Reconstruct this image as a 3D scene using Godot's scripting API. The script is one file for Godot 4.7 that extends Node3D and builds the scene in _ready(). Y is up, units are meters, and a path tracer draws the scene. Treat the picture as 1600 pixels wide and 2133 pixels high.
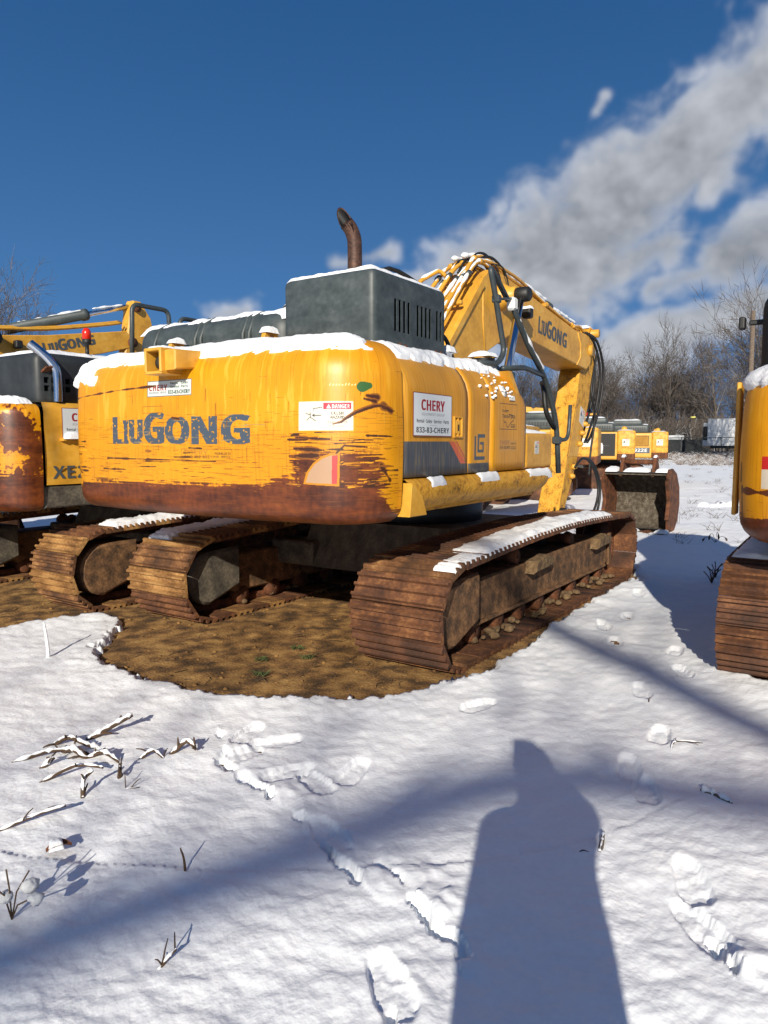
extends Node3D
# A row of stored excavators on a snowy lot, low winter sun behind the photographer.
# Machine frame: lat = metres to the machine's right, f = metres forward, y = up.
const YAW := 0.593412                      # all machines of the row point 34 degrees right of the view
const MAIN := Vector3(0.378, 0.0, -8.15)
const SUN_AZ := 0.1902                     # the light travels 10.9 degrees right of the view
const SUN_EL := 0.4084                     # 23.4 degrees high
var FW := Vector3(sin(YAW), 0, -cos(YAW))
var RT := Vector3(cos(YAW), 0, sin(YAW))
var M := {}
var rng := RandomNumberGenerator.new()
var names := {}
var noise_a := FastNoiseLite.new()
var noise_b := FastNoiseLite.new()
var noise_c := FastNoiseLite.new()

func mw(l, y, f): return MAIN + RT * l + FW * f + Vector3(0, y, 0)
func P(l, y, f): return Vector3(l, y, -f)
func to_sun(): return Vector3(-sin(SUN_AZ) * cos(SUN_EL), sin(SUN_EL), cos(SUN_AZ) * cos(SUN_EL))

# ---------------------------------------------------------------- mesh helpers
func S(flat = true):
	var st := SurfaceTool.new()
	st.begin(Mesh.PRIMITIVE_TRIANGLES)
	st.set_smooth_group(-1 if flat else 0)
	return st

func tri(st, a, b, c, n):
	if (b - a).cross(c - a).dot(n) < 0.0:
		var t = b; b = c; c = t
	st.add_vertex(a); st.add_vertex(c); st.add_vertex(b)

func quad(st, a, b, c, d, n):
	tri(st, a, b, c, n); tri(st, a, c, d, n)

func obj(called, st, m, parent = self):
	st.generate_normals()
	st.index()
	var o := MeshInstance3D.new()
	o.mesh = st.commit()
	o.material_override = m
	return put(called, o, parent)

func put(called, o, parent = self):
	if parent == self:
		o.name = numbered(called)
		add_child(o)
	else:
		o.name = called
		parent.add_child(o, true)
	return o

func numbered(called):
	var n = names.get(called, -1) + 1
	names[called] = n
	return called if n == 0 else "%s_%03d" % [called, n]

func thing(called, label, category, at = Vector3.ZERO, turn = 0.0, group = ""):
	var o := Node3D.new()
	put(called, o)
	o.position = at; o.rotation.y = turn
	tag(o, label, category, group)
	return o

func tag(o, label, category, group = ""):
	o.set_meta("label", label); o.set_meta("category", category)
	if group != "": o.set_meta("group", group)
	return o

# box with chamfered edges
func box(st, c, size, b = 0.01, basis = Basis()):
	var h = size * 0.5
	b = minf(b, minf(h.x, minf(h.y, h.z)) * 0.45)
	var v = func(ax, s):   # s = signs, ax = the axis whose face the point lies on
		var p := Vector3()
		for i in 3: p[i] = s[i] * (h[i] if i == ax else h[i] - b)
		return c + basis * p
	for ax in 3:
		var j = (ax + 1) % 3
		var k = (ax + 2) % 3
		for s in [-1, 1]:
			var q = []
			for t in [[-1, -1], [1, -1], [1, 1], [-1, 1]]:
				var sg = [0, 0, 0]; sg[ax] = s; sg[j] = t[0]; sg[k] = t[1]
				q.append(v.call(ax, sg))
			var n := Vector3(); n[ax] = s
			quad(st, q[0], q[1], q[2], q[3], basis * n)
			for t in [-1, 1]:     # edges between faces ax and j
				var e0 = [0, 0, 0]; e0[ax] = s; e0[j] = t; e0[k] = -1
				var e1 = e0.duplicate(); e1[k] = 1
				var n2 := Vector3(); n2[ax] = s; n2[j] = t
				quad(st, v.call(ax, e0), v.call(ax, e1), v.call(j, e1), v.call(j, e0), basis * n2)
	for s in 8:
		var sg = [1 if s & 1 else -1, 1 if s & 2 else -1, 1 if s & 4 else -1]
		tri(st, v.call(0, sg), v.call(1, sg), v.call(2, sg), basis * Vector3(sg[0], sg[1], sg[2]))

func inset_poly(poly, b):
	var n = poly.size()
	var out = []
	for i in n:
		var a = poly[(i + n - 1) % n]; var c = poly[i]; var d = poly[(i + 1) % n]
		var e1 = (c - a).normalized(); var e2 = (d - c).normalized()
		var n1 = Vector2(-e1.y, e1.x); var n2 = Vector2(-e2.y, e2.x)
		var m = (n1 + n2)
		var k = maxf(m.length_squared() * 0.5, 0.35)
		out.append(c + m / k * b)
	return out

# extrude a polygon of Vector2(f, y) across lat x0..x1, edges chamfered by b
func prism(st, poly, x0, x1, b = 0.0):
	poly = Array(poly)
	var area = 0.0
	for i in poly.size():
		var p = poly[i]; var q = poly[(i + 1) % poly.size()]
		area += p.x * q.y - q.x * p.y
	if area < 0: poly.reverse()
	var inner = inset_poly(poly, b) if b > 0 else poly
	var idx = Geometry2D.triangulate_polygon(PackedVector2Array(inner))
	for k in range(0, idx.size(), 3):
		var a = inner[idx[k]]; var c = inner[idx[k + 1]]; var d = inner[idx[k + 2]]
		tri(st, P(x1, a.y, a.x), P(x1, c.y, c.x), P(x1, d.y, d.x), Vector3.RIGHT)
		tri(st, P(x0, a.y, a.x), P(x0, c.y, c.x), P(x0, d.y, d.x), Vector3.LEFT)
	for i in poly.size():
		var j = (i + 1) % poly.size()
		var e = poly[j] - poly[i]
		var n = P(0, -e.x, e.y)
		quad(st, P(x0 + b, poly[i].y, poly[i].x), P(x1 - b, poly[i].y, poly[i].x), P(x1 - b, poly[j].y, poly[j].x), P(x0 + b, poly[j].y, poly[j].x), n)
		if b > 0:
			quad(st, P(x1 - b, poly[i].y, poly[i].x), P(x1 - b, poly[j].y, poly[j].x), P(x1, inner[j].y, inner[j].x), P(x1, inner[i].y, inner[i].x), n + Vector3.RIGHT * 0.3)
			quad(st, P(x0 + b, poly[i].y, poly[i].x), P(x0 + b, poly[j].y, poly[j].x), P(x0, inner[j].y, inner[j].x), P(x0, inner[i].y, inner[i].x), n + Vector3.LEFT * 0.3)

# swept round bar; rad = number or array
func tube(st, pts, rad, sides = 8, cap = true):
	var n = pts.size()
	var rings = []
	var d0 = (pts[1] - pts[0]).normalized()
	var side = d0.cross(Vector3.UP if absf(d0.y) < 0.9 else Vector3.RIGHT).normalized()
	for i in n:
		var d = (pts[mini(i + 1, n - 1)] - pts[maxi(i - 1, 0)]).normalized()
		side = (side - d * side.dot(d)).normalized()
		var up = d.cross(side)
		var r = rad[i] if rad is Array else rad
		var ring = PackedVector3Array()
		for k in sides:
			var t = TAU * k / sides
			ring.append(pts[i] + (side * cos(t) + up * sin(t)) * r)
		rings.append(ring)
	for i in n - 1:
		for k in sides:
			var k2 = (k + 1) % sides
			var a = rings[i][k]; var b = rings[i][k2]; var c = rings[i + 1][k2]; var d = rings[i + 1][k]
			var nn = (a + b + c + d) * 0.25 - (pts[i] + pts[i + 1]) * 0.5
			quad(st, a, b, c, d, nn)
	if cap:
		for e in [0, n - 1]:
			var nn = pts[0] - pts[1] if e == 0 else pts[n - 1] - pts[n - 2]
			for k in sides:
				tri(st, pts[e], rings[e][k], rings[e][(k + 1) % sides], nn)

# smooth curve through control points
func curve(ctrl, per = 5):
	var out = []
	var n = ctrl.size()
	for i in n - 1:
		var a = ctrl[maxi(i - 1, 0)]; var b = ctrl[i]; var c = ctrl[i + 1]; var d = ctrl[mini(i + 2, n - 1)]
		for k in per:
			var t = float(k) / per
			out.append(b.cubic_interpolate(c, a, d, t))
	out.append(ctrl[n - 1])
	return out

# corner-rounded path of straight bars (hand rails)
func bent(ctrl, r = 0.06):
	var out = [ctrl[0]]
	for i in range(1, ctrl.size() - 1):
		var a = ctrl[i] + (ctrl[i - 1] - ctrl[i]).limit_length(minf(r, 0.45 * ctrl[i].distance_to(ctrl[i - 1])))
		var c = ctrl[i] + (ctrl[i + 1] - ctrl[i]).limit_length(minf(r, 0.45 * ctrl[i].distance_to(ctrl[i + 1])))
		for k in 5:
			var t = k / 4.0
			out.append(a.lerp(ctrl[i], t).lerp(ctrl[i].lerp(c, t), t))
	out.append(ctrl[-1])
	return out

# rows: array of arrays of points; uv rows optional; out = rough outward direction of the whole sheet
func sheet(st, rows, uvs = null, flip = false):
	for i in rows.size() - 1:
		for k in rows[i].size() - 1:
			var q = [[i, k], [i, k + 1], [i + 1, k + 1], [i + 1, k]]
			if flip: q = [q[0], q[3], q[2], q[1]]
			for t in [[0, 2, 1], [0, 3, 2]]:
				for m in t:
					if uvs != null: st.set_uv(uvs[q[m][0]][q[m][1]])
					st.add_vertex(rows[q[m][0]][q[m][1]])

# lathe round an axis from a to b: stations [along, radius]
func lathe(st, a, b, prof, sides = 20):
	var ax = (b - a).normalized()
	var s = ax.cross(Vector3.UP if absf(ax.y) < 0.9 else Vector3.RIGHT).normalized()
	var u = ax.cross(s)
	for i in prof.size() - 1:
		for k in sides:
			var t0 = TAU * k / sides; var t1 = TAU * (k + 1) / sides
			var c0 = s * cos(t0) + u * sin(t0); var c1 = s * cos(t1) + u * sin(t1)
			var p = prof[i]; var q = prof[i + 1]
			var n = (c0 + c1) * (q[0] - p[0]) - ax * (q[1] - p[1]) * 2.0
			quad(st, a + ax * p[0] + c0 * p[1], a + ax * p[0] + c1 * p[1], a + ax * q[0] + c1 * q[1], a + ax * q[0] + c0 * q[1], n)

# lying snow: a lumpy sheet over base(u, v) -> point, raised along nrm by an uneven thickness that dies out at ragged edges
func snow(called, parent, nu, nv, base, nrm, thick, seed_, ragged = 0.5, edge = 0.12):
	var nz := FastNoiseLite.new(); nz.seed = seed_; nz.frequency = 1.0; nz.fractal_octaves = 3
	var rows = []
	for i in nu + 1:
		var row = PackedVector3Array()
		for k in nv + 1:
			var u = float(i) / nu; var v = float(k) / nv
			var p = base.call(u, v)
			var n = nrm.call(u, v) if nrm is Callable else nrm
			var e = minf(minf(u, 1 - u) * maxf(nu / float(nv), 1.0), minf(v, 1 - v) * maxf(nv / float(nu), 1.0)) / edge
			e += (nz.get_noise_3dv(p * 6.0) + 0.5 * nz.get_noise_3dv(p * 19.0)) * ragged * 2.0 - ragged * 0.35
			if i == 0 or k == 0 or i == nu or k == nv: e = minf(e, 0.0)
			var t = 0.0
			if e > 0:
				t = thick * sqrt(minf(e, 1.0)) * (0.8 + 0.55 * nz.get_noise_3dv(p * 3.3 + Vector3(7, 0, 3)) + 0.14 * nz.get_noise_3dv(p * 24.0))
				t = maxf(t, 0.004)
			else:
				t = -0.018
			row.append(p + n * t)
		rows.append(row)
	var st = S(false)
	var a = rows[nu / 2][nv / 2]; var b = rows[nu / 2][nv / 2 + 1]; var c = rows[nu / 2 + 1][nv / 2]
	var n0 = nrm.call(0.5, 0.5) if nrm is Callable else nrm
	sheet(st, rows, null, (b - a).cross(c - a).dot(n0) < 0)
	return obj(called, st, M.snow, parent)

# ---------------------------------------------------------------- textures
class Tx:
	var w: int
	var h: int
	var d: PackedByteArray
	func _init(w_, h_, c = Color8(255, 255, 255)):
		w = w_; h = h_
		var im := Image.create(w, h, false, Image.FORMAT_RGB8)
		im.fill(c)
		d = im.get_data()
	func mix(x: int, y: int, c: Color, a: float):
		if x < 0 or y < 0 or x >= w or y >= h: return
		var i = (y * w + x) * 3
		d[i] = int(lerpf(d[i], c.r8, a)); d[i + 1] = int(lerpf(d[i + 1], c.g8, a)); d[i + 2] = int(lerpf(d[i + 2], c.b8, a))
	func rect(x0, y0, x1, y1, c: Color, a = 1.0):
		for y in range(int(y0), int(y1)):
			for x in range(int(x0), int(x1)): mix(x, y, c, a)
	func poly(pts: PackedVector2Array, c: Color, a = 1.0):
		var lo = pts[0]; var hi = pts[0]
		for p in pts: lo = lo.min(p); hi = hi.max(p)
		for y in range(int(lo.y), int(hi.y) + 1):
			for x in range(int(lo.x), int(hi.x) + 1):
				if Geometry2D.is_point_in_polygon(Vector2(x + 0.5, y + 0.5), pts): mix(x, y, c, a)
	func line(a: Vector2, b: Vector2, r: float, c: Color, al = 1.0, nz = null):
		var n = int(a.distance_to(b)) + 1
		for k in n + 1:
			var p = a.lerp(b, float(k) / n)
			var rr = r
			if nz != null: rr *= clampf(1.0 + 1.5 * nz.get_noise_2d(p.x * 0.25, p.y * 0.25) + 0.5 * nz.get_noise_2d(p.x * 8.0, p.y * 8.0), 0.12, 2.0)
			for y in range(int(p.y - rr), int(p.y + rr) + 1):
				for x in range(int(p.x - rr), int(p.x + rr) + 1):
					if Vector2(x - p.x, y - p.y).length() <= maxf(rr, 0.6): mix(x, y, c, al)
	func tex():
		var im := Image.create_from_data(w, h, false, Image.FORMAT_RGB8, d)
		im.generate_mipmaps()
		return ImageTexture.create_from_image(im)

var font_cache := {}
func text_tris(text, weight, face = "Droid Sans"):
	var key = [text, weight, face]
	if not font_cache.has(key):
		var sf := SystemFont.new()
		sf.font_names = PackedStringArray([face]); sf.font_weight = weight
		var tm := TextMesh.new()
		tm.font = sf; tm.font_size = 64; tm.pixel_size = 0.01; tm.depth = 0.0; tm.text = text
		var arr = tm.get_mesh_arrays()
		var v: PackedVector3Array = arr[Mesh.ARRAY_VERTEX]
		var out = PackedVector2Array()
		var idx = arr[Mesh.ARRAY_INDEX]
		if idx != null and idx.size() > 0:
			for i in idx: out.append(Vector2(v[i].x, v[i].y))
		else:
			for p in v: out.append(Vector2(p.x, p.y))
		font_cache[key] = out
	return font_cache[key]

# print text into a texture: left end, baseline and height of a capital in pixels
func print_text(tx, text, x, y, cap, col, weight = 700, fit = 0.0, wear = null, thr = 2.0, bold = 0.0, face = "Droid Sans"):
	var base = 1e9; var top = -1e9
	for p in text_tris("H", weight, face): base = minf(base, p.y); top = maxf(top, p.y)
	var t = text_tris(text, weight, face)
	var lo = 1e9; var hi = -1e9
	for p in t: lo = minf(lo, p.x); hi = maxf(hi, p.x)
	var sy = cap / (top - base)
	var sx = sy if fit <= 0.0 else fit / (hi - lo)
	for ox in ([0.0] if bold <= 0.0 else [-bold, 0.0, bold]):
		for i in range(0, t.size(), 3):
			var a = Vector2(x + (t[i].x - lo) * sx + ox, y - (t[i].y - base) * sy)
			var b = Vector2(x + (t[i + 1].x - lo) * sx + ox, y - (t[i + 1].y - base) * sy)
			var c = Vector2(x + (t[i + 2].x - lo) * sx + ox, y - (t[i + 2].y - base) * sy)
			var ar = (b - a).cross(c - a)
			if absf(ar) < 1e-6: continue
			for py in range(int(floor(minf(a.y, minf(b.y, c.y)))), int(ceil(maxf(a.y, maxf(b.y, c.y)))) + 1):
				for px in range(int(floor(minf(a.x, minf(b.x, c.x)))), int(ceil(maxf(a.x, maxf(b.x, c.x)))) + 1):
					var p = Vector2(px + 0.5, py + 0.5)
					var w0 = (b - p).cross(c - p) / ar; var w1 = (c - p).cross(a - p) / ar
					if w0 >= -0.02 and w1 >= -0.02 and 1.0 - w0 - w1 >= -0.02:
						if wear == null or wear.get_noise_2d(px, py) < thr: tx.mix(px, py, col, 1.0)
	return (hi - lo) * sx

# the maker's wordmark: small capitals with a tall L and G (letter, start, width, height)
const WORD := [["L", 0.006, 0.075, 1.0], ["I", 0.104, 0.030, 0.87], ["U", 0.158, 0.100, 0.86], ["G", 0.284, 0.145, 1.1], ["O", 0.452, 0.158, 0.92], ["N", 0.642, 0.150, 0.93], ["G", 0.836, 0.155, 0.95]]
func wordmark(tx, x, y, cap, width, col, wear = null, thr = 2.0):
	for q in WORD:
		print_text(tx, q[0], x + width * q[1], y, cap * q[3], col, 700, width * q[2], wear, thr, width * 0.009)

# seamless mottled texture: two noises through a colour ramp
func ntex(size, seed_, freq, freq2, w2, stops, stretch = 1.0):
	var n1 := FastNoiseLite.new(); n1.seed = seed_; n1.frequency = freq; n1.fractal_octaves = 5
	var n2 := FastNoiseLite.new(); n2.seed = seed_ + 9; n2.frequency = freq2; n2.fractal_octaves = 3
	var a = n1.get_seamless_image(size, int(size * stretch)); var b = n2.get_seamless_image(size, size)
	if stretch != 1.0: a.resize(size, size)
	var da = a.get_data(); var db = b.get_data()
	var lut = []
	var g := Gradient.new()
	g.offsets = PackedFloat32Array(stops.map(func(s): return s[0]))
	g.colors = PackedColorArray(stops.map(func(s): return Color(s[1])))
	for i in 256:
		var c = g.sample(i / 255.0); lut.append([c.r8, c.g8, c.b8])
	var d := PackedByteArray(); d.resize(size * size * 3)
	for i in size * size:
		var v = clampi(int(da[i] * (1.0 - w2) + db[i] * w2), 0, 255)
		var c = lut[v]
		d[i * 3] = c[0]; d[i * 3 + 1] = c[1]; d[i * 3 + 2] = c[2]
	var im := Image.create_from_data(size, size, false, Image.FORMAT_RGB8, d)
	im.generate_mipmaps()
	return ImageTexture.create_from_image(im)

func htex(size, seed_, freq, oct = 4):
	var n1 := FastNoiseLite.new(); n1.seed = seed_; n1.frequency = freq; n1.fractal_octaves = oct
	return ImageTexture.create_from_image(n1.get_seamless_image(size, size))

func mat(tex, rough = 0.8, metal = 0.0, scale = 1.0, col = Color.WHITE, world = false, relief = null, cm = 0.2):
	var m := StandardMaterial3D.new()
	m.albedo_color = col; m.roughness = rough; m.metallic = metal
	if tex != null: m.albedo_texture = tex
	if scale > 0:
		m.uv1_triplanar = true; m.uv1_world_triplanar = world
		m.uv1_scale = Vector3.ONE * scale
	if relief != null:
		m.heightmap_enabled = true; m.heightmap_texture = relief; m.heightmap_scale = cm
	return m

# ---------------------------------------------------------------- sky, sun, camera
func smooth(a, b, x): return smoothstep(a, b, x)

func make_sky():
	var w = 2048; var h = 1024
	var buf := PackedFloat32Array(); buf.resize(w * h * 3)
	var nz := FastNoiseLite.new(); nz.seed = 11; nz.frequency = 1.0; nz.fractal_octaves = 5; nz.fractal_gain = 0.55
	var warp := FastNoiseLite.new(); warp.seed = 31; warp.frequency = 1.0; warp.fractal_octaves = 3
	# cloud streaks: start and end in (azimuth, elevation) degrees, half width, density
	var streaks = [
		[Vector2(8, 11.5), Vector2(15, 13.5), 4.3, 1.0], [Vector2(12, 13.5), Vector2(18, 17), 4.2, 1.0], [Vector2(16, 16.5), Vector2(22.5, 19.5), 3.3, 0.95], [Vector2(21, 20), Vector2(28, 23.5), 2.5, 0.85], [Vector2(27, 23), Vector2(37, 29), 3.0, 0.85],
		[Vector2(20, 11.0), Vector2(26, 12.5), 1.6, 0.62], [Vector2(25, 12.8), Vector2(42, 15.5), 2.7, 0.95], [Vector2(15, 12), Vector2(21, 14), 2.8, 0.7],
		[Vector2(16, 5.2), Vector2(21, 7.4), 2.3, 1.0], [Vector2(21, 7.6), Vector2(27, 9.8), 1.7, 0.85],
		[Vector2(-4, 13.4), Vector2(0.5, 14.3), 0.9, 0.55], [Vector2(-13, 9.4), Vector2(-10.5, 9.9), 0.9, 0.5], [Vector2(1.4, 12.2), Vector2(3, 12.6), 0.6, 0.5], [Vector2(15.7, 22.8), Vector2(16.3, 23.7), 0.5, 0.5]]
	for k in 23:
		var az = 52.0 + k * 10.6
		streaks.append([Vector2(az, 8.0 + fmod(k * 7.3, 34.0)), Vector2(az + 13.0, 12.0 + fmod(k * 7.3, 34.0)), 3.4 + fmod(k * 1.7, 2.4), 1.0])
	for y in h:
		var el = 90.0 - (y + 0.5) / h * 180.0
		var t = pow(clampf(1.0 - maxf(sin(deg_to_rad(el)), 0.0), 0.0, 1.0), 2.6)
		var r0 = lerpf(0.007, 0.080, t); var g0 = lerpf(0.052, 0.215, t); var b0 = lerpf(0.165, 0.455, t)
		if el < 0: r0 = 0.30; g0 = 0.33; b0 = 0.38
		for x in w:
			var r = r0; var g = g0; var b = b0
			if el > -1.0 and el < 60.0:
				var az = (x + 0.5) / w * 360.0
				if az > 180: az -= 360
				var den = 0.0
				var near = false
				var q := Vector2(az, el)
				for s in streaks:
					var a2 = s[0]; var d2 = s[1] - s[0]
					var pa = Vector2(wrapf(az - a2.x, -180, 180), el - a2.y)
					if absf(pa.x) > 34.0: continue
					var tt = clampf(pa.dot(d2) / d2.length_squared(), 0.0, 1.0)
					var dist = (pa - d2 * tt).length() / s[2]
					if dist < 2.0:
						near = true
						den = maxf(den, (1.0 - dist * 0.62) * s[3])
				if near:
					var c3 = Vector3(cos(deg_to_rad(az)), el * 0.021, sin(deg_to_rad(az))) * 6.0
					var wv = warp.get_noise_3dv(c3 * 1.3) * 0.35
					var n = nz.get_noise_3d(c3.x + wv, c3.y * 1.2 + wv, c3.z - wv)
					var n2 = nz.get_noise_3dv(c3 * 3.3 + Vector3(5, 5, 5))
					den = smoothstep(0.14, 0.70, den + n * 0.44 + n2 * 0.16)
					var shade = clampf(0.78 + n * 0.35 + n2 * 0.22 - 0.25 * smoothstep(0.55, 1.0, den), 0.35, 1.1)
					r = lerpf(r, 0.54 * shade + 0.03, den * 0.95); g = lerpf(g, 0.55 * shade + 0.04, den * 0.95); b = lerpf(b, 0.575 * shade + 0.055, den * 0.95)
			var i = (y * w + x) * 3
			buf[i] = r; buf[i + 1] = g; buf[i + 2] = b
	var im := Image.create_from_data(w, h, false, Image.FORMAT_RGBF, buf.to_byte_array())
	var sm := PanoramaSkyMaterial.new()
	sm.panorama = ImageTexture.create_from_image(im)
	return sm

func setup_view():
	var cam := Camera3D.new()
	cam.name = "camera"
	cam.position = Vector3(0, 1.75, 0)
	cam.rotation_degrees = Vector3(-5.54, 0, 0)
	cam.fov = 70.85
	cam.near = 0.05; cam.far = 3000.0
	add_child(cam)
	cam.current = true
	var env := Environment.new()
	env.background_mode = Environment.BG_SKY
	env.sky = Sky.new()
	env.sky.sky_material = make_sky()
	env.background_energy_multiplier = 1.0
	env.tonemap_mode = Environment.TONE_MAPPER_LINEAR
	env.tonemap_exposure = 1.3
	env.ambient_light_source = Environment.AMBIENT_SOURCE_SKY
	env.sdfgi_enabled = true; env.ssao_enabled = true; env.ssil_enabled = true
	var we := WorldEnvironment.new()
	we.name = "environment"; we.environment = env
	add_child(we)
	var sun := DirectionalLight3D.new()
	sun.name = "sun"
	sun.light_energy = 1.5
	sun.light_color = Color(1.0, 0.965, 0.905)
	sun.light_angular_distance = 0.53
	sun.shadow_enabled = true
	add_child(sun)
	sun.look_at_from_position(to_sun() * 50.0, Vector3.ZERO)

# ---------------------------------------------------------------- materials
func make_materials():
	noise_a.seed = 3; noise_a.frequency = 1.0; noise_a.fractal_octaves = 4
	noise_b.seed = 17; noise_b.frequency = 1.0; noise_b.fractal_octaves = 3
	noise_c.seed = 29; noise_c.frequency = 1.0; noise_c.fractal_octaves = 2
	var grain = htex(512, 5, 0.03, 5)
	var rough_h = htex(512, 6, 0.05, 5)
	M.snow = mat(ntex(512, 71, 0.01, 0.06, 0.4, [[0.0, "dfe3e8"], [0.5, "e7e9eb"], [1.0, "eeeeed"]]), 0.75, 0, 0.9, Color.WHITE, true, htex(512, 8, 0.09, 4), 0.35)
	M.field = mat(ntex(512, 73, 0.012, 0.08, 0.5, [[0.0, "e4e8ec"], [0.5, "eef0f2"], [1.0, "f5f5f4"]]), 0.8, 0, 0.55, Color.WHITE, true, htex(1024, 9, 0.06, 6), 0.2)
	M.dirt = mat(ntex(1024, 41, 0.006, 0.09, 0.4, [[0.2, "35250f"], [0.38, "5e421f"], [0.5, "856133"], [0.64, "9c7742"], [0.85, "b69158"]]), 0.95, 0, 0.55, Color.WHITE, true, htex(512, 42, 0.10, 4), 0.5)
	M.yellow = mat(ntex(512, 51, 0.006, 0.03, 0.4, [[0.15, "b4822a"], [0.4, "c99330"], [0.6, "d39d36"], [0.85, "d9aa4e"]]), 0.45, 0, 0.7, Color.WHITE, false, grain, 0.02)
	M.yellow_dirty = mat(ntex(512, 53, 0.012, 0.06, 0.5, [[0.18, "4a3416"], [0.33, "a8741a"], [0.5, "cd9426"], [0.7, "d7a236"], [0.9, "d9ac55"]]), 0.55, 0, 0.9, Color.WHITE, false, grain, 0.03)
	M.grey = mat(ntex(512, 55, 0.008, 0.04, 0.35, [[0.2, "2e3536"], [0.45, "394142"], [0.6, "404849"], [0.85, "4e5555"]], 2.0), 0.5, 0, 0.8, Color.WHITE, false, grain, 0.02)
	M.darkgrey = mat(ntex(256, 57, 0.01, 0.05, 0.35, [[0.2, "1f2325"], [0.5, "282c2f"], [0.85, "33383a"]]), 0.5, 0, 0.8)
	M.rail = mat(ntex(256, 58, 0.01, 0.05, 0.35, [[0.2, "2e3436"], [0.5, "3a4143"], [0.85, "474e4f"]]), 0.45, 0.1, 1.0)
	M.black = mat(null, 0.6, 0, 0, Color(0.012, 0.012, 0.013))
	M.rubber = mat(null, 0.55, 0, 0, Color(0.10, 0.10, 0.10))
	M.chrome = mat(null, 0.16, 1.0, 0, Color(0.80, 0.82, 0.85))
	M.glass = mat(null, 0.06, 0.0, 0, Color(0.06, 0.08, 0.09))
	M.rust = mat(ntex(512, 61, 0.012, 0.07, 0.45, [[0.15, "2b1a10"], [0.4, "4f2f1b"], [0.6, "6f4226"], [0.85, "8f5c36"]]), 0.85, 0.1, 1.0, Color.WHITE, false, rough_h, 0.08)
	M.rust_pipe = mat(ntex(256, 63, 0.02, 0.08, 0.45, [[0.2, "2a1d18"], [0.5, "4b342a"], [0.8, "694a3a"]]), 0.6, 0.4, 2.0)
	M.shoe = []
	var sc = [["38231a", "543420", "6b4429", "9a6c40"], ["4a3218", "73502a", "926a3c", "b38a54"], ["301f16", "4a2f1f", "5c3a26", "7c5435"], ["38261a", "583a22", "6f4a2c", "9a7245"]]
	for k in 4:
		M.shoe.append(mat(ntex(512, 80 + k, 0.006, 0.05, 0.3, [[0.15, sc[k][0]], [0.42, sc[k][1]], [0.6, sc[k][2]], [0.85, sc[k][3]]]), 0.8, 0.15, 0.9, Color.WHITE, false, rough_h, 0.07))
	M.frame = mat(ntex(512, 91, 0.01, 0.05, 0.4, [[0.15, "32251a"], [0.4, "573f29"], [0.6, "735336"], [0.85, "96704a"]]), 0.85, 0.1, 1.0, Color.WHITE, false, rough_h, 0.07)
	M.frame_grey = mat(ntex(512, 92, 0.01, 0.05, 0.4, [[0.15, "37342f"], [0.45, "544e44"], [0.7, "6f6758"], [0.9, "8d8069"]]), 0.7, 0.1, 1.0)
	M.stone = mat(ntex(256, 93, 0.02, 0.08, 0.4, [[0.15, "3a2b1c"], [0.5, "614c33"], [0.85, "86704f"]]), 0.95, 0, 2.0, Color.WHITE, false, rough_h, 0.07)
	M.concrete = mat(ntex(512, 94, 0.012, 0.06, 0.45, [[0.15, "2a2018"], [0.42, "453b30"], [0.6, "5d564a"], [0.85, "8a8376"]]), 0.95, 0, 1.3, Color.WHITE, false, rough_h, 0.4)
	M.bark = mat(ntex(256, 95, 0.02, 0.09, 0.4, [[0.2, "a8a29c"], [0.5, "d0cbc6"], [0.8, "f4f2f0"]]), 0.95, 0, 0.5)
	M.bark.vertex_color_use_as_albedo = true
	M.wood = mat(ntex(256, 96, 0.02, 0.09, 0.4, [[0.2, "473c33"], [0.5, "66594d"], [0.8, "83776a"]]), 0.95, 0, 1.5)
	M.twig = mat(null, 0.9, 0, 0, Color8(74, 56, 40))
	M.weed = mat(null, 0.95, 0, 0, Color.WHITE); M.weed.vertex_color_use_as_albedo = true
	M.white = mat(ntex(256, 97, 0.01, 0.05, 0.4, [[0.2, "cfd2d2"], [0.5, "dcdedd"], [0.8, "e6e7e6"]]), 0.6, 0, 0.2)
	M.red = mat(null, 0.25, 0, 0, Color8(205, 38, 18))
	M.letter = mat(null, 0.6, 0, 0, Color8(70, 78, 84))
	M.letter_white = mat(null, 0.6, 0, 0, Color8(215, 216, 212))
	M.orange = mat(null, 0.5, 0, 0, Color8(214, 98, 60))
	M.navy = mat(ntex(256, 98, 0.02, 0.06, 0.4, [[0.2, "39414e"], [0.5, "47505c"], [0.8, "5a6066"]], 3.0), 0.6, 0, 1.5)
	M.tarp = mat(ntex(256, 99, 0.03, 0.08, 0.4, [[0.2, "16181a"], [0.5, "222527"], [0.8, "303335"]]), 0.9, 0, 0.6)
	M.skin = mat(null, 0.7, 0, 0, Color8(190, 145, 120))
	M.coat = mat(null, 0.9, 0, 0, Color8(52, 56, 64))
	M.lamp = mat(null, 0.4, 0, 0, Color8(225, 215, 120))
	M.blue = mat(null, 0.55, 0, 0, Color8(70, 86, 170))

func uvmat(tex, rough = 0.45, relief = null, cm = 0.02):
	return mat(tex, rough, 0.0, 0, Color.WHITE, false, relief, cm)

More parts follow.
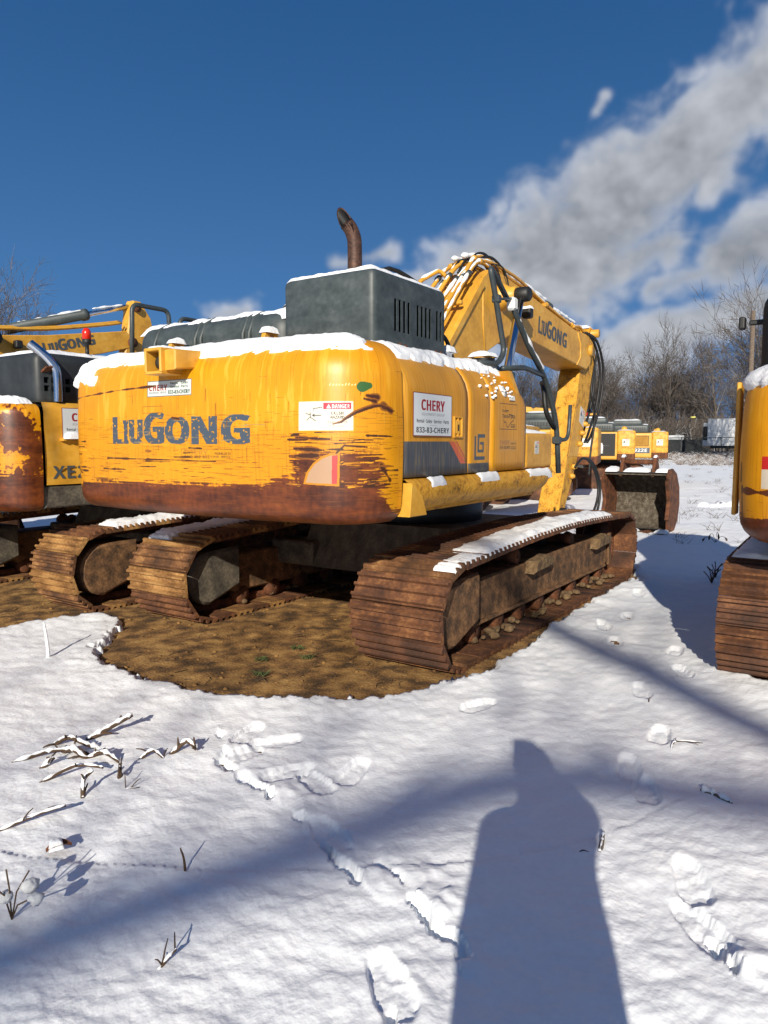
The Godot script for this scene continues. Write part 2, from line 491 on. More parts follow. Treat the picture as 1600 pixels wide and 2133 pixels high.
# sign of the dealer, printed flat
func chery_sign():
	var t = Tx.new(480, 270, Color8(206, 212, 214))
	t.rect(0, 0, 480, 5, Color8(120, 60, 64)); t.rect(0, 0, 5, 270, Color8(120, 60, 64)); t.rect(475, 0, 480, 270, Color8(120, 60, 64)); t.rect(0, 265, 480, 270, Color8(120, 60, 64))
	print_text(t, "CHERY", 95, 108, 66, Color8(150, 28, 34), 700, 290, null, 2.0, 2.0)
	print_text(t, "EQUIPMENT GROUP", 100, 140, 16, Color8(110, 110, 112), 400, 282)
	print_text(t, "Rental · Sales · Service · Parts", 40, 186, 22, Color8(36, 40, 44), 700, 400)
	t.rect(195, 200, 285, 202, Color8(150, 150, 150))
	print_text(t, "833-83-CHERY", 34, 248, 34, Color8(30, 34, 38), 700, 412)
	return uvmat(t.tex(), 0.4)

# paint a counterweight: s = metres along the wrap (0 = middle of the back), y = height
func paint_counterweight(smin, smax, ys, kind):
	var w = 1500; var h = ys.size()
	var t = Tx.new(w, h)
	var ppm = w / (smax - smin)
	var y_low = ys[h - 1]
	var edge = []        # rust line along s
	if kind == 0: edge = [[-2.0, 1.44], [-1.7, 1.40], [-1.45, 1.36], [-1.3, 1.43], [-0.2, 1.455], [0.8, 1.462], [1.02, 1.53], [1.12, 1.50], [1.3, 1.47], [1.62, 1.47], [1.72, 1.40], [1.8, 1.31], [2.0, 1.28]]
	elif kind == 1: edge = [[-2.0, 1.45], [2.0, 1.45]]
	else: edge = [[-2.0, 1.27], [2.0, 1.27]]
	var d: PackedByteArray = t.d
	for py in h:
		var y = ys[py]
		for px in w:
			var s = smin + (px + 0.5) / ppm
			# faded paint with pale run marks
			var n0 = noise_a.get_noise_2d(s * 1.1 + 9, y * 1.7)
			var drip = noise_b.get_noise_2d(s * 13.0 + 0.15 * noise_c.get_noise_2d(s * 3.0, y * 9.0), y * 1.6) + 0.30 * noise_c.get_noise_2d(s * 38.0, y * 2.6)
			var k = clampf((drip - 0.10) * 3.6, 0.0, 1.0) * clampf((y - 1.66) * 3.0, 0.06, 1.0) * clampf(0.7 + n0 * 1.6, 0.0, 1.0)
			var r = 204.0 + n0 * 10.0; var g = 138.0 + n0 * 10.0; var b = 8.0 + n0 * 5.0
			r = lerpf(r, 220, k * 0.7); g = lerpf(g, 166, k * 0.7); b = lerpf(b, 60, k * 0.7)
			# thin dark runs
			var run = noise_c.get_noise_2d(s * 60.0 + 40, y * 1.3)
			if run > 0.36:
				var k3 = minf((run - 0.36) * 4.0, 0.5) * clampf(0.5 - n0, 0.0, 1.0)
				r = lerpf(r, 150, k3); g = lerpf(g, 92, k3); b = lerpf(b, 12, k3)
			# rust: below the worn line, eaten upwards in horizontal scrapes
			var ye = 0.0
			for i in edge.size() - 1:
				if s <= edge[i + 1][0]:
					ye = lerpf(edge[i][1], edge[i + 1][1], clampf((s - edge[i][0]) / (edge[i + 1][0] - edge[i][0]), 0, 1)); break
			var scrape = noise_b.get_noise_2d(s * 1.9 + 70, y * 46.0)
			var scrape2 = noise_a.get_noise_2d(s * 5.0 + 20, y * 95.0)
			var fine = noise_a.get_noise_2d(s * 17.0, y * 17.0)
			var reach = 0.035
			var zone = 0.0
			if kind == 0:
				zone = smooth(1.02, 1.14, s) * (1.0 - smooth(1.60, 1.86, s)) * (1.0 - smooth(1.58, 1.80, y))
				zone = maxf(zone, 0.8 * smooth(-1.88, -1.75, s) * (1.0 - smooth(-1.62, -1.40, s)) * (1.0 - smooth(1.50, 1.72, y)))
				zone = maxf(zone, 0.20 * smooth(1.35, 1.6, y) * (1.0 - smooth(1.60, 1.75, y)))
			elif kind == 1:
				zone = 0.55 * smooth(0.35, 0.9, s) + 0.25
			var v = (ye - y) / reach + scrape * 1.3 + fine * 0.7
			var v2 = (zone - 0.52) * 2.4 + scrape * 1.5 + scrape2 * 1.0 + fine * 0.5
			if kind == 1: v2 = (zone - 0.62) * 2.0 + noise_a.get_noise_2d(s * 3.0, y * 2.4) * 2.4 + fine * 1.1
			var ru = clampf(maxf(v, v2) * 2.6, 0.0, 1.0)
			if ru > 0.0:
				var tone = noise_a.get_noise_2d(s * 1.6, y * 9.0) * 0.7 + noise_b.get_noise_2d(s * 14.0, y * 2.0) * 0.2 + fine * 0.35
				var rr = 91.0 + tone * 54.0; var rg = 43.0 + tone * 32.0; var rb = 17.0 + tone * 14.0
				if ru < 0.75: rr += 46.0; rg += 26.0
				r = lerpf(r, rr, ru); g = lerpf(g, rg, ru); b = lerpf(b, rb, ru)
			# hairline scratches
			var sc = noise_a.get_noise_2d(s * 2.4 + 300, y * 120.0)
			if sc > 0.37 and y < 1.95 and kind < 2:
				r = lerpf(r, 112, 0.55); g = lerpf(g, 66, 0.55); b = lerpf(b, 14, 0.55)
			var i3 = (py * w + px) * 3
			d[i3] = clampi(int(r), 0, 255); d[i3 + 1] = clampi(int(g), 0, 255); d[i3 + 2] = clampi(int(b), 0, 255)
	t.d = d
	var row = func(y):
		for i in h:
			if ys[i] <= y: return float(i)
		return float(h - 1)
	var at = func(s, y): return Vector2((s - smin) * ppm, row.call(y))
	if kind == 0: print_main_counterweight(t, at, ppm)
	elif kind == 2:
		var a = at.call(-1.27, 1.66); var b2 = at.call(-1.0, 1.45)
		t.rect(a.x, a.y, b2.x, a.y + (b2.y - a.y) * 0.4, Color8(176, 30, 30)); t.rect(a.x, a.y + (b2.y - a.y) * 0.4, b2.x, b2.y, Color8(190, 178, 160))
		var nzl := FastNoiseLite.new(); nzl.frequency = 0.05
		for q in [[[-1.53, 1.60], [-1.53, 1.50], 0.014], [[-1.50, 1.44], [-1.50, 1.22], 0.024], [[-1.50, 1.43], [-1.15, 1.425], 0.014]]:
			t.line(at.call(q[0][0], q[0][1]), at.call(q[1][0], q[1][1]), q[2] * ppm, Color8(84, 38, 16), 0.95, nzl)
	return uvmat(t.tex(), 0.42, null)

func print_main_counterweight(t, at, ppm):
	var nz := FastNoiseLite.new(); nz.seed = 5; nz.frequency = 0.05; nz.fractal_octaves = 3
	var ink = Color8(66, 76, 88)
	var a = at.call(-0.76, 1.738); var b = at.call(0.74, 1.945)
	wordmark(t, a.x, a.y, a.y - b.y, b.x - a.x, ink, nz, 0.42)
	# cracks run through the lettering
	for k in 26:
		var y = 1.74 + rng.randf() * 0.2; var s = -0.8 + rng.randf() * 1.5
		t.line(at.call(s, y), at.call(s + rng.randf_range(0.05, 0.22), y + rng.randf_range(-0.008, 0.008)), 0.7, Color8(150, 128, 84), 0.7, nz)
	# dealer label
	a = at.call(-0.30, 2.205); b = at.call(0.19, 2.085)
	t.rect(a.x, a.y, b.x, b.y, Color8(196, 202, 198))
	t.rect(a.x, a.y, b.x, a.y + 2, Color8(90, 96, 96)); t.rect(a.x, b.y - 2, b.x, b.y, Color8(90, 96, 96)); t.rect(a.x, a.y, a.x + 2, b.y, Color8(90, 96, 96)); t.rect(b.x - 2, a.y, b.x, b.y, Color8(90, 96, 96))
	var W = b.x - a.x; var H = b.y - a.y
	print_text(t, "CHERY", a.x + W * 0.04, a.y + H * 0.62, H * 0.36, Color8(140, 40, 30), 700, W * 0.43)
	print_text(t, "EQUIPMENT GROUP", a.x + W * 0.05, a.y + H * 0.80, H * 0.10, Color8(90, 90, 88), 400, W * 0.40)
	print_text(t, "Rental   ·Sales", a.x + W * 0.54, a.y + H * 0.28, H * 0.15, Color8(40, 66, 50), 700, W * 0.38)
	print_text(t, "Service  ·Parts", a.x + W * 0.54, a.y + H * 0.50, H * 0.15, Color8(40, 66, 50), 700, W * 0.38)
	print_text(t, "833-83-CHERY", a.x + W * 0.49, a.y + H * 0.86, H * 0.22, Color8(34, 60, 44), 700, W * 0.48)
	# warning label
	a = at.call(1.14, 2.012); b = at.call(1.51, 1.825)
	t.rect(a.x, a.y, b.x, b.y, Color8(212, 206, 190))
	W = b.x - a.x; H = b.y - a.y
	t.rect(a.x + W * 0.49, a.y + H * 0.06, b.x - W * 0.03, a.y + H * 0.28, Color8(176, 44, 62))
	print_text(t, "DANGER", a.x + W * 0.64, a.y + H * 0.24, H * 0.13, Color8(236, 226, 220), 700, W * 0.30)
	t.poly(PackedVector2Array([Vector2(a.x + W * 0.54, a.y + H * 0.24), Vector2(a.x + W * 0.58, a.y + H * 0.10), Vector2(a.x + W * 0.62, a.y + H * 0.24)]), Color8(236, 226, 220))
	print_text(t, "CRUSH", a.x + W * 0.62, a.y + H * 0.46, H * 0.10, Color8(60, 56, 50), 700, W * 0.21)
	print_text(t, "HAZARD", a.x + W * 0.61, a.y + H * 0.60, H * 0.10, Color8(60, 56, 50), 700, W * 0.24)
	print_text(t, "Keep out of", a.x + W * 0.56, a.y + H * 0.75, H * 0.085, Color8(120, 112, 100), 400, W * 0.34)
	print_text(t, "swing area.", a.x + W * 0.56, a.y + H * 0.88, H * 0.085, Color8(120, 112, 100), 400, W * 0.28)
	var dk = Color8(60, 56, 50)
	for q in [[0.23, 0.35, 0.24, 0.55], [0.14, 0.40, 0.24, 0.46], [0.24, 0.52, 0.16, 0.64], [0.24, 0.54, 0.34, 0.66], [0.28, 0.47, 0.44, 0.47], [0.28, 0.47, 0.32, 0.43], [0.28, 0.47, 0.32, 0.51], [0.30, 0.24, 0.46, 0.20], [0.30, 0.24, 0.30, 0.32]]:
		t.line(Vector2(a.x + W * q[0], a.y + H * q[1]), Vector2(a.x + W * q[2], a.y + H * q[3]), 0.9, dk)
	# labels left of the back
	a = at.call(-1.72, 1.93); b = at.call(-1.55, 1.73)
	t.rect(a.x, a.y, b.x, b.y, Color8(212, 206, 194)); t.rect(a.x + 4, a.y + 8, b.x - 4, a.y + 18, Color8(176, 60, 66))
	print_text(t, "CRUSH", a.x + 8, a.y + 36, 9, dk, 700, 40); print_text(t, "HAZARD", a.x + 8, a.y + 52, 9, dk, 700, 44)
	a = at.call(-1.72, 1.58); b = at.call(-1.60, 1.47)
	t.rect(a.x, a.y, b.x, b.y, Color8(196, 120, 92))
	# faded older labels
	for q in [[0.08, 1.705, 0.58, 1.61], [-0.36, 2.02, -0.12, 1.965]]:
		a = at.call(q[0], q[1]); b = at.call(q[2], q[3])
		for e in [[a.x, a.y, b.x, a.y + 2], [a.x, b.y - 2, b.x, b.y], [a.x, a.y, a.x + 2, b.y], [b.x - 2, a.y, b.x, b.y]]: t.rect(e[0], e[1], e[2], e[3], Color8(140, 92, 24), 0.8)
	a = at.call(0.08, 1.705); b = at.call(0.58, 1.61); W = b.x - a.x; H = b.y - a.y
	print_text(t, "CHERY", a.x + W * 0.04, a.y + H * 0.44, H * 0.34, Color8(170, 116, 34), 700, W * 0.5)
	print_text(t, "(516) 402-9051", a.x + W * 0.03, a.y + H * 0.74, H * 0.22, Color8(120, 78, 26), 700, W * 0.58)
	print_text(t, "FORKLIFTS", a.x + W * 0.67, a.y + H * 0.44, H * 0.16, Color8(84, 58, 26), 700, W * 0.3)
	print_text(t, "SALES · SERVICE", a.x + W * 0.63, a.y + H * 0.64, H * 0.12, Color8(100, 70, 30), 700, W * 0.33)
	# reflector with its bare frame
	var pts = PackedVector2Array()
	for q in [[1.165, 1.475], [1.19, 1.55], [1.24, 1.61], [1.30, 1.655], [1.37, 1.68], [1.425, 1.682], [1.42, 1.465]]: pts.append(at.call(q[0], q[1]))
	t.poly(pts, Color8(190, 126, 24))
	pts = PackedVector2Array()
	for q in [[1.185, 1.485], [1.21, 1.55], [1.255, 1.605], [1.31, 1.642], [1.37, 1.665], [1.41, 1.668], [1.405, 1.482]]: pts.append(at.call(q[0], q[1]))
	t.poly(pts, Color8(176, 142, 112))
	t.poly(PackedVector2Array([at.call(1.375, 1.664), at.call(1.41, 1.668), at.call(1.405, 1.482), at.call(1.37, 1.482)]), Color8(196, 66, 66))
	# gashes, cracks, torn paint
	var br = Color8(62, 32, 14); var br2 = Color8(132, 78, 24)
	for q in [[[1.72, 1.985], [1.79, 1.955], 0.014],
			[[1.60, 2.05], [1.68, 2.04], 0.012], [[1.58, 2.03], [1.66, 2.015], 0.009],
			[[-1.60, 2.10], [-1.20, 2.13], 0.004], [[-1.20, 2.13], [-0.70, 2.155], 0.0045], [[-0.70, 2.155], [-0.20, 2.168], 0.005],
			[[-0.86, 1.625], [-0.2, 1.622], 0.005], [[-0.2, 1.622], [0.42, 1.618], 0.0035],
			[[-1.66, 1.70], [-1.60, 1.45], 0.018], [[-1.62, 1.60], [-1.50, 1.50], 0.022], [[-1.74, 1.56], [-1.5, 1.55], 0.008], [[-1.68, 1.50], [-1.42, 1.50], 0.010],
			[[1.10, 1.71], [1.32, 1.70], 0.010], [[1.06, 1.66], [1.28, 1.665], 0.013], [[1.40, 1.68], [1.45, 1.73], 0.005], [[1.45, 1.73], [1.60, 1.72], 0.005], [[1.70, 1.60], [1.78, 1.50], 0.014], [[1.12, 1.78], [1.36, 1.77], 0.006],
			[[-0.02, 1.93], [0.06, 1.92], 0.006]]:
		var p0 = at.call(q[0][0], q[0][1]); var p1 = at.call(q[1][0], q[1][1])
		t.line(p0, p1, q[2] * ppm * 1.25, br2, 0.75, nz)
		t.line(p0, p1, q[2] * ppm * 0.7, br, 0.9, nz)
	var gp2 = [[1.38, 1.868, 0.003], [1.43, 1.882, 0.006], [1.47, 1.912, 0.009], [1.52, 1.942, 0.012], [1.58, 1.966, 0.013], [1.64, 1.985, 0.013], [1.70, 1.992, 0.010], [1.76, 1.978, 0.007], [1.82, 1.955, 0.004]]
	for pass_ in 2:
		for i in gp2.size() - 1:
			for k in 12:
				var p = Vector3(gp2[i][0], gp2[i][1], gp2[i][2]).lerp(Vector3(gp2[i + 1][0], gp2[i + 1][1], gp2[i + 1][2]), k / 12.0)
				var c0 = at.call(p.x, p.y - (0.004 if pass_ == 1 else 0.0))
				t.line(c0, c0 + Vector2(1.5, rng.randf_range(-1.0, 1.0)), p.z * ppm * (1.0 if pass_ == 0 else 0.55), br2 if pass_ == 0 else br, 0.7)
	# scrape marks, thickest by the right corner
	for k in 198:
		var s0 = 0.0; var y0 = 0.0; var ln = rng.randf_range(0.04, 0.22)
		if k < 130:
			s0 = rng.randf_range(1.0, 1.72); y0 = 1.46 + 0.36 * pow(rng.randf(), 1.4)
		elif k < 175:
			s0 = rng.randf_range(-1.86, -1.35); y0 = 1.44 + 0.30 * rng.randf()
		else:
			s0 = rng.randf_range(-1.4, 1.0); y0 = 1.45 + 0.35 * pow(rng.randf(), 1.8); ln *= 1.6
		if y0 < 1.70 and s0 + ln > 1.15 and s0 < 1.45: ln = 0.012; s0 = 1.43 if s0 > 1.3 else 1.12
		var cc = br if rng.randf() < 0.5 else (br2 if rng.randf() < 0.6 else Color8(222, 150, 26))
		t.line(at.call(s0, y0), at.call(minf(s0 + ln, 1.86), y0 + rng.randf_range(-0.006, 0.006)), rng.randf_range(0.5, 2.1), cc, rng.randf_range(0.5, 0.95), nz)
	for k in 40:
		var s0 = rng.randf_range(-1.5, 1.7); var y0 = rng.randf_range(1.7, 2.2)
		t.line(at.call(s0, y0), at.call(s0 + rng.randf_range(-0.004, 0.004), y0 - rng.randf_range(0.02, 0.14)), rng.randf_range(0.5, 1.1), Color8(122, 70, 14), 0.55, nz)
	t.line(at.call(1.56, 2.105), at.call(1.62, 2.115), 0.018 * ppm, Color8(52, 92, 46), 0.95, nz)
	for k in 9: t.line(at.call(1.36 + k * 0.02, 2.115), at.call(1.365 + k * 0.02, 2.115 + rng.randf() * 0.01), 1.4, Color8(226, 214, 160), 0.8)

# painted right-hand cowl: f along the machine, ys = height of each row
func paint_cowl(f0, f1, ys):
	var w = 1100; var h = ys.size()
	var t = Tx.new(w, h)
	var ppm = w / (f1 - f0)
	var d: PackedByteArray = t.d
	for py in h:
		var y = ys[py]
		for px in w:
			var f = f0 + (px + 0.5) / ppm
			var n0 = noise_a.get_noise_2d(f * 1.3 + 50, y * 1.8)
			var drip = noise_b.get_noise_2d(f * 22.0 + 90, y * 1.0) + 0.4 * noise_c.get_noise_2d(f * 60.0, y * 2.0)
			var k = clampf((drip - 0.02) * 2.2, 0.0, 1.0) * 0.55
			var r = 196.0 + n0 * 16.0; var g = 136.0 + n0 * 14.0; var b = 26.0 + n0 * 10.0
			r = lerpf(r, 206, k); g = lerpf(g, 152, k); b = lerpf(b, 64, k)
			var band = y < 1.755 and y > 1.51 and f < -1.86 and f < lerpf(-2.10, -1.86, clampf((1.755 - y) / 0.22, 0, 1))
			if y < 1.58 and y > 1.505 and f < -1.46: band = true
			if band and y > 1.505:
				var wr = noise_b.get_noise_2d(f * 46.0, y * 3.0)
				var k2 = 0.97 if wr < 0.30 else 0.80
				r = lerpf(r, 72 + wr * 26, k2); g = lerpf(g, 78 + wr * 24, k2); b = lerpf(b, 88 + wr * 20, k2)
			var xs = f - lerpf(-2.17, -1.95, clampf((1.755 - y) / 0.2, 0, 1))
			if y < 1.755 and y > 1.585:
				if xs > 0.0 and xs < 0.085: r = 200; g = 96; b = 62
				elif xs > 0.1 and xs < 0.13: r = 188; g = 88; b = 58
			var run = noise_c.get_noise_2d(f * 70.0 + 11, y * 1.1)
			if run > 0.36:
				var k3 = minf((run - 0.36) * 3.0, 0.35)
				r = lerpf(r, 120, k3); g = lerpf(g, 76, k3); b = lerpf(b, 20, k3)
			var i3 = (py * w + px) * 3
			d[i3] = clampi(int(r), 0, 255); d[i3 + 1] = clampi(int(g), 0, 255); d[i3 + 2] = clampi(int(b), 0, 255)
	t.d = d
	var row = func(y):
		for i in h:
			if ys[i] <= y: return float(i)
		return float(h - 1)
	var at = func(f, y): return Vector2((f - f0) * ppm, row.call(y))
	var ink = Color8(74, 82, 92)
	# square emblem on the narrow door
	for q in [[-1.745, 1.80, -1.715, 1.62], [-1.745, 1.635, -1.555, 1.605], [-1.69, 1.815, -1.555, 1.785], [-1.69, 1.815, -1.66, 1.67], [-1.69, 1.69, -1.575, 1.665], [-1.60, 1.745, -1.575, 1.665], [-1.645, 1.752, -1.575, 1.73]]:
		var a = at.call(q[0], q[1]); var b = at.call(q[2], q[3])
		t.rect(a.x, a.y, b.x, b.y, ink)
	# dealer stickers on the next panel
	var a1 = at.call(-1.28, 2.085); var b1 = at.call(-0.92, 1.86)
	for e in [[a1.x, a1.y, b1.x, a1.y + 2], [a1.x, b1.y - 2, b1.x, b1.y], [a1.x, a1.y, a1.x + 2, b1.y], [b1.x - 2, a1.y, b1.x, b1.y]]: t.rect(e[0], e[1], e[2], e[3], Color8(92, 66, 24), 0.9)
	var W = b1.x - a1.x; var H = b1.y - a1.y
	print_text(t, "Texas", a1.x + W * 0.12, a1.y + H * 0.34, H * 0.10, Color8(50, 40, 20), 700, W * 0.32, null, 2.0, 0.0, "Droid Serif")
	print_text(t, "Timberjack", a1.x + W * 0.12, a1.y + H * 0.55, H * 0.13, Color8(50, 40, 20), 700, W * 0.80, null, 2.0, 0.0, "Droid Serif")
	var outl = [[0.30, 0.12], [0.30, 0.26], [0.50, 0.26], [0.52, 0.40], [0.78, 0.44], [0.80, 0.62], [0.62, 0.74], [0.50, 0.90], [0.40, 0.86], [0.36, 0.70], [0.26, 0.72], [0.20, 0.62]]
	for i in outl.size() - 1: t.line(Vector2(a1.x + W * outl[i][0], a1.y + H * outl[i][1]), Vector2(a1.x + W * outl[i + 1][0], a1.y + H * outl[i + 1][1]), 1.3, Color8(60, 46, 22))
	for i in 3:
		t.line(Vector2(a1.x + W * 0.64, a1.y + H * (0.80 + i * 0.05)), Vector2(a1.x + W * 0.92, a1.y + H * (0.80 + i * 0.05)), 1.0, Color8(90, 70, 30), 0.8)
	a1 = at.call(-1.285, 1.775); b1 = at.call(-0.92, 1.665); W = b1.x - a1.x; H = b1.y - a1.y
	t.rect(a1.x, a1.y, b1.x, b1.y, Color8(190, 140, 66), 0.6)
	print_text(t, "CHERY", a1.x + W * 0.03, a1.y + H * 0.42, H * 0.34, Color8(150, 100, 48), 700, W * 0.58)
	print_text(t, "(516) 402-9051", a1.x + W * 0.02, a1.y + H * 0.76, H * 0.24, Color8(84, 60, 28), 700, W * 0.62)
	print_text(t, "FORKLIFTS", a1.x + W * 0.68, a1.y + H * 0.42, H * 0.16, Color8(84, 60, 28), 700, W * 0.3)
	for i in 2: t.line(Vector2(a1.x + W * 0.68, a1.y + H * (0.6 + i * 0.14)), Vector2(a1.x + W * 0.97, a1.y + H * (0.6 + i * 0.14)), 1.0, Color8(90, 66, 30), 0.8)
	return uvmat(t.tex(), 0.42)

# ---------------------------------------------------------------- machine parts
func rbox(st, c, size, r, n = 3):
	var h = size * 0.5
	var co = []
	for ax in 3:
		var l = []
		for k in n + 1: l.append(-h[ax] + r * (1.0 - cos(PI / 2 * k / n)) )
		var l2 = l.duplicate(); l2.reverse()
		for v in l2: l.append(-v)
		co.append(l)
	for ax in 3:
		var j = (ax + 1) % 3; var k = (ax + 2) % 3
		for s in [-1.0, 1.0]:
			var f = func(a, b):
				var p := Vector3(); p[ax] = s * h[ax]; p[j] = co[j][a]; p[k] = co[k][b]
				var q := Vector3(clampf(p.x, -h.x + r, h.x - r), clampf(p.y, -h.y + r, h.y - r), clampf(p.z, -h.z + r, h.z - r))
				return c + q + (p - q).normalized() * r
			var nn := Vector3(); nn[ax] = s
			for a in co[j].size() - 1:
				for b in co[k].size() - 1:
					quad(st, f.call(a, b), f.call(a + 1, b), f.call(a + 1, b + 1), f.call(a, b + 1), nn)

func counterweight(parent, q, kind):
	var pl = []
	var xc = q.hw - q.ca
	var yb = q.rear - q.sag * pow(xc / q.hw, 2)
	pl.append(Vector2(q.hw, q.fb))
	for i in 11:
		var t = i / 10.0 * PI / 2
		pl.append(Vector2(xc + q.ca * cos(t), q.cb + (yb - q.cb) * sin(t)))
	for i in range(1, 15):
		var x = xc * (1.0 - i / 14.0)
		pl.append(Vector2(x, q.rear - q.sag * pow(x / q.hw, 2)))
	var full = []
	for p in pl: full.append(Vector2(-p.x, p.y))
	for i in range(pl.size() - 2, -1, -1): full.append(pl[i])
	var n = full.size()
	var s = [0.0]
	for i in range(1, n): s.append(s[i - 1] + full[i].distance_to(full[i - 1]))
	var half = s[n - 1] / 2
	var prof = [Vector2(q.rt + 0.04, q.y1 + 0.004)]
	for i in 8:
		var th = i / 7.0 * PI / 2
		prof.append(Vector2(q.rt - q.rt * sin(th) , q.y1 - q.rt + q.rt * cos(th)))
	var ya = q.y1 - q.rt; var yc = q.y0 + q.rb
	for i in range(1, 8):
		var t = i / 8.0
		prof.append(Vector2(-0.014 * sin(t * PI), lerpf(ya, yc, t)))
	for i in 6:
		var th = i / 5.0 * PI / 2
		prof.append(Vector2(q.rb - q.rb * cos(th), q.y0 + q.rb - q.rb * sin(th)))
	prof.append(Vector2(q.rb + 0.1, q.y0))
	var pv = [0.0]
	for i in range(1, prof.size()): pv.append(pv[i - 1] + prof[i].distance_to(prof[i - 1]))
	var total = pv[-1]
	var ys = []
	var rowsN = int(390.0 * total)
	for i in rowsN:
		var a = (i + 0.5) / rowsN * total
		for k in range(1, prof.size()):
			if a <= pv[k]:
				ys.append(lerpf(prof[k - 1].y, prof[k].y, (a - pv[k - 1]) / maxf(pv[k] - pv[k - 1], 1e-6))); break
	if ys.size() < rowsN: ys.append(q.y0)
	var nr = []
	for i in n:
		var t = (full[mini(i + 1, n - 1)] - full[maxi(i - 1, 0)]).normalized()
		var o = Vector2(-t.y, t.x)
		if i == 0: o = Vector2(-1, 0)
		if i == n - 1: o = Vector2(1, 0)
		if o.dot(full[i] - Vector2(0, q.fb - 1.0)) < 0: o = -o
		nr.append(o)
	var rows = []; var uvs = []
	for j in prof.size():
		var r = PackedVector3Array(); var u = PackedVector2Array()
		for i in n:
			var p = full[i] - nr[i] * prof[j].x
			r.append(Vector3(p.x, prof[j].y, p.y)); u.append(Vector2(s[i] / s[n - 1], pv[j] / total))
		rows.append(r); uvs.append(u)
	var st = S(false)
	sheet(st, rows, uvs, true)
	# flat top and underside back to the engine deck
	for e in [0, prof.size() - 1]:
		for i in n - 1:
			st.set_uv(Vector2(s[i] / s[n - 1], 0.004 if e == 0 else 0.996))
			var a = rows[e][i]; var b = rows[e][i + 1]
			var zf = q.fb - 0.02
			quad(st, a, b, Vector3(b.x, b.y, minf(zf, b.z)), Vector3(a.x, a.y, minf(zf, a.z)), Vector3.UP if e == 0 else Vector3.DOWN)
	var m = paint_counterweight(-half, half, ys, kind)
	var o = obj("counterweight", st, m, parent)
	o.set_meta("plan", null)
	return {"node": o, "full": full, "nr": nr, "s": s, "half": half, "q": q}

# point on a counterweight: along (0..1 of the wrap), inset from the outline, following the rounded top
func cw_point(c, u, ins):
	var n = c.full.size()
	var tgt = u * c.s[n - 1]
	var i = 1
	while i < n - 1 and c.s[i] < tgt: i += 1
	var t = (tgt - c.s[i - 1]) / maxf(c.s[i] - c.s[i - 1], 1e-6)
	var p = c.full[i - 1].lerp(c.full[i], t); var o = c.nr[i - 1].lerp(c.nr[i], t).normalized()
	var q = c.q
	var y = q.y1
	var eff = ins
	if ins < q.rt * PI / 2:
		var th = PI / 2 - ins / q.rt
		eff = q.rt - q.rt * sin(th); y = q.y1 - q.rt + q.rt * cos(th)
	else: eff = q.rt + ins - q.rt * PI / 2
	p -= o * eff
	return Vector3(p.x, y, maxf(p.y, q.fb - 0.15) if ins > 0.4 else p.y)

func cw_normal(c, u, ins):
	var n = c.full.size()
	var i = clampi(int(u * n), 1, n - 1)
	var th = clampf(ins / c.q.rt, 0.0, PI / 2)
	return Vector3(c.nr[i].x * cos(th), sin(th), c.nr[i].y * cos(th)).normalized()

func shoe_mesh(w, p):
	var st = S()
	var a = p * 0.5 - 0.004
	var pr = [Vector2(-a, -0.022), Vector2(a, -0.022), Vector2(a, 0.004)]
	for k in [0.36, 0.02, -0.32]:
		var c = k * p
		pr.append_array([Vector2(c + 0.018, 0.004), Vector2(c + 0.011, 0.036), Vector2(c - 0.009, 0.036), Vector2(c - 0.020, 0.004)])
	pr.append(Vector2(-a, 0.004))
	prism(st, pr, -w / 2, w / 2)
	st.generate_normals(); st.index()
	return st.commit()

func track_path(fr, ff, r0, r1, rise):
	var pts = []
	for i in 40: pts.append(Vector2(lerpf(fr, ff, i / 40.0), 0.03))
	for i in 24:
		var t = -PI / 2 + PI * i / 24.0
		pts.append(Vector2(ff + cos(t) * r1, 0.03 + r1 + sin(t) * r1))
	for i in 40:
		var t = i / 40.0
		pts.append(Vector2(lerpf(ff, fr, t), 0.03 + 2 * lerpf(r1, r0, t) + rise * sin(PI * t)))
	for i in 24:
		var t = PI / 2 + PI * i / 24.0
		pts.append(Vector2(fr + cos(t) * r0, 0.03 + r0 + sin(t) * r0))
	pts.append(pts[0])
	return pts

func walk(pts, n):
	var len_ = [0.0]
	for i in range(1, pts.size()): len_.append(len_[i - 1] + pts[i].distance_to(pts[i - 1]))
	var out = []
	var j = 1
	for k in n:
		var tgt = (k + 0.5) / n * len_[-1]
		while len_[j] < tgt: j += 1
		var t = (tgt - len_[j - 1]) / (len_[j] - len_[j - 1])
		out.append([pts[j - 1].lerp(pts[j], t), (pts[j] - pts[j - 1]).normalized()])
	return [out, len_[-1] / n]

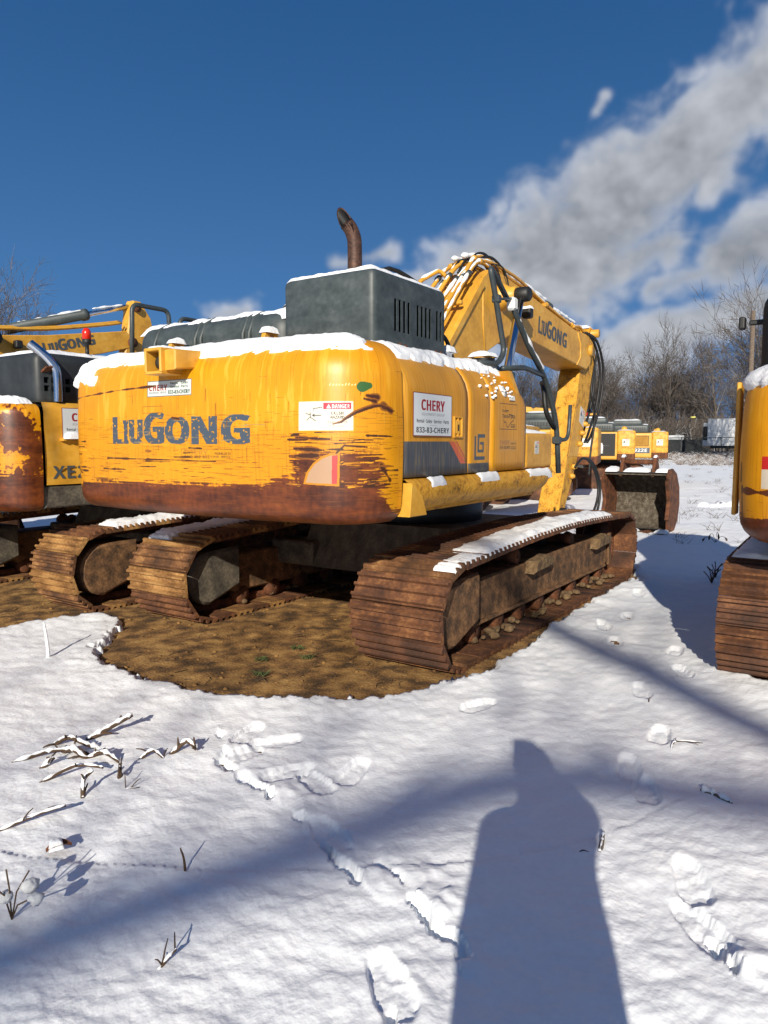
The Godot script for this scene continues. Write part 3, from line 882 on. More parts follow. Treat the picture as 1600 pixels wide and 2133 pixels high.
func crawler(parent, g, side, detail = true):
	var xc = side * g.gauge
	var pts = track_path(g.fr, g.ff, g.r0, g.r1, g.rise)
	var w = walk(pts, g.n)
	var st = S(false)
	for xs in [-0.09, 0.09]:
		for i in pts.size() - 1:
			var t = (pts[i + 1] - pts[i]).normalized()
			var nn = Vector2(t.y, -t.x)
			for e in [[-0.02, -0.10]]:
				var a = pts[i] + nn * e[0]; var b = pts[i + 1] + nn * e[0]; var c = pts[i + 1] + nn * e[1]; var d = pts[i] + nn * e[1]
				for x in [-0.025, 0.025]:
					quad(st, P(xc + xs + x, a.y, a.x), P(xc + xs + x, b.y, b.x), P(xc + xs + x, c.y, c.x), P(xc + xs + x, d.y, d.x), Vector3(x, 0, 0))
				quad(st, P(xc + xs - 0.025, c.y, c.x), P(xc + xs + 0.025, c.y, c.x), P(xc + xs + 0.025, d.y, d.x), P(xc + xs - 0.025, d.y, d.x), P(0, -nn.y, -nn.x))
	var tr = obj("crawler_track", st, M.rust, parent)
	if not g.has("mesh"): g.mesh = shoe_mesh(g.w, w[1])
	for k in w[0].size():
		var p = w[0][k][0]; var t = w[0][k][1]
		var o := MeshInstance3D.new()
		o.mesh = g.mesh
		var ms = g.left if side < 0 and g.has("left") else g.mats
		var m = ms[(k * 7 + int(side * 3) + k / 5 + 30) % ms.size()]
		o.material_override = m
		var up = P(0, -t.x, t.y)
		var jit = noise_b.get_noise_2d(k * 3.7, side * 9.0) * 0.05
		var zz = -P(0, t.y, t.x)
		o.transform = Transform3D(Basis(Vector3.RIGHT, up, zz).rotated(Vector3.RIGHT, jit), P(xc, p.y, p.x))
		put("track_shoe", o, tr)
	# frame between the wheels
	var fst = S()
	var yb = g.r0 * 2
	prism(fst, [Vector2(g.fr + 0.45, 0.20), Vector2(g.ff - 0.30, 0.20), Vector2(g.ff - 0.12, 0.32), Vector2(g.ff - 0.12, 0.56), Vector2(g.ff - 0.5, 0.62), Vector2(g.fr + 1.2, 0.60), Vector2(g.fr + 0.35, 0.60), Vector2(g.fr + 0.28, 0.45)], xc - 0.20, xc + 0.20, 0.02)
	var fr = obj("track_frame", fst, M.frame, parent)
	# end housing of the drive
	var es = S()
	var pr = []
	for i in 13:
		var t = PI / 2 + PI * i / 12.0
		pr.append(Vector2(g.fr + cos(t) * (g.r0 - 0.13), 0.03 + g.r0 + sin(t) * (g.r0 - 0.13)))
	pr.append(Vector2(g.fr + 0.42, 0.30)); pr.append(Vector2(g.fr + 0.42, 0.70))
	prism(es, pr, xc - 0.31, xc + 0.31, 0.03)
	obj("drive_housing", es, M.frame_grey if side < 0 else M.frame, parent)
	var fl = S()
	box(fl, P(xc + side * 0.21, 0.235, (g.fr + g.ff) / 2 + 0.1), Vector3(0.05, 0.03, g.ff - g.fr - 0.9), 0.006)
	obj("rib", fl, M.frame, fr)
	if detail:
		for f in [g.fr + 0.50, g.ff - 0.18]:
			var b1 = S(); box(b1, P(xc + side * 0.215, 0.42, f), Vector3(0.03, 0.40, 0.09), 0.008); obj("bracket", b1, M.frame, fr)
		for f in [lerpf(g.fr, g.ff, 0.42), lerpf(g.fr, g.ff, 0.86)]:
			var b2 = S()
			prism(b2, [Vector2(f - 0.26, 0.50), Vector2(f + 0.22, 0.52), Vector2(f + 0.26, 0.60), Vector2(f + 0.02, 0.66), Vector2(f - 0.22, 0.62)], xc + side * 0.20 - 0.11, xc + side * 0.20 + 0.11, 0.02)
			obj("step", b2, M.stone, fr)
	for i in 8:
		var rs = S(false)
		var f = lerpf(g.fr + 0.55, g.ff - 0.45, i / 7.0)
		lathe(rs, P(xc - 0.2, 0.16, f), P(xc + 0.2, 0.16, f), [[0.0, 0.01], [0.0, 0.09], [0.04, 0.105], [0.1, 0.105], [0.12, 0.075], [0.28, 0.075], [0.30, 0.105], [0.36, 0.105], [0.4, 0.09], [0.4, 0.01]], 14)
		obj("roller", rs, M.rust, parent)
	for i in 2:
		var rs = S(false)
		var f = lerpf(g.fr, g.ff, 0.34 + 0.34 * i)
		var yy = 0.03 + g.r0 * 2 + g.rise - 0.21
		lathe(rs, P(xc - 0.16, yy, f), P(xc + 0.16, yy, f), [[0.0, 0.01], [0.0, 0.07], [0.06, 0.09], [0.10, 0.06], [0.22, 0.06], [0.26, 0.09], [0.32, 0.07], [0.32, 0.01]], 14)
		obj("carrier_roller", rs, M.rust, parent)
	var ids = S(false)
	lathe(ids, P(xc - 0.12, 0.03 + g.r1, g.ff), P(xc + 0.12, 0.03 + g.r1, g.ff), [[0.0, 0.05], [0.0, g.r1 - 0.14], [0.03, g.r1 - 0.10], [0.21, g.r1 - 0.10], [0.24, g.r1 - 0.14], [0.24, 0.05]], 24)
	obj("idler_wheel", ids, M.rust, parent)
	return tr

func clump(st, c, r, seed_):
	var nz := FastNoiseLite.new(); nz.seed = seed_; nz.frequency = 1.0
	var rows = []
	for i in 6:
		var row = PackedVector3Array()
		for k in 9:
			var th = PI * i / 5.0; var ph = TAU * (k % 8) / 8.0
			var d = Vector3(sin(th) * cos(ph), cos(th), sin(th) * sin(ph))
			row.append(c + d * r * (1.0 + 0.45 * nz.get_noise_3dv(d * 1.6)) * Vector3(1, 0.75, 1.1))
		rows.append(row)
	sheet(st, rows)

func undercarriage(parent, g, detail = true):
	for side in [-1, 1]: crawler(parent, g, side, detail)
	var st = S()
	var gi = g.gauge - 0.18
	prism(st, [Vector2(-1.05, 0.42), Vector2(1.05, 0.42), Vector2(0.8, 0.90), Vector2(-0.8, 0.90)], -gi * 0.75, gi * 0.75, 0.02)
	for s in [-1, 1]:
		for f in [-0.85, 0.85]:
			box(st, P(s * gi * 0.82, 0.55, f), Vector3(gi * 0.5, 0.26, 0.42), 0.02)
	obj("car_body", st, M.frame_grey, parent)
	var rs = S(false)
	lathe(rs, P(0, 0.88, 0), P(0, 1.2, 0), [[0.0, 0.3], [0.0, 0.72], [0.1, 0.74], [0.28, 0.74], [0.28, 0.3]], 28)
	obj("slewing_ring", rs, M.darkgrey, parent)

func rail(parent, pts, r, called = "guard_rail", m = null, bend = 0.07):
	var st = S(false)
	tube(st, bent(pts, bend), r, 8)
	return obj(called, st, M.rail if m == null else m, parent)

# snow lying along a bar
func bar_snow(parent, pts, r, seed_):
	var nz := FastNoiseLite.new(); nz.seed = seed_; nz.frequency = 4.0
	var fine = []
	for i in pts.size() - 1:
		var n = maxi(2, int(pts[i].distance_to(pts[i + 1]) / 0.05))
		for k in n: fine.append(pts[i].lerp(pts[i + 1], float(k) / n))
	fine.append(pts[-1])
	var rr = []; var pp = []
	for i in fine.size():
		var v = nz.get_noise_3dv(fine[i])
		rr.append(r * (0.75 + v * 0.8) if i > 0 and i < fine.size() - 1 else r * 0.2); pp.append(fine[i] + Vector3(0, r * 0.55, 0))
	var st = S(false)
	tube(st, pp, rr, 7)
	return obj("snow_cover", st, M.snow, parent)

func lettering(parent, text, at, basis, cap, width, m, called = "lettering"):
	var t = text_tris(text, 700)
	var lo = 1e9; var hi = -1e9; var base = 1e9; var top = -1e9
	for p in text_tris("H", 700): base = minf(base, p.y); top = maxf(top, p.y)
	for p in t: lo = minf(lo, p.x); hi = maxf(hi, p.x)
	var st = S()
	for i in range(0, t.size(), 3):
		var v = []
		for k in 3: v.append(at + basis * Vector3((t[i + k].x - lo) / (hi - lo) * width, (t[i + k].y - base) / (top - base) * cap, 0))
		tri(st, v[0], v[1], v[2], basis.z)
	return obj(called, st, m, parent)

func wordmark_mesh(parent, at, basis, cap, width, m):
	var st = S()
	for q in WORD:
		var t = text_tris(q[0], 700)
		var lo = 1e9; var hi = -1e9; var base = 1e9; var top = -1e9
		for p in text_tris("H", 700): base = minf(base, p.y); top = maxf(top, p.y)
		for p in t: lo = minf(lo, p.x); hi = maxf(hi, p.x)
		for off in [-0.008, 0.008]:
			for i in range(0, t.size(), 3):
				var v = []
				for j in 3: v.append(at + basis * Vector3(width * (q[1] + (t[i + j].x - lo) / (hi - lo) * q[2] + off), (t[i + j].y - base) / (top - base) * cap * q[3], off * 0.1))
				tri(st, v[0], v[1], v[2], basis.z)
	return obj("lettering", st, m, parent)

func plate(parent, called, a, u, v, n, thick, m):
	# flat printed plate: a = top left corner, u to the right, v downwards, n outward
	var st = S()
	var f = n * thick
	var q = [a + f, a + u + f, a + u + v + f, a + v + f]
	var uv = [Vector2(0, 0), Vector2(1, 0), Vector2(1, 1), Vector2(0, 1)]
	for t in [[0, 1, 2], [0, 2, 3]]:
		var k = t
		if (q[t[1]] - q[t[0]]).cross(q[t[2]] - q[t[0]]).dot(n) > 0: k = [t[0], t[2], t[1]]
		for i in k: st.set_uv(uv[i]); st.add_vertex(q[i])
	for i in 4:
		var j = (i + 1) % 4
		st.set_uv(Vector2(0.002, 0.002))
		quad(st, q[i], q[j], q[j] - f, q[i] - f, (q[i] + q[j]) * 0.5 - (a + u * 0.5 + v * 0.5 + f))
	return obj(called, st, m, parent)

# ---------------------------------------------------------------- the big excavator in the middle
func main_excavator():
	var t = thing("excavator", "yellow excavator with rusty counterweight and tall grey exhaust hood, in the middle", "excavator", MAIN, -YAW, "excavators stored on the lot")
	var g = {"gauge": 1.36, "w": 0.81, "fr": -2.16, "ff": 2.22, "r0": 0.39, "r1": 0.40, "rise": 0.07, "n": 46, "mats": [M.shoe[0], M.shoe[2], M.shoe[0], M.shoe[3], M.shoe[2]], "left": [M.shoe[1], M.shoe[3], M.shoe[1], M.shoe[0]]}
	undercarriage(t, g)
	# stones and clods packed on the lower run
	for side in [-1, 1]:
		var ss = S(false)
		for k in 70:
			var f = rng.randf_range(-1.7, 2.0)
			clump(ss, P(side * 1.36 + rng.randf_range(0.10, 0.30) * (1 if side > 0 else rng.randf_range(-1, 1)), 0.09, f), rng.randf_range(0.02, 0.048), k)
		var o = obj("packed_stones", ss, M.stone, t)
		o.set_meta("kind", "stuff")
	# upper frame
	var st = S()
	prism(st, [Vector2(-2.83, 1.22), Vector2(-0.08, 1.22), Vector2(-0.08, 1.50), Vector2(-2.83, 1.50)], -1.42, 1.42, 0.015)
	prism(st, [Vector2(-0.08, 1.22), Vector2(1.9, 1.22), Vector2(1.9, 1.46), Vector2(-0.08, 1.46)], -1.40, 0.55, 0.015)
	obj("upper_frame", st, M.yellow_dirty, t)
	st = S()
	box(st, P(-0.05, 1.94, -1.76), Vector3(2.95, 0.9, 2.1), 0.01)
	box(st, P(0.02, 2.395, -1.76), Vector3(2.6, 0.04, 2.12), 0.01)
	obj("engine_bay", st, M.black, t)
	st = S()
	box(st, P(-0.1, 2.425, -1.75), Vector3(2.7, 0.03, 2.08), 0.01)
	obj("engine_deck", st, M.yellow, t)
	# counterweight
	var cw = counterweight(t, {"hw": 1.6, "fb": 2.835, "cb": 2.9, "ca": 0.42, "rear": 3.42, "sag": 0.15, "y0": 1.2, "y1": 2.44, "rt": 0.26, "rb": 0.13}, 0)
	snow("snow_cover", t, 110, 26, func(u, v): return cw_point(cw, lerpf(0.055, 0.945, u), lerpf(0.17, 0.66, v)), func(u, v): return cw_normal(cw, lerpf(0.055, 0.945, u), lerpf(0.17, 0.66, v)), 0.046, 21, 0.5, 0.16)
	snow("snow_cover", t, 40, 22, func(u, v): return cw_point(cw, lerpf(0.03, 0.235, u), lerpf(0.02, 0.30, v)), func(u, v): return cw_normal(cw, lerpf(0.03, 0.235, u), lerpf(0.02, 0.30, v)), 0.045, 33, 0.95, 0.3)
	for s in [-1, 1]:
		var es = S(false)
		var pr = []
		for i in 13:
			var a = PI * i / 12.0
			pr.append(Vector2(-2.78 + cos(a) * 0.085, 2.53 + sin(a) * 0.085))
		pr.append(Vector2(-2.865, 2.44)); pr.append(Vector2(-2.695, 2.44))
		es = S()
		prism(es, pr, s * 0.36 - 0.02 - (0.0 if s > 0 else 0.35), s * 0.36 + 0.02 - (0.0 if s > 0 else 0.35), 0.006)
		var eye = obj("lifting_eye", es, M.yellow, t)
		var ex = s * 0.36 - (0.0 if s > 0 else 0.35)
		var hs = S(false); lathe(hs, P(ex - 0.022, 2.53, -2.78), P(ex + 0.022, 2.53, -2.78), [[0.0, 0.0], [0.0, 0.036], [0.044, 0.036], [0.044, 0.0]], 14); obj("eye_hole", hs, M.rust, eye)
		snow("snow_cover", t, 8, 8, func(u, v): return P(ex - 0.04 + 0.08 * v, 2.60, -2.86 + 0.16 * u), Vector3.UP, 0.05, 40 + s, 0.1, 0.4)
	# rear view camera on the counterweight
	var cs = S()
	box(cs, P(-0.085, 2.320, -3.490), Vector3(0.022, 0.17, 0.22), 0.005); box(cs, P(0.075, 2.320, -3.490), Vector3(0.022, 0.17, 0.22), 0.005)
	box(cs, P(-0.005, 2.403, -3.490), Vector3(0.182, 0.022, 0.22), 0.005); box(cs, P(-0.005, 2.240, -3.490), Vector3(0.182, 0.022, 0.22), 0.005)
	prism(cs, [Vector2(-3.570, 2.255), Vector2(-3.2, 2.295), Vector2(-3.2, 2.410), Vector2(-3.570, 2.395)], 0.087, 0.20, 0.01)
	var ch = obj("camera_housing", cs, M.yellow, t)
	var cb2 = S(); box(cb2, P(-0.005, 2.320, -3.410), Vector3(0.138, 0.141, 0.02), 0.002); obj("housing_back", cb2, M.black, ch)
	var ls = S(false); lathe(ls, P(-0.005, 2.315, -3.410), P(-0.005, 2.315, -3.530), [[0.0, 0.058], [0.10, 0.058], [0.105, 0.045], [0.13, 0.045], [0.13, 0.0]], 16); obj("camera_lens", ls, M.darkgrey, ch)
	var lg = S(); box(lg, P(-0.005, 2.315, -3.522), Vector3(0.03, 0.05, 0.02), 0.004); obj("lens_glass", lg, M.letter_white, ch)
	snow("snow_cover", t, 10, 8, func(u, v): return P(lerpf(-0.10, 0.08, u), 2.410, lerpf(-3.590, -3.380, v)), Vector3.UP, 0.04, 51, 0.1, 0.3)
	# right-hand cowl: three doors over the pump and cooler
	var prof = []
	for i in 8: prof.append(Vector2(1.60, lerpf(1.505, 2.08, i / 7.0)))
	for i in range(1, 9):
		var a = PI / 2 * i / 8.0
		prof.append(Vector2(1.26 + 0.34 * cos(a), 2.08 + 0.34 * sin(a)))
	prof.append(Vector2(1.05, 2.425)); prof.append(Vector2(0.85, 2.43))
	prof.reverse()                       # from the top down
	var pv = [0.0]
	for i in range(1, prof.size()): pv.append(pv[i - 1] + prof[i].distance_to(prof[i - 1]))
	var ys = []
	for i in 480:
		var a = (i + 0.5) / 480.0 * pv[-1]
		for k in range(1, prof.size()):
			if a <= pv[k]: ys.append(lerpf(prof[k - 1].y, prof[k].y, (a - pv[k - 1]) / (pv[k] - pv[k - 1]))); break
	while ys.size() < 480: ys.append(1.505)
	var cm = paint_cowl(-2.83, -0.68, ys)
	var doors = [["side_door", -2.825, -1.846], ["side_door", -1.836, -1.452], ["side_door", -1.442, -0.69]]
	var door_nodes = []
	for d in doors:
		var rows = []; var uvs = []
		for i in prof.size():
			var fe = d[2]
			if d[2] > -1.0: fe = lerpf(-0.69, -1.02, smoothstep(2.05, 2.40, prof[i].y))
			var row = PackedVector3Array(); var uv = PackedVector2Array()
			for k in 13:
				var f = lerpf(d[1], fe, k / 12.0)
				var dent = 0.006 * noise_a.get_noise_2d(f * 2.0, prof[i].y * 2.0) - (0.012 if k == 0 or k == 12 else 0.0)
				row.append(P(prof[i].x + dent, prof[i].y, f)); uv.append(Vector2((f + 2.83) / 2.15, pv[i] / pv[-1]))
			rows.append(row); uvs.append(uv)
		st = S(false)
		sheet(st, rows, uvs, true)
		# returned edges give the doors thickness
		for k in [0, 12]:
			for i in prof.size() - 1:
				st.set_uv(uvs[i][k])
				quad(st, rows[i][k], rows[i + 1][k], rows[i + 1][k] - Vector3(0.04, 0, 0), rows[i][k] - Vector3(0.04, 0, 0), P(0, 0, -1.0 if k == 0 else 1.0))
		for k in 12:
			st.set_uv(uvs[-1][k])
			quad(st, rows[-1][k], rows[-1][k + 1], rows[-1][k + 1] - Vector3(0.04, 0, 0), rows[-1][k] - Vector3(0.04, 0, 0), Vector3.DOWN)
		door_nodes.append(obj(d[0], st, cm, t))
	# nose closing the cowl in front
	st = S()
	prism(st, [Vector2(-0.76, 1.51), Vector2(-0.70, 1.51), Vector2(-0.70, 2.04), Vector2(-1.02, 2.37), Vector2(-1.08, 2.37), Vector2(-0.76, 2.02)], -0.4, 1.585)
	obj("cowl_nose", st, M.yellow, t)
	plate(t, "sign_plate", P(1.606, 2.098, -2.70), P(0, -0.003, 0.55), P(0, -0.305, 0), Vector3.RIGHT, 0.004, M.sign)
	# latch in its pocket
	st = S()
	box(st, P(1.603, 1.865, -2.045), Vector3(0.02, 0.155, 0.012), 0.003)
	for q in [[1.94, -2.045, 0.012, 0.13], [1.79, -2.045, 0.012, 0.13], [1.865, -2.105, 0.15, 0.012], [1.865, -1.985, 0.15, 0.012]]:
		box(st, P(1.606, q[0], q[1]), Vector3(0.02, q[2], q[3]), 0.003)
	box(st, P(1.603, 1.865, -2.045), Vector3(0.016, 0.1, 0.07), 0.005)
	var la = obj("door_latch", st, M.yellow, door_nodes[0])
	st = S(); box(st, P(1.613, 1.86, -2.045), Vector3(0.008, 0.05, 0.012), 0.002); obj("key_hole", st, M.black, la)
	# round and square white marks on the front panel
	st = S(false); lathe(st, P(1.574, 2.185, -1.17), P(1.594, 2.192, -1.17), [[0.0, 0.0], [0.0, 0.05], [0.012, 0.05], [0.012, 0.0]], 18); obj("round_sticker", st, M.letter_white, door_nodes[2])
	plate(door_nodes[2], "blank_sticker", P(1.598, 2.155, -1.09), P(0, 0, 0.11), P(0.004, -0.04, 0), Vector3.RIGHT, 0.004, M.letter_white)
	st = S(false)
	for k in 34:
		var an = rng.randf_range(0.15, 1.1); var ff = -1.75 + 0.75 * sqrt(rng.randf())
		clump(st, P(1.26 + 0.345 * cos(an * 0.75), 2.08 + 0.345 * sin(an * 0.75), ff), rng.randf_range(0.006, 0.02), 800 + k)
	var fl = obj("snow_flakes", st, M.snow, t); fl.set_meta("kind", "stuff")
	# tool box in front of the cowl
	st = S()
	rbox(st, P(1.1, 1.67, -0.37), Vector3(1.0, 0.33, 0.66), 0.035)
	obj("tool_box", st, M.yellow, t)
	snow("snow_cover", t, 16, 24, func(u, v): return P(lerpf(0.75, 1.58, v), 1.83, lerpf(-0.68, -0.06, u)), Vector3.UP, 0.05, 61, 0.12, 0.15)
	plate(t, "warning_label", P(1.602, 1.76, -0.50), P(0, 0, 0.10), P(0, -0.12, 0), Vector3.RIGHT, 0.002, M.small_label)
	# skirt below the doors, rolled outwards
	var sk = [Vector2(1.56, 1.497), Vector2(1.605, 1.49), Vector2(1.635, 1.46), Vector2(1.645, 1.41), Vector2(1.625, 1.345), Vector2(1.57, 1.285), Vector2(1.46, 1.245), Vector2(1.40, 1.24)]
	var rows2 = []
	for p in sk:
		var row = PackedVector3Array()
		for k in 25:
			var f = lerpf(-2.80, 0.0, k / 24.0)
			var e = smoothstep(-0.3, 0.0, f)
			row.append(P(p.x - 0.05 * e + 0.004 * noise_a.get_noise_2d(f * 3, p.y * 5), lerpf(p.y, 1.42 + (p.y - 1.37) * 0.8, e), f))
		rows2.append(row)
	st = S(false); sheet(st, rows2, null, true)
	var skirt = obj("side_skirt", st, M.yellow_dirty, t)
	st = S()
	prism(st, [Vector2(-2.83, 1.24), Vector2(-2.60, 1.24), Vector2(-2.66, 1.38), Vector2(-2.80, 1.47)], 1.40, 1.665, 0.004)
	obj("skirt_end", st, M.yellow, skirt)
	for q in [[-2.38, 0.24], [-1.52, 0.40], [-0.42, 0.62]]:
		snow("snow_cover", t, 14, 8, func(u, v): return P(lerpf(1.585, 1.645, v), lerpf(1.492, 1.42, v * v), q[0] + q[1] * (u - 0.5)), Vector3(0.5, 0.85, 0).normalized(), 0.026, int(q[0] * 100) + 700, 0.3, 0.25)
	# snow along the cowl top
	var onc = func(u, v):
		var x = lerpf(1.50, 0.98, v)
		var y = 2.08 + sqrt(maxf(0.34 * 0.34 - pow(maxf(x - 1.26, 0.0), 2), 0.0)) if x > 1.26 else 2.425
		return P(x, y, lerpf(-2.78, -0.95, u))
	snow("snow_cover", t, 90, 22, onc, func(u, v): return Vector3(smoothstep(1.0, 0.0, v * 1.8) * 0.6, 1, 0).normalized(), 0.055, 71, 0.30, 0.22)
	# tall exhaust hood with louvre slots cut right in
	var hood := CSGCombiner3D.new()
	put("exhaust_hood", hood, t)
	st = S(false)
	rbox(st, P(0.835, 2.71, -2.15), Vector3(0.86, 0.56, 1.06), 0.055)
	st.generate_normals(); st.index()
	var hm := CSGMesh3D.new(); hm.mesh = st.commit(); hm.material = M.grey
	hood.add_child(hm)
	var hollow := CSGBox3D.new(); hollow.operation = CSGShape3D.OPERATION_SUBTRACTION
	hollow.size = Vector3(0.849, 0.45, 0.95); hollow.position = P(0.835, 2.71, -2.15); hollow.material = M.grey
	hood.add_child(hollow)
	for gq in [[-2.40, 4], [-2.08, 4], [-1.78, 4]]:
		for k in gq[1]:
			var cb := CSGBox3D.new()
			cb.operation = CSGShape3D.OPERATION_SUBTRACTION
			cb.size = Vector3(0.24, 0.235, 0.034); cb.position = P(1.25, 2.69, gq[0] + k * 0.062); cb.material = M.grey
			hood.add_child(cb)
	for q in [[-2.34, 2.475], [-2.26, 2.47], [-1.80, 2.475], [-1.72, 2.475]]:
		st = S(false); lathe(st, P(1.26, q[1], q[0]), P(1.285, q[1], q[0]), [[0.0, 0.0], [0.0, 0.018], [0.012, 0.018], [0.018, 0.01], [0.018, 0.0]], 10); obj("bolt", st, M.rust, t)
	snow("snow_cover", t, 40, 34, func(u, v): return P(lerpf(0.43, 1.24, v), 2.988, lerpf(-2.66, -1.64, u)), Vector3.UP, 0.032, 81, 0.12, 0.06)
	# exhaust stack, curved and cut open at a slant
	st = S(false)
	var ep = curve([P(0.85, 2.95, -2.34), P(0.85, 3.10, -2.34), P(0.85, 3.22, -2.34), P(0.848, 3.31, -2.345), P(0.832, 3.38, -2.365), P(0.80, 3.435, -2.395)], 4)
	var cut_n = P(-0.05, -0.05, -1.0).normalized()
	var mouth = []
	var lining = S(false)
	for rad in [0.056, 0.049]:
		var rings = []
		for i in ep.size():
			var d = (ep[mini(i + 1, ep.size() - 1)] - ep[maxi(i - 1, 0)]).normalized()
			var sd = d.cross(Vector3(0, 0, 1)).normalized(); var lf = sd.cross(d)
			var ring = PackedVector3Array()
			for k in 21:
				var a = TAU * k / 20.0
				var p = ep[i] + (sd * cos(a) + lf * sin(a)) * rad
				if i == ep.size() - 1: p += d * clampf((ep[i] - p).dot(cut_n) / d.dot(cut_n), -0.17, 0.17)
				ring.append(p)
			rings.append(ring)
		sheet(st if rad > 0.05 else lining, rings, null, rad < 0.05)
		mouth.append(rings[-1])
	sheet(st, mouth)
	var xp = obj("exhaust_pipe", st, M.rust_pipe, t)
	obj("sooty_lining", lining, M.black, xp)
	st = S(false); lathe(st, ep[3], ep[4], [[0.0, 0.0], [0.0, 0.047]], 14); obj("pipe_soot", st, M.black, t)
	# low ribbed hood left of it
	st = S(false); rbox(st, P(-0.52, 2.57, -2.28), Vector3(1.86, 0.47, 0.74), 0.17, 4)
	var low = obj("engine_cover", st, M.grey, t)
	for x in [-1.15, -0.62, -0.55, -0.05, 0.02]:
		st = S(false)
		var hoop = []
		for q in [[2.40, -2.655], [2.63, -2.655], [2.75, -2.60], [2.808, -2.49], [2.808, -2.07], [2.75, -1.96], [2.63, -1.905]]: hoop.append(P(x, q[0], q[1]))
		tube(st, hoop, 0.022, 6); obj("rib", st, M.grey, low)
	snow("snow_cover", t, 70, 20, func(u, v): return P(lerpf(-1.43, 0.41, u), 2.80 - 0.06 * pow(absf(v - 0.5) * 2.0, 6.0), lerpf(-2.60, -1.98, v)), Vector3.UP, 0.042, 91, 0.35, 0.2)
	st = S(false); rbox(st, P(0.02, 2.86, -1.70), Vector3(0.70, 0.30, 0.4), 0.05); obj("air_cleaner_box", st, M.grey, t)
	snow("snow_cover", t, 20, 12, func(u, v): return P(lerpf(-0.31, 0.35, u), 3.008, lerpf(-1.88, -1.52, v)), Vector3.UP, 0.035, 95, 0.15, 0.15)
	# rails on the left walkway
	rail(t, [P(-1.53, 2.45, -2.62), P(-1.53, 3.03, -2.60), P(-1.53, 3.03, -2.18), P(-1.53, 2.45, -2.16)], 0.022)
	rail(t, [P(-1.53, 2.45, -2.06), P(-1.53, 2.98, -2.04), P(-1.53, 2.98, -1.62), P(-1.53, 2.45, -1.6)], 0.022)
	# left side body and cab, seen only from elsewhere
	st = S(); rbox(st, P(-1.2, 1.97, -1.75), Vector3(0.8, 0.95, 2.12), 0.06); obj("side_body", st, M.yellow, t)
	cab(t, -1.5, -0.55, 0.35, 1.95, 1.5, 3.02, M.yellow)
	boom_and_arm(t)
	main_rails(t)
	# snow on the tracks
	var gp = track_path(g.fr, g.ff, g.r0, g.r1, g.rise)
	track_snow(t, gp, 1.42, 1.76, 70, 101, 101, 0.052)
	track_snow(t, gp, 1.56, 1.75, 101, 108, 107, 0.03)
	track_snow(t, gp, -1.74, -1.40, 76, 108, 111, 0.045)
	return t

# snow on the upper run: i0..i1 index into the path (64..104 upper run, then round the rear)
func track_snow(t, gp, x0, x1, i0, i1, sd, thick):
	var nn = (i1 - i0) * 3
	snow("snow_cover", t, nn, 16, func(u, v):
		var a = lerpf(i0, i1, u); var i = int(a); var k = a - i
		var p = gp[i].lerp(gp[mini(i + 1, gp.size() - 1)], k)
		var ripple = absf(sin(p.x * 48.0)) * 0.012
		return P(lerpf(x0, x1, v), p.y + 0.022 + ripple, p.x),
		func(u, v):
			var i = int(lerpf(i0, i1, u))
			var tt = (gp[mini(i + 1, gp.size() - 1)] - gp[i]).normalized()
			return P(0, -tt.x, tt.y).normalized(), thick, sd, 0.22, 0.2)

func cab(t, x0, x1, f0, f1, y0, y1, m):
	var st = S()
	var w = 0.07
	for q in [[x0, f0], [x1, f0], [x0, f1], [x1, f1]]:
		box(st, P(q[0] + (w / 2 if q[0] == x0 else -w / 2), (y0 + y1) / 2, q[1] + (w / 2 if q[1] == f0 else -w / 2)), Vector3(w, y1 - y0, w), 0.015)
	box(st, P((x0 + x1) / 2, y1 + 0.03, (f0 + f1) / 2), Vector3(x1 - x0 + 0.04, 0.09, f1 - f0 + 0.06), 0.03)
	box(st, P((x0 + x1) / 2, y0 + 0.22, (f0 + f1) / 2), Vector3(x1 - x0 - 0.01, 0.44, f1 - f0 - 0.01), 0.02)
	var c = obj("cab", st, m, t)
	for q in [[P((x0 + x1) / 2, (y0 + y1) / 2 + 0.2, f0 + 0.035), Vector3(x1 - x0 - 0.14, y1 - y0 - 0.45, 0.01)], [P((x0 + x1) / 2, (y0 + y1) / 2 + 0.2, f1 - 0.035), Vector3(x1 - x0 - 0.14, y1 - y0 - 0.45, 0.01)], [P(x0 + 0.035, (y0 + y1) / 2 + 0.2, (f0 + f1) / 2), Vector3(0.01, y1 - y0 - 0.45, f1 - f0 - 0.14)], [P(x1 - 0.035, (y0 + y1) / 2 + 0.2, (f0 + f1) / 2), Vector3(0.01, y1 - y0 - 0.45, f1 - f0 - 0.14)]]:
		st = S(); box(st, q[0], q[1], 0.001); obj("window_pane", st, M.glass, c)

func cylinder_ram(parent, a, b, cut, r_barrel, r_rod):
	var d = (b - a).normalized(); var L = a.distance_to(b)
	var st = S(false)
	lathe(st, a, b, [[0.0, 0.0], [0.0, r_barrel], [L * cut - 0.10, r_barrel], [L * cut - 0.09, r_barrel * 1.22], [L * cut, r_barrel * 1.22], [L * cut + 0.01, r_rod * 1.1], [L * cut + 0.01, 0.0]], 18)
	var o = obj("hydraulic_cylinder", st, M.grey, parent)
	st = S(false)
	lathe(st, a, b, [[L * cut, r_rod], [L, r_rod], [L, 0.0]], 16)
	obj("piston_rod", st, M.chrome, o)
	return o

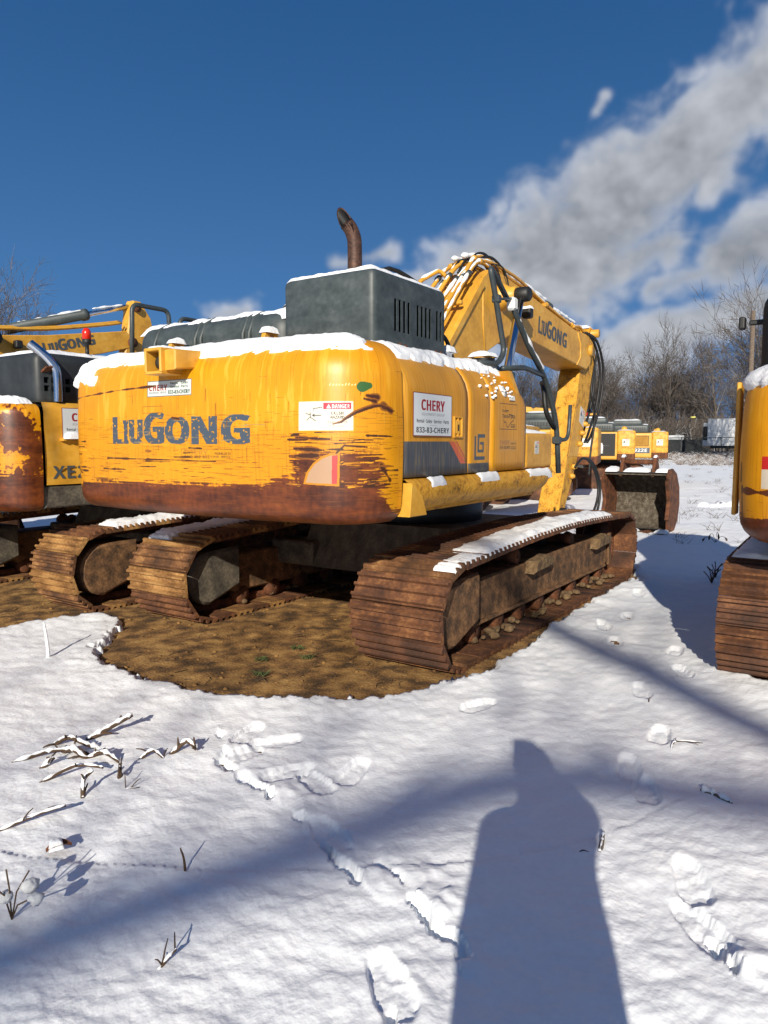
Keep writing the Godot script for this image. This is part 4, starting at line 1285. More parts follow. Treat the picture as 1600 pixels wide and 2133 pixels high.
func boom_and_arm(t):
	var st = S()
	var bx0 = -0.22; var bx1 = 0.30
	var low = [Vector2(0.05, 1.75), Vector2(0.45, 1.75), Vector2(0.62, 2.45), Vector2(1.17, 2.865), Vector2(1.75, 3.107), Vector2(1.95, 3.18), Vector2(4.82, 2.935), Vector2(5.02, 3.05), Vector2(5.05, 3.38), Vector2(4.9, 3.50), Vector2(4.26, 3.50), Vector2(3.23, 3.63), Vector2(2.34, 3.755), Vector2(1.80, 3.815), Vector2(1.45, 3.86), Vector2(1.17, 3.83), Vector2(0.95, 3.68), Vector2(0.11, 2.86), Vector2(-0.1, 2.6), Vector2(-0.25, 2.0)]
	prism(st, low, bx0, bx1, 0.012)
	var boom = obj("boom", st, M.yellow, t)
	var bs = Basis(P(0, -0.09, 1.0).normalized(), P(0, 1.0, 0.09).normalized(), Vector3.RIGHT)
	wordmark_mesh(boom, P(bx1 + 0.003, 3.275, 2.72), bs, 0.225, 1.14, M.letter)
	# weld seams and edge strip
	st = S(false)
	tube(st, [P(bx1, 3.72, 0.98), P(bx1, 3.2, 1.0), P(bx1, 2.80, 1.08)], 0.012, 6)
	tube(st, [P(bx1, 3.47, 4.35), P(bx1, 3.3, 4.5), P(bx1, 3.1, 4.5), P(bx1, 2.97, 4.35)], 0.012, 6)
	obj("weld_seam", st, M.yellow, boom)
	st = S(); prism(st, [Vector2(0.0, 2.72), Vector2(0.06, 2.68), Vector2(1.0, 3.62), Vector2(0.94, 3.68)], bx1 - 0.004, bx1 + 0.03); obj("edge_strip", st, M.yellow, boom)
	# boss of the lifting rams
	st = S(false); lathe(st, P(bx1 - 0.02, 3.56, 1.52), P(bx1 + 0.22, 3.56, 1.52), [[0.0, 0.0], [0.0, 0.17], [0.06, 0.16], [0.14, 0.11], [0.22, 0.11], [0.22, 0.0]], 20); obj("boss", st, M.yellow, boom)
	st = S(false); lathe(st, P(bx1 + 0.16, 3.56, 1.52), P(bx1 + 0.40, 3.56, 1.52), [[0.0, 0.0], [0.0, 0.085], [0.10, 0.095], [0.20, 0.09], [0.22, 0.07], [0.22, 0.0]], 16); obj("ram_eye", st, M.rubber, boom)
	for s in [-1, 1]:
		var x = bx1 + 0.26 if s > 0 else bx0 - 0.26
		cylinder_ram(t, P(x, 1.55, 0.75), P(x, 3.52, 1.50), 0.52, 0.085, 0.05)
	# work lamp on the boom side
	st = S(); rbox(st, P(bx1 + 0.12, 3.43, 2.06), Vector3(0.13, 0.14, 0.12), 0.03); var wl = obj("work_lamp", st, M.rubber, boom)
	st = S(); box(st, P(bx1 + 0.03, 3.41, 2.06), Vector3(0.08, 0.04, 0.05), 0.005); obj("bracket", st, M.rail, wl)
	snow("snow_cover", t, 8, 8, func(u, v): return P(bx1 + 0.05 + 0.14 * u, 3.498, 2.0 + 0.12 * v), Vector3.UP, 0.035, 131, 0.1, 0.3)
	# oil pipes over the back of the boom, in pairs and threes
	var top = [Vector2(-0.18, 2.70), Vector2(0.11, 3.0), Vector2(0.80, 3.67), Vector2(1.12, 3.90), Vector2(1.45, 3.97), Vector2(1.85, 3.92), Vector2(2.34, 3.86), Vector2(3.23, 3.73), Vector2(4.26, 3.60), Vector2(4.72, 3.58), Vector2(4.98, 3.46)]
	var k = 0
	for x in [-0.20, -0.12, -0.03, 0.07, 0.16, 0.25]:
		var pts = []
		var rise = [0.05, 0.0, 0.02, 0.0, 0.03, 0.0][k]
		for i in top.size():
			if (k == 1 or k == 2) and i > 5: break
			var p = top[i]
			pts.append(P(x + 0.01 * sin(i * 2.0 + k), p.y + rise + 0.03 * sin(i * 1.7 + k * 2.1), p.x - 0.02 * k))
		st = S(false); tube(st, curve(pts, 4), 0.026 if k % 2 == 0 else 0.021, 8); obj("oil_pipe", st, M.yellow, boom)
		var sp = curve(pts, 4)
		bar_snow(t, sp.slice(1, 12 + k), 0.024, 140 + k)
		if k == 0 or k == 3: bar_snow(t, sp.slice(17, 24), 0.024, 150 + k)
		if k == 5: bar_snow(t, sp.slice(26, 38), 0.022, 155)
		for i in [1, 2, 3, 7, 8]:
			if i < pts.size():
				st = S(false)
				var d = (pts[mini(i + 1, pts.size() - 1)] - pts[i]).normalized()
				lathe(st, pts[i] - d * 0.03, pts[i] + d * 0.03, [[0.0, 0.0], [0.0, 0.036], [0.06, 0.036], [0.06, 0.0]], 10)
				obj("pipe_fitting", st, M.yellow if i > 2 else M.rail, boom)
		k += 1
	st = S()
	for q in [[0.45, 3.34], [3.0, 3.70], [4.2, 3.56]]: box(st, P(0.03, q[1] - 0.01, q[0]), Vector3(0.56, 0.05, 0.06), 0.01)
	obj("pipe_clamp", st, M.yellow, boom)
	# raised elbow pipes and rubber hoses round the knee
	st = S(false); tube(st, bent([P(-0.22, 3.25, 0.22), P(-0.24, 3.62, 0.42), P(-0.16, 3.80, 0.75), P(-0.04, 3.66, 0.86)], 0.06), 0.026, 8); obj("oil_pipe", st, M.yellow, boom)
	bar_snow(t, [P(-0.24, 3.63, 0.44), P(-0.16, 3.80, 0.74)], 0.026, 161)
	for q in [[0.00, 0.24], [0.10, 0.30], [0.20, 0.18], [-0.1, 0.2]]:
		st = S(false)
		tube(st, curve([P(q[0], 3.78, 0.92), P(q[0] + 0.01, 3.90 + q[1] * 0.35, 1.12), P(q[0] + 0.02, 3.93 + q[1] * 0.5, 1.38), P(q[0] + 0.05, 3.88 + q[1] * 0.3, 1.62), P(q[0] + 0.08, 3.75, 1.80)], 6), 0.017, 7)
		obj("hose", st, M.rubber, boom)
	for q in [[0.31, 1.40], [0.34, 1.55]]:
		st = S(false); tube(st, curve([P(q[0] - 0.06, 3.92, 1.3), P(q[0], 3.9, q[1] - 0.1), P(q[0] + 0.03, 3.72, q[1]), P(q[0] + 0.03, 3.50, q[1] + 0.02)], 6), 0.010, 6); obj("hose", st, M.rubber, boom)
	bar_snow(t, [P(0.0, 3.98, 1.0), P(0.03, 4.03, 1.3), P(0.05, 3.99, 1.55)], 0.04, 162)
	bar_snow(t, [P(-0.12, 3.96, 0.98), P(-0.1, 4.0, 1.3)], 0.04, 163)
	for q in [[0.1, 0.10], [0.45, 0.0]]:
		st = S(false); tube(st, curve([P(-0.16, 3.10 + q[0], 0.05 + q[0] * 0.6), P(-0.32, 3.18 + q[0], -0.25), P(-0.45, 2.9, -0.55), P(-0.4, 2.5, -0.7)], 5), 0.024, 7); obj("hose", st, M.rubber, boom)
	# ram that moves the arm, on top of the boom
	var ram = cylinder_ram(t, P(0.04, 3.93, 1.95), P(0.04, 3.66, 5.12), 0.56, 0.075, 0.042)
	bar_snow(t, [P(0.04, 3.99, 2.1), P(0.04, 3.86, 3.65)], 0.05, 164)
	bar_snow(t, [P(0.04, 3.80, 3.8), P(0.04, 3.70, 4.95)], 0.035, 165)
	# arm hanging down
	st = S()
	var ar = [Vector2(3.86, 0.52), Vector2(4.10, 0.50), Vector2(4.25, 0.80), Vector2(4.575, 1.25), Vector2(5.015, 2.0), Vector2(5.25, 2.49), Vector2(5.50, 3.05), Vector2(5.48, 3.50), Vector2(5.38, 3.66), Vector2(5.22, 3.68), Vector2(5.06, 3.52), Vector2(4.86, 3.10), Vector2(4.705, 2.86), Vector2(4.64, 2.537), Vector2(4.29, 1.758), Vector2(4.10, 1.147), Vector2(3.95, 0.815)]
	prism(st, ar, -0.13, 0.22, 0.012)
	var arm = obj("arm", st, M.yellow_dirty, t)
	st = S(); prism(st, [Vector2(4.60, 2.3), Vector2(5.12, 2.3), Vector2(4.72, 1.52), Vector2(4.28, 1.52)], 0.2205, 0.224); obj("side_plate", st, M.yellow, arm)
	plate(arm, "warning_label", P(0.226, 2.35, 4.80), P(0, -0.1, 0.22), P(0, -0.26, -0.06), Vector3.RIGHT, 0.002, M.small_label)
	for q in [[4.98, 3.26, 0.09], [5.28, 3.57, 0.07]]:
		st = S(false); lathe(st, P(-0.26, q[1], q[0]), P(0.34, q[1], q[0]), [[0.0, 0.0], [0.0, q[2]], [0.6, q[2]], [0.6, 0.0]], 18); obj("pin", st, M.yellow, arm)
	for q in [[1.90, 4.86], [1.72, 4.76], [1.35, 4.5], [1.2, 4.42], [2.05, 5.0]]:
		st = S(false); lathe(st, P(0.21, q[0], q[1]), P(0.29, q[0], q[1]), [[0.0, 0.0], [0.0, 0.045], [0.05, 0.045], [0.06, 0.03], [0.08, 0.03], [0.08, 0.0]], 10); obj("hose_clamp", st, M.yellow, arm)
	snow("snow_cover", t, 10, 8, func(u, v): return P(lerpf(-0.12, 0.21, u), 3.675, lerpf(5.16, 5.4, v)), Vector3.UP, 0.05, 166, 0.1, 0.3)
	# hoses from the boom tip down the arm, one torn loose and looping to the ground
	for q in [[0.26, 0.0], [0.30, 0.06], [0.18, -0.05]]:
		st = S(false); tube(st, curve([P(q[0], 3.52, 4.75), P(q[0] + 0.04, 3.42, 5.15 + q[1]), P(q[0] + 0.03, 3.0, 5.55 + q[1]), P(q[0], 2.4, 5.52 + q[1]), P(q[0] - 0.02, 1.9, 5.18 + q[1]), P(q[0], 1.75, 4.95)], 6), 0.022, 7); obj("hose", st, M.rubber, arm)
	st = S(false); tube(st, curve([P(0.30, 3.3, 5.35), P(0.33, 2.6, 5.0), P(0.34, 2.2, 5.2), P(0.30, 1.6, 5.15), P(0.33, 1.2, 5.0)], 6), 0.018, 7); obj("hose", st, M.rubber, arm)
	for q in [[0.0, 0.0], [0.10, 0.09]]:
		st = S(false); tube(st, curve([P(0.28, 1.35, 4.45), P(0.30, 1.48, 4.75), P(0.32, 1.38, 5.15 + q[0]), P(0.36, 1.0, 5.42 + q[0]), P(0.36, 0.65 - q[1], 5.30 + q[0]), P(0.33, 0.42, 4.95), P(0.28, 0.45 + q[1], 4.6), P(0.25, 0.6, 4.3)], 7), 0.022, 7); obj("hose", st, M.rubber, arm)
	st = S(false); lathe(st, P(0.16, 0.62, 4.0), P(0.30, 0.62, 4.0), [[0.0, 0.0], [0.0, 0.10], [0.14, 0.10], [0.14, 0.0]], 14); obj("pin", st, M.rubber, arm)

func main_rails(t):
	# A-shaped grab rail beside the boom
	rail(t, [P(1.40, 2.43, -1.30), P(1.45, 2.44, -1.02), P(1.45, 2.56, -0.88), P(1.45, 2.80, -0.99), P(1.45, 3.10, -1.12), P(1.45, 3.25, -1.20), P(1.42, 3.22, -1.05), P(1.40, 3.05, -0.72)], 0.026, "hand_rail", null, 0.08)
	rail(t, [P(1.45, 3.0, -1.06), P(1.42, 3.08, -0.60)], 0.012, "hand_rail")
	rail(t, [P(1.40, 3.06, -0.68), P(1.44, 2.93, -0.62), P(1.45, 2.67, -0.34), P(1.45, 2.40, 0.12), P(1.45, 1.96, 0.46), P(1.45, 1.42, 0.55)], 0.028, "hand_rail", null, 0.2)
	rail(t, [P(1.45, 2.41, -0.92), P(1.45, 2.46, -0.42), P(1.45, 2.42, 0.08)], 0.026, "hand_rail")
	rail(t, [P(1.45, 1.77, 0.48), P(1.45, 1.78, 0.78), P(1.45, 1.86, 0.84), P(1.45, 2.16, 0.87)], 0.022, "hand_rail", null, 0.06)
	rail(t, [P(1.30, 2.38, 0.40), P(1.38, 2.30, 0.26), P(1.42, 2.05, 0.22), P(1.44, 1.9, 0.42)], 0.026, "hose", M.rubber, 0.12)
	bar_snow(t, [P(1.45, 2.90, -0.60), P(1.46, 2.70, -0.37), P(1.46, 2.45, 0.04)], 0.03, 171)
	var st = S(); box(st, P(1.45, 1.77, 0.48), Vector3(0.08, 0.08, 0.09), 0.01); obj("rail_clamp", st, M.rail, t)
	st = S(); box(st, P(1.45, 3.0, -1.06), Vector3(0.07, 0.07, 0.07), 0.01); obj("rail_clamp", st, M.rail, t)
	# socket with the white snow-caked lamp mount
	st = S(); box(st, P(1.42, 3.02, -0.66), Vector3(0.08, 0.12, 0.1), 0.02); obj("lamp_mount", st, M.letter_white, t)
	# filler cap and breather on the deck
	st = S(false); lathe(st, P(1.2, 2.42, -0.80), P(1.2, 2.58, -0.80), [[0.0, 0.0], [0.0, 0.09], [0.06, 0.09], [0.06, 0.105], [0.12, 0.105], [0.14, 0.08], [0.14, 0.0]], 18); obj("filler_cap", st, M.yellow, t)
	st = S(false); lathe(st, P(1.2, 2.49, -0.80), P(1.2, 2.58, -0.80), [[0.0, 0.108], [0.035, 0.108]], 18); obj("cap_band", st, M.black, t)
	snow("snow_cover", t, 10, 10, func(u, v): return P(1.09 + 0.22 * u, 2.555, -0.91 + 0.22 * v), Vector3.UP, 0.045, 172, 0.1, 0.35)
	st = S(false); lathe(st, P(1.14, 2.42, -1.40), P(1.14, 2.58, -1.40), [[0.0, 0.0], [0.0, 0.05], [0.09, 0.05], [0.09, 0.062], [0.12, 0.05], [0.12, 0.0]], 16); obj("breather", st, M.chrome, t)
	snow("snow_cover", t, 8, 8, func(u, v): return P(1.07 + 0.14 * u, 2.54, -1.47 + 0.14 * v), Vector3.UP, 0.05, 173, 0.1, 0.35)
	rail(t, [P(1.02, 2.62, -1.52), P(1.02, 2.72, -1.40), P(1.05, 2.68, -1.25), P(1.08, 2.43, -1.12)], 0.018, "hose", M.rubber)
	st = S(false); lathe(st, P(0.80, 2.38, -0.1), P(1.05, 2.38, -0.1), [[0.0, 0.0], [0.0, 0.17], [0.2, 0.17], [0.25, 0.12], [0.25, 0.0]], 20); obj("swivel_cover", st, M.rail, t)
	snow("snow_cover", t, 12, 10, func(u, v): return P(0.95 + 0.3 * v, 2.425, -0.98 + 0.5 * u), Vector3.UP, 0.05, 174, 0.3, 0.3)

# ---------------------------------------------------------------- neighbours in the row
func left_excavator():
	var t = thing("excavator", "yellow excavator with dark grey vented hood and badly rusted counterweight at left edge", "excavator", mw(-3.80, 0, -0.45), -YAW, "excavators stored on the lot")
	var g = {"gauge": 1.18, "w": 0.72, "fr": -2.0, "ff": 1.75, "r0": 0.40, "r1": 0.40, "rise": 0.05, "n": 48, "mats": [M.shoe[1], M.shoe[3], M.shoe[0]], "left": [M.shoe[1], M.shoe[3]]}
	undercarriage(t, g)
	var st = S(); prism(st, [Vector2(-2.55, 1.10), Vector2(1.3, 1.10), Vector2(1.3, 1.32), Vector2(-2.55, 1.32)], -1.36, 1.36, 0.015); obj("upper_frame", st, M.frame_grey, t)
	counterweight(t, {"hw": 1.38, "fb": 2.57, "cb": 2.64, "ca": 0.32, "rear": 3.0, "sag": 0.12, "y0": 1.08, "y1": 2.12, "rt": 0.10, "rb": 0.10}, 1)
	snow("snow_cover", t, 60, 20, func(u, v): return P(lerpf(-1.3, 1.3, u), 2.12, lerpf(-2.9 + 0.15 * pow(absf(u - 0.5) * 2.0, 3.0), -2.58, v)), Vector3.UP, 0.09, 201, 0.15, 0.2)
	# side doors, one dented
	var rows = []
	for i in 11:
		var row = PackedVector3Array()
		for k in 11:
			var y = lerpf(2.14, 1.33, i / 10.0); var f = lerpf(-2.53, -1.45, k / 10.0)
			var dent = -0.045 * exp(-pow((f + 2.42 - (2.14 - y) * 0.22) / 0.06, 2.0)) * smoothstep(1.35, 1.6, y)
			row.append(P(1.37 + dent - (0.03 if i == 0 else 0.0), y, f))
		rows.append(row)
	st = S(false); sheet(st, rows, null, true)
	for q in [[rows[0], Vector3.UP]]:
		for k in 10: quad(st, rows[0][k], rows[0][k + 1], rows[0][k + 1] - Vector3(0.5, 0, 0), rows[0][k] - Vector3(0.5, 0, 0), Vector3.UP)
	var d = obj("side_door", st, M.yellow, t)
	lettering(d, "XE21", P(1.374, 1.39, -2.46), Basis(P(0, 0, 1), Vector3.UP, Vector3.RIGHT), 0.125, 0.46, M.letter)
	plate(t, "sign_plate", P(1.372, 2.09, -2.34), P(0, 0, 0.55), P(0, -0.33, 0), Vector3.RIGHT, 0.004, M.sign)
	snow("snow_cover", t, 20, 8, func(u, v): return P(lerpf(1.36, 1.43, v), 1.80, lerpf(-2.34, -1.7, u)), Vector3.UP, 0.05, 203, 0.15, 0.3)
	st = S(); box(st, P(1.36, 1.775, -2.0), Vector3(0.07, 0.03, 0.7), 0.004); obj("door_ledge", st, M.yellow, d)
	st = S(); box(st, P(1.355, 1.73, -0.5), Vector3(0.03, 0.8, 1.8), 0.01); obj("side_door", st, M.yellow, t)
	st = S(); box(st, P(0, 1.7, -0.6), Vector3(2.6, 0.75, 3.7), 0.02); obj("engine_bay", st, M.black, t)
	# hood with punched square vents
	var hood := CSGCombiner3D.new()
	put("engine_hood", hood, t)
	st = S(false); rbox(st, P(0.22, 2.36, -1.95), Vector3(2.1, 0.56, 1.15), 0.10)
	st.generate_normals(); st.index()
	var hm := CSGMesh3D.new(); hm.mesh = st.commit(); hm.material = M.darkgrey
	hood.add_child(hm)
	var hollow := CSGBox3D.new(); hollow.operation = CSGShape3D.OPERATION_SUBTRACTION
	hollow.size = Vector3(2.02, 0.44, 1.07); hollow.position = P(0.22, 2.36, -1.95); hollow.material = M.darkgrey
	hood.add_child(hollow)
	for gq in [[-2.42, 4], [-1.98, 4], [-1.62, 3]]:
		for a in gq[1]:
			for b in 2:
				var cb := CSGBox3D.new(); cb.operation = CSGShape3D.OPERATION_SUBTRACTION
				cb.size = Vector3(0.14, 0.058, 0.052); cb.position = P(1.27, 2.28 + b * 0.08, gq[0] + a * 0.075); cb.material = M.darkgrey
				hood.add_child(cb)
	for a in 6:
		for b in 2:
			var cb := CSGBox3D.new(); cb.operation = CSGShape3D.OPERATION_SUBTRACTION
			cb.size = Vector3(0.062, 0.058, 0.14); cb.position = P(0.1 + a * 0.085, 2.28 + b * 0.08, -2.525); cb.material = M.darkgrey
			hood.add_child(cb)
	snow("snow_cover", t, 60, 30, func(u, v): return P(lerpf(-0.78, 1.22, u), 2.635, lerpf(-2.47, -1.42, v)), Vector3.UP, 0.05, 205, 0.15, 0.1)
	st = S(false)
	var ep = curve([P(1.32, 2.15, -2.34), P(1.32, 2.40, -2.34), P(1.30, 2.50, -2.36), P(1.24, 2.62, -2.44), P(1.17, 2.71, -2.52)], 5)
	tube(st, ep, 0.046, 16, false); tube(st, ep, 0.041, 16, false); obj("exhaust_pipe", st, M.chrome, t)
	st = S(); box(st, P(1.28, 2.46, -2.40), Vector3(0.13, 0.02, 0.14), 0.004, Basis(Vector3(0.3, 0.2, 1).normalized(), 0.5)); obj("broken_bracket", st, M.rust, t)
	# beacon
	st = S(false); lathe(st, P(1.12, 2.63, -1.86), P(1.12, 3.1, -1.86), [[0.0, 0.0], [0.0, 0.06], [0.03, 0.06], [0.04, 0.02], [0.14, 0.02], [0.15, 0.045], [0.20, 0.045], [0.20, 0.0]], 14); var bc = obj("beacon", st, M.rubber, t)
	st = S(false); lathe(st, P(1.12, 2.83, -1.86), P(1.12, 3.0, -1.86), [[0.0, 0.0], [0.0, 0.046], [0.08, 0.045], [0.11, 0.028], [0.12, 0.0]], 16); obj("beacon_lens", st, M.red, bc)
	rail(t, [P(-1.2, 2.6, -1.3), P(-1.2, 2.9, -1.3), P(-1.2, 2.9, -0.7), P(-1.2, 2.6, -0.7)], 0.022)
	cab(t, -1.35, -0.4, 0.2, 1.7, 1.3, 2.75, M.darkgrey)
	var gp = track_path(g.fr, g.ff, g.r0, g.r1, g.rise)
	track_snow(t, gp, 1.22, 1.53, 76, 103, 211, 0.06)
	track_snow(t, gp, -1.2, -0.85, 70, 102, 212, 0.05)
	return t

func right_excavator():
	var t = thing("excavator", "yellow excavator cut off by the right edge, black cab above snowy counterweight", "excavator", mw(4.93, 0, 1.0), -YAW, "excavators stored on the lot")
	var g = {"gauge": 1.18, "w": 0.74, "fr": -1.98, "ff": 1.9, "r0": 0.41, "r1": 0.40, "rise": 0.04, "n": 48, "mats": [M.shoe[0], M.shoe[2], M.shoe[0]]}
	undercarriage(t, g)
	var st = S(); prism(st, [Vector2(-2.2, 1.12), Vector2(1.3, 1.12), Vector2(1.3, 1.34), Vector2(-2.2, 1.34)], -1.36, 1.36, 0.015); obj("upper_frame", st, M.frame_grey, t)
	var cw = counterweight(t, {"hw": 1.43, "fb": 2.22, "cb": 2.36, "ca": 0.34, "rear": 2.9, "sag": 0.12, "y0": 1.08, "y1": 2.24, "rt": 0.22, "rb": 0.16}, 2)
	snow("snow_cover", t, 90, 24, func(u, v): return cw_point(cw, lerpf(0.03, 0.97, u), lerpf(0.07, 0.56, v)), func(u, v): return cw_normal(cw, lerpf(0.03, 0.97, u), lerpf(0.07, 0.56, v)), 0.07, 221, 0.4, 0.2)
	# door standing open behind the counterweight edge
	st = S(); box(st, P(-1.49, 1.70, -2.18), Vector3(0.03, 0.95, 0.14), 0.01); obj("side_door", st, M.yellow, t)
	st = S(); rbox(st, P(0, 1.8, -1.1), Vector3(2.74, 0.9, 2.3), 0.05); obj("engine_body", st, M.yellow, t)
	st = S(false); rbox(st, P(0.3, 2.45, -1.3), Vector3(1.7, 0.5, 1.4), 0.1); obj("engine_hood", st, M.darkgrey, t)
	# black cab with rounded rear
	st = S(false); rbox(st, P(-0.93, 2.10, -0.75), Vector3(1.02, 1.62, 1.9), 0.13, 4); var c = obj("cab", st, M.black, t)
	for q in [[P(-0.93, 2.45, -1.702), Vector3(0.66, 0.55, 0.012)], [P(-1.442, 2.4, -0.75), Vector3(0.012, 0.7, 1.3)], [P(-0.418, 2.4, -0.75), Vector3(0.012, 0.7, 1.3)], [P(-0.93, 2.3, 0.202), Vector3(0.7, 0.9, 0.012)]]:
		st = S(); box(st, q[0], q[1], 0.002); obj("window_pane", st, M.glass, c)
	st = S(); box(st, P(-1.49, 2.70, -1.45), Vector3(0.12, 0.04, 0.04), 0.008); obj("mirror_arm", st, M.rubber, c)
	st = S(); rbox(st, P(-1.60, 2.70, -1.45), Vector3(0.05, 0.10, 0.08), 0.015); obj("mirror", st, M.rubber, c)
	snow("snow_cover", t, 20, 24, func(u, v): return P(lerpf(-1.38, -0.46, u), 2.905, lerpf(-1.63, 0.13, v)), Vector3.UP, 0.05, 223, 0.1, 0.15)
	var gp = track_path(g.fr, g.ff, g.r0, g.r1, g.rise)
	track_snow(t, gp, -1.54, -1.06, 66, 105, 231, 0.05)
	return t

# the machine whose boom shows above the left hood
func far_left_excavator():
	var t = thing("excavator", "excavator behind the left one, only its lettered yellow boom and grey ram showing", "excavator", mw(-7.45, 0, -3.2), -YAW, "excavators stored on the lot")
	var st = S()
	var o = 3.2          # the numbers below are in the middle machine's forward metres
	prism(st, [Vector2(-3.4 + o, 1.6), Vector2(-3.0 + o, 1.6), Vector2(-2.3 + o, 2.55), Vector2(-1.2 + o, 2.93), Vector2(-0.1 + o, 3.08), Vector2(1.0 + o, 3.31), Vector2(1.62 + o, 3.48), Vector2(1.72 + o, 3.62), Vector2(1.55 + o, 3.78), Vector2(0.0 + o, 3.52), Vector2(-1.0 + o, 3.40), Vector2(-2.3 + o, 3.1), Vector2(-3.3 + o, 2.3)], 0.0, 0.25, 0.012)
	var b = obj("boom", st, M.yellow, t)
	wordmark_mesh(b, P(0.254, 3.21, -0.06 + o), Basis(P(0, 0.27, 1.0).normalized(), P(0, 1.0, -0.27).normalized(), Vector3.RIGHT), 0.17, 1.0, M.letter)
	for q in [[0.24, 0.05], [0.18, 0.08], [0.1, 0.05]]:
		st = S(false); tube(st, curve([P(q[0], 3.2 + q[1], -2.2 + o), P(q[0], 3.45 + q[1], -1.0 + o), P(q[0], 3.57 + q[1], 0.0 + o), P(q[0], 3.74 + q[1], 0.9 + o), P(q[0], 3.86 + q[1], 1.45 + o)], 5), 0.025, 7); obj("oil_pipe", st, M.yellow, b)
	cylinder_ram(t, P(0.12, 3.55, -0.6 + o), P(0.12, 4.25, 1.70 + o), 0.62, 0.085, 0.045)
	bar_snow(t, [P(0.12, 3.64, -0.45 + o), P(0.12, 4.05, 0.85 + o)], 0.04, 241); bar_snow(t, [P(0.12, 4.09, 0.95 + o), P(0.12, 4.25, 1.6 + o)], 0.026, 242)
	st = S()
	prism(st, [Vector2(1.50 + o, 2.3), Vector2(1.75 + o, 2.2), Vector2(2.0 + o, 3.2), Vector2(2.18 + o, 3.80), Vector2(2.12 + o, 4.08), Vector2(1.90 + o, 4.36), Vector2(1.74 + o, 4.36), Vector2(1.66 + o, 4.2), Vector2(1.58 + o, 3.7), Vector2(1.48 + o, 3.2)], 0.02, 0.24, 0.02)
	var a = obj("arm", st, M.yellow, t)
	for q in [[3.58, 1.66, 0.09], [4.22, 1.78, 0.07]]:
		st = S(false); lathe(st, P(-0.06, q[0], q[1] + o), P(0.31, q[0], q[1] + o), [[0.0, 0.0], [0.0, q[2]], [0.37, q[2]], [0.37, 0.0]], 16); obj("pin", st, M.rust, a)
	st = S(false); lathe(st, P(0.25, 3.36, -0.95 + o), P(0.42, 3.36, -0.95 + o), [[0.0, 0.0], [0.0, 0.11], [0.17, 0.11], [0.17, 0.0]], 16); obj("ram_eye", st, M.rubber, b)
	st = S(); rbox(st, P(0.33, 3.30, -0.55 + o), Vector3(0.12, 0.13, 0.12), 0.03); obj("work_lamp", st, M.rubber, b)
	simple_body(t, 0)
	for s in [-1, 1]: simple_track(t, s)

# ---------------------------------------------------------------- machines across the lot, smaller in the picture
func simple_track(t, s):
	var st = S()
	var pts = track_path(-1.55, 1.6, 0.38, 0.38, 0.02)
	var pr = []
	var w = walk(pts, 66)[0]
	for k in w.size():
		var nn = Vector2(w[k][1].y, -w[k][1].x)
		pr.append(w[k][0] + nn * (0.03 if k % 2 == 0 else 0.0))
	prism(st, pr, s * 1.18 - 0.3, s * 1.18 + 0.3)
	obj("crawler_track", st, M.shoe[2], t)

func simple_body(t, variant):
	var st = S(); prism(st, [Vector2(-1.0, 0.5), Vector2(1.0, 0.5), Vector2(0.8, 1.05), Vector2(-0.8, 1.05)], -1.0, 1.0, 0.02); obj("car_body", st, M.darkgrey, t)
	st = S(); rbox(st, P(0, 1.62, -0.5), Vector3(2.6, 1.0, 3.1), 0.06); obj("body", st, M.yellow, t)
	st = S(false); rbox(st, P(0, 1.63, -2.33), Vector3(2.7, 1.08, 0.62), 0.07, 3); var cw = obj("counterweight", st, M.yellow_dirty, t)
	st = S(); rbox(st, P(0, 1.24, -2.335), Vector3(2.71, 0.30, 0.63), 0.07); obj("worn_base", st, M.rust, cw)
	st = S(false); rbox(st, P(-0.1, 2.28, -1.15), Vector3(1.9, 0.34, 1.5), 0.08); obj("engine_hood", st, M.grey, t)
	st = S(false); rbox(st, P(-0.1, 2.52, -1.05), Vector3(1.7, 0.24, 1.2), 0.08); obj("hood_top", st, M.grey, t)
	snow("snow_cover", t, 16, 12, func(u, v): return P(lerpf(-0.92, 0.72, u), 2.645, lerpf(-1.6, -0.5, v)), Vector3.UP, 0.05, 300 + variant, 0.12, 0.15)
	snow("snow_cover", t, 16, 6, func(u, v): return P(lerpf(-1.0, 0.82, u), 2.45, lerpf(-1.88, -1.66, v)), Vector3.UP, 0.04, 310 + variant, 0.12, 0.2)
	snow("snow_cover", t, 20, 8, func(u, v): return P(lerpf(-1.25, 1.25, u), 2.16, lerpf(-2.6, -2.0, v)), Vector3.UP, 0.05, 320 + variant, 0.15, 0.2)
	for k in 14:
		st = S(); box(st, P(-1.055, 2.29, -1.75 + k * 0.085), Vector3(0.02, 0.11, 0.045), 0.004); obj("vent_slot", st, M.darkgrey, t)
		st = S(); box(st, P(-0.62 + k * 0.085, 2.29, -1.905), Vector3(0.045, 0.11, 0.02), 0.004); obj("vent_slot", st, M.darkgrey, t)
	for s in [-0.9, 0.9]:
		st = S(false); lathe(st, P(s - 0.02, 2.22, -2.25), P(s + 0.02, 2.22, -2.25), [[0.0, 0.0], [0.0, 0.1], [0.04, 0.1], [0.04, 0.0]], 12); obj("lifting_eye", st, M.yellow, t)
	cab(t, -1.3, -0.35, 0.15, 1.65, 1.25, 2.85, M.yellow)

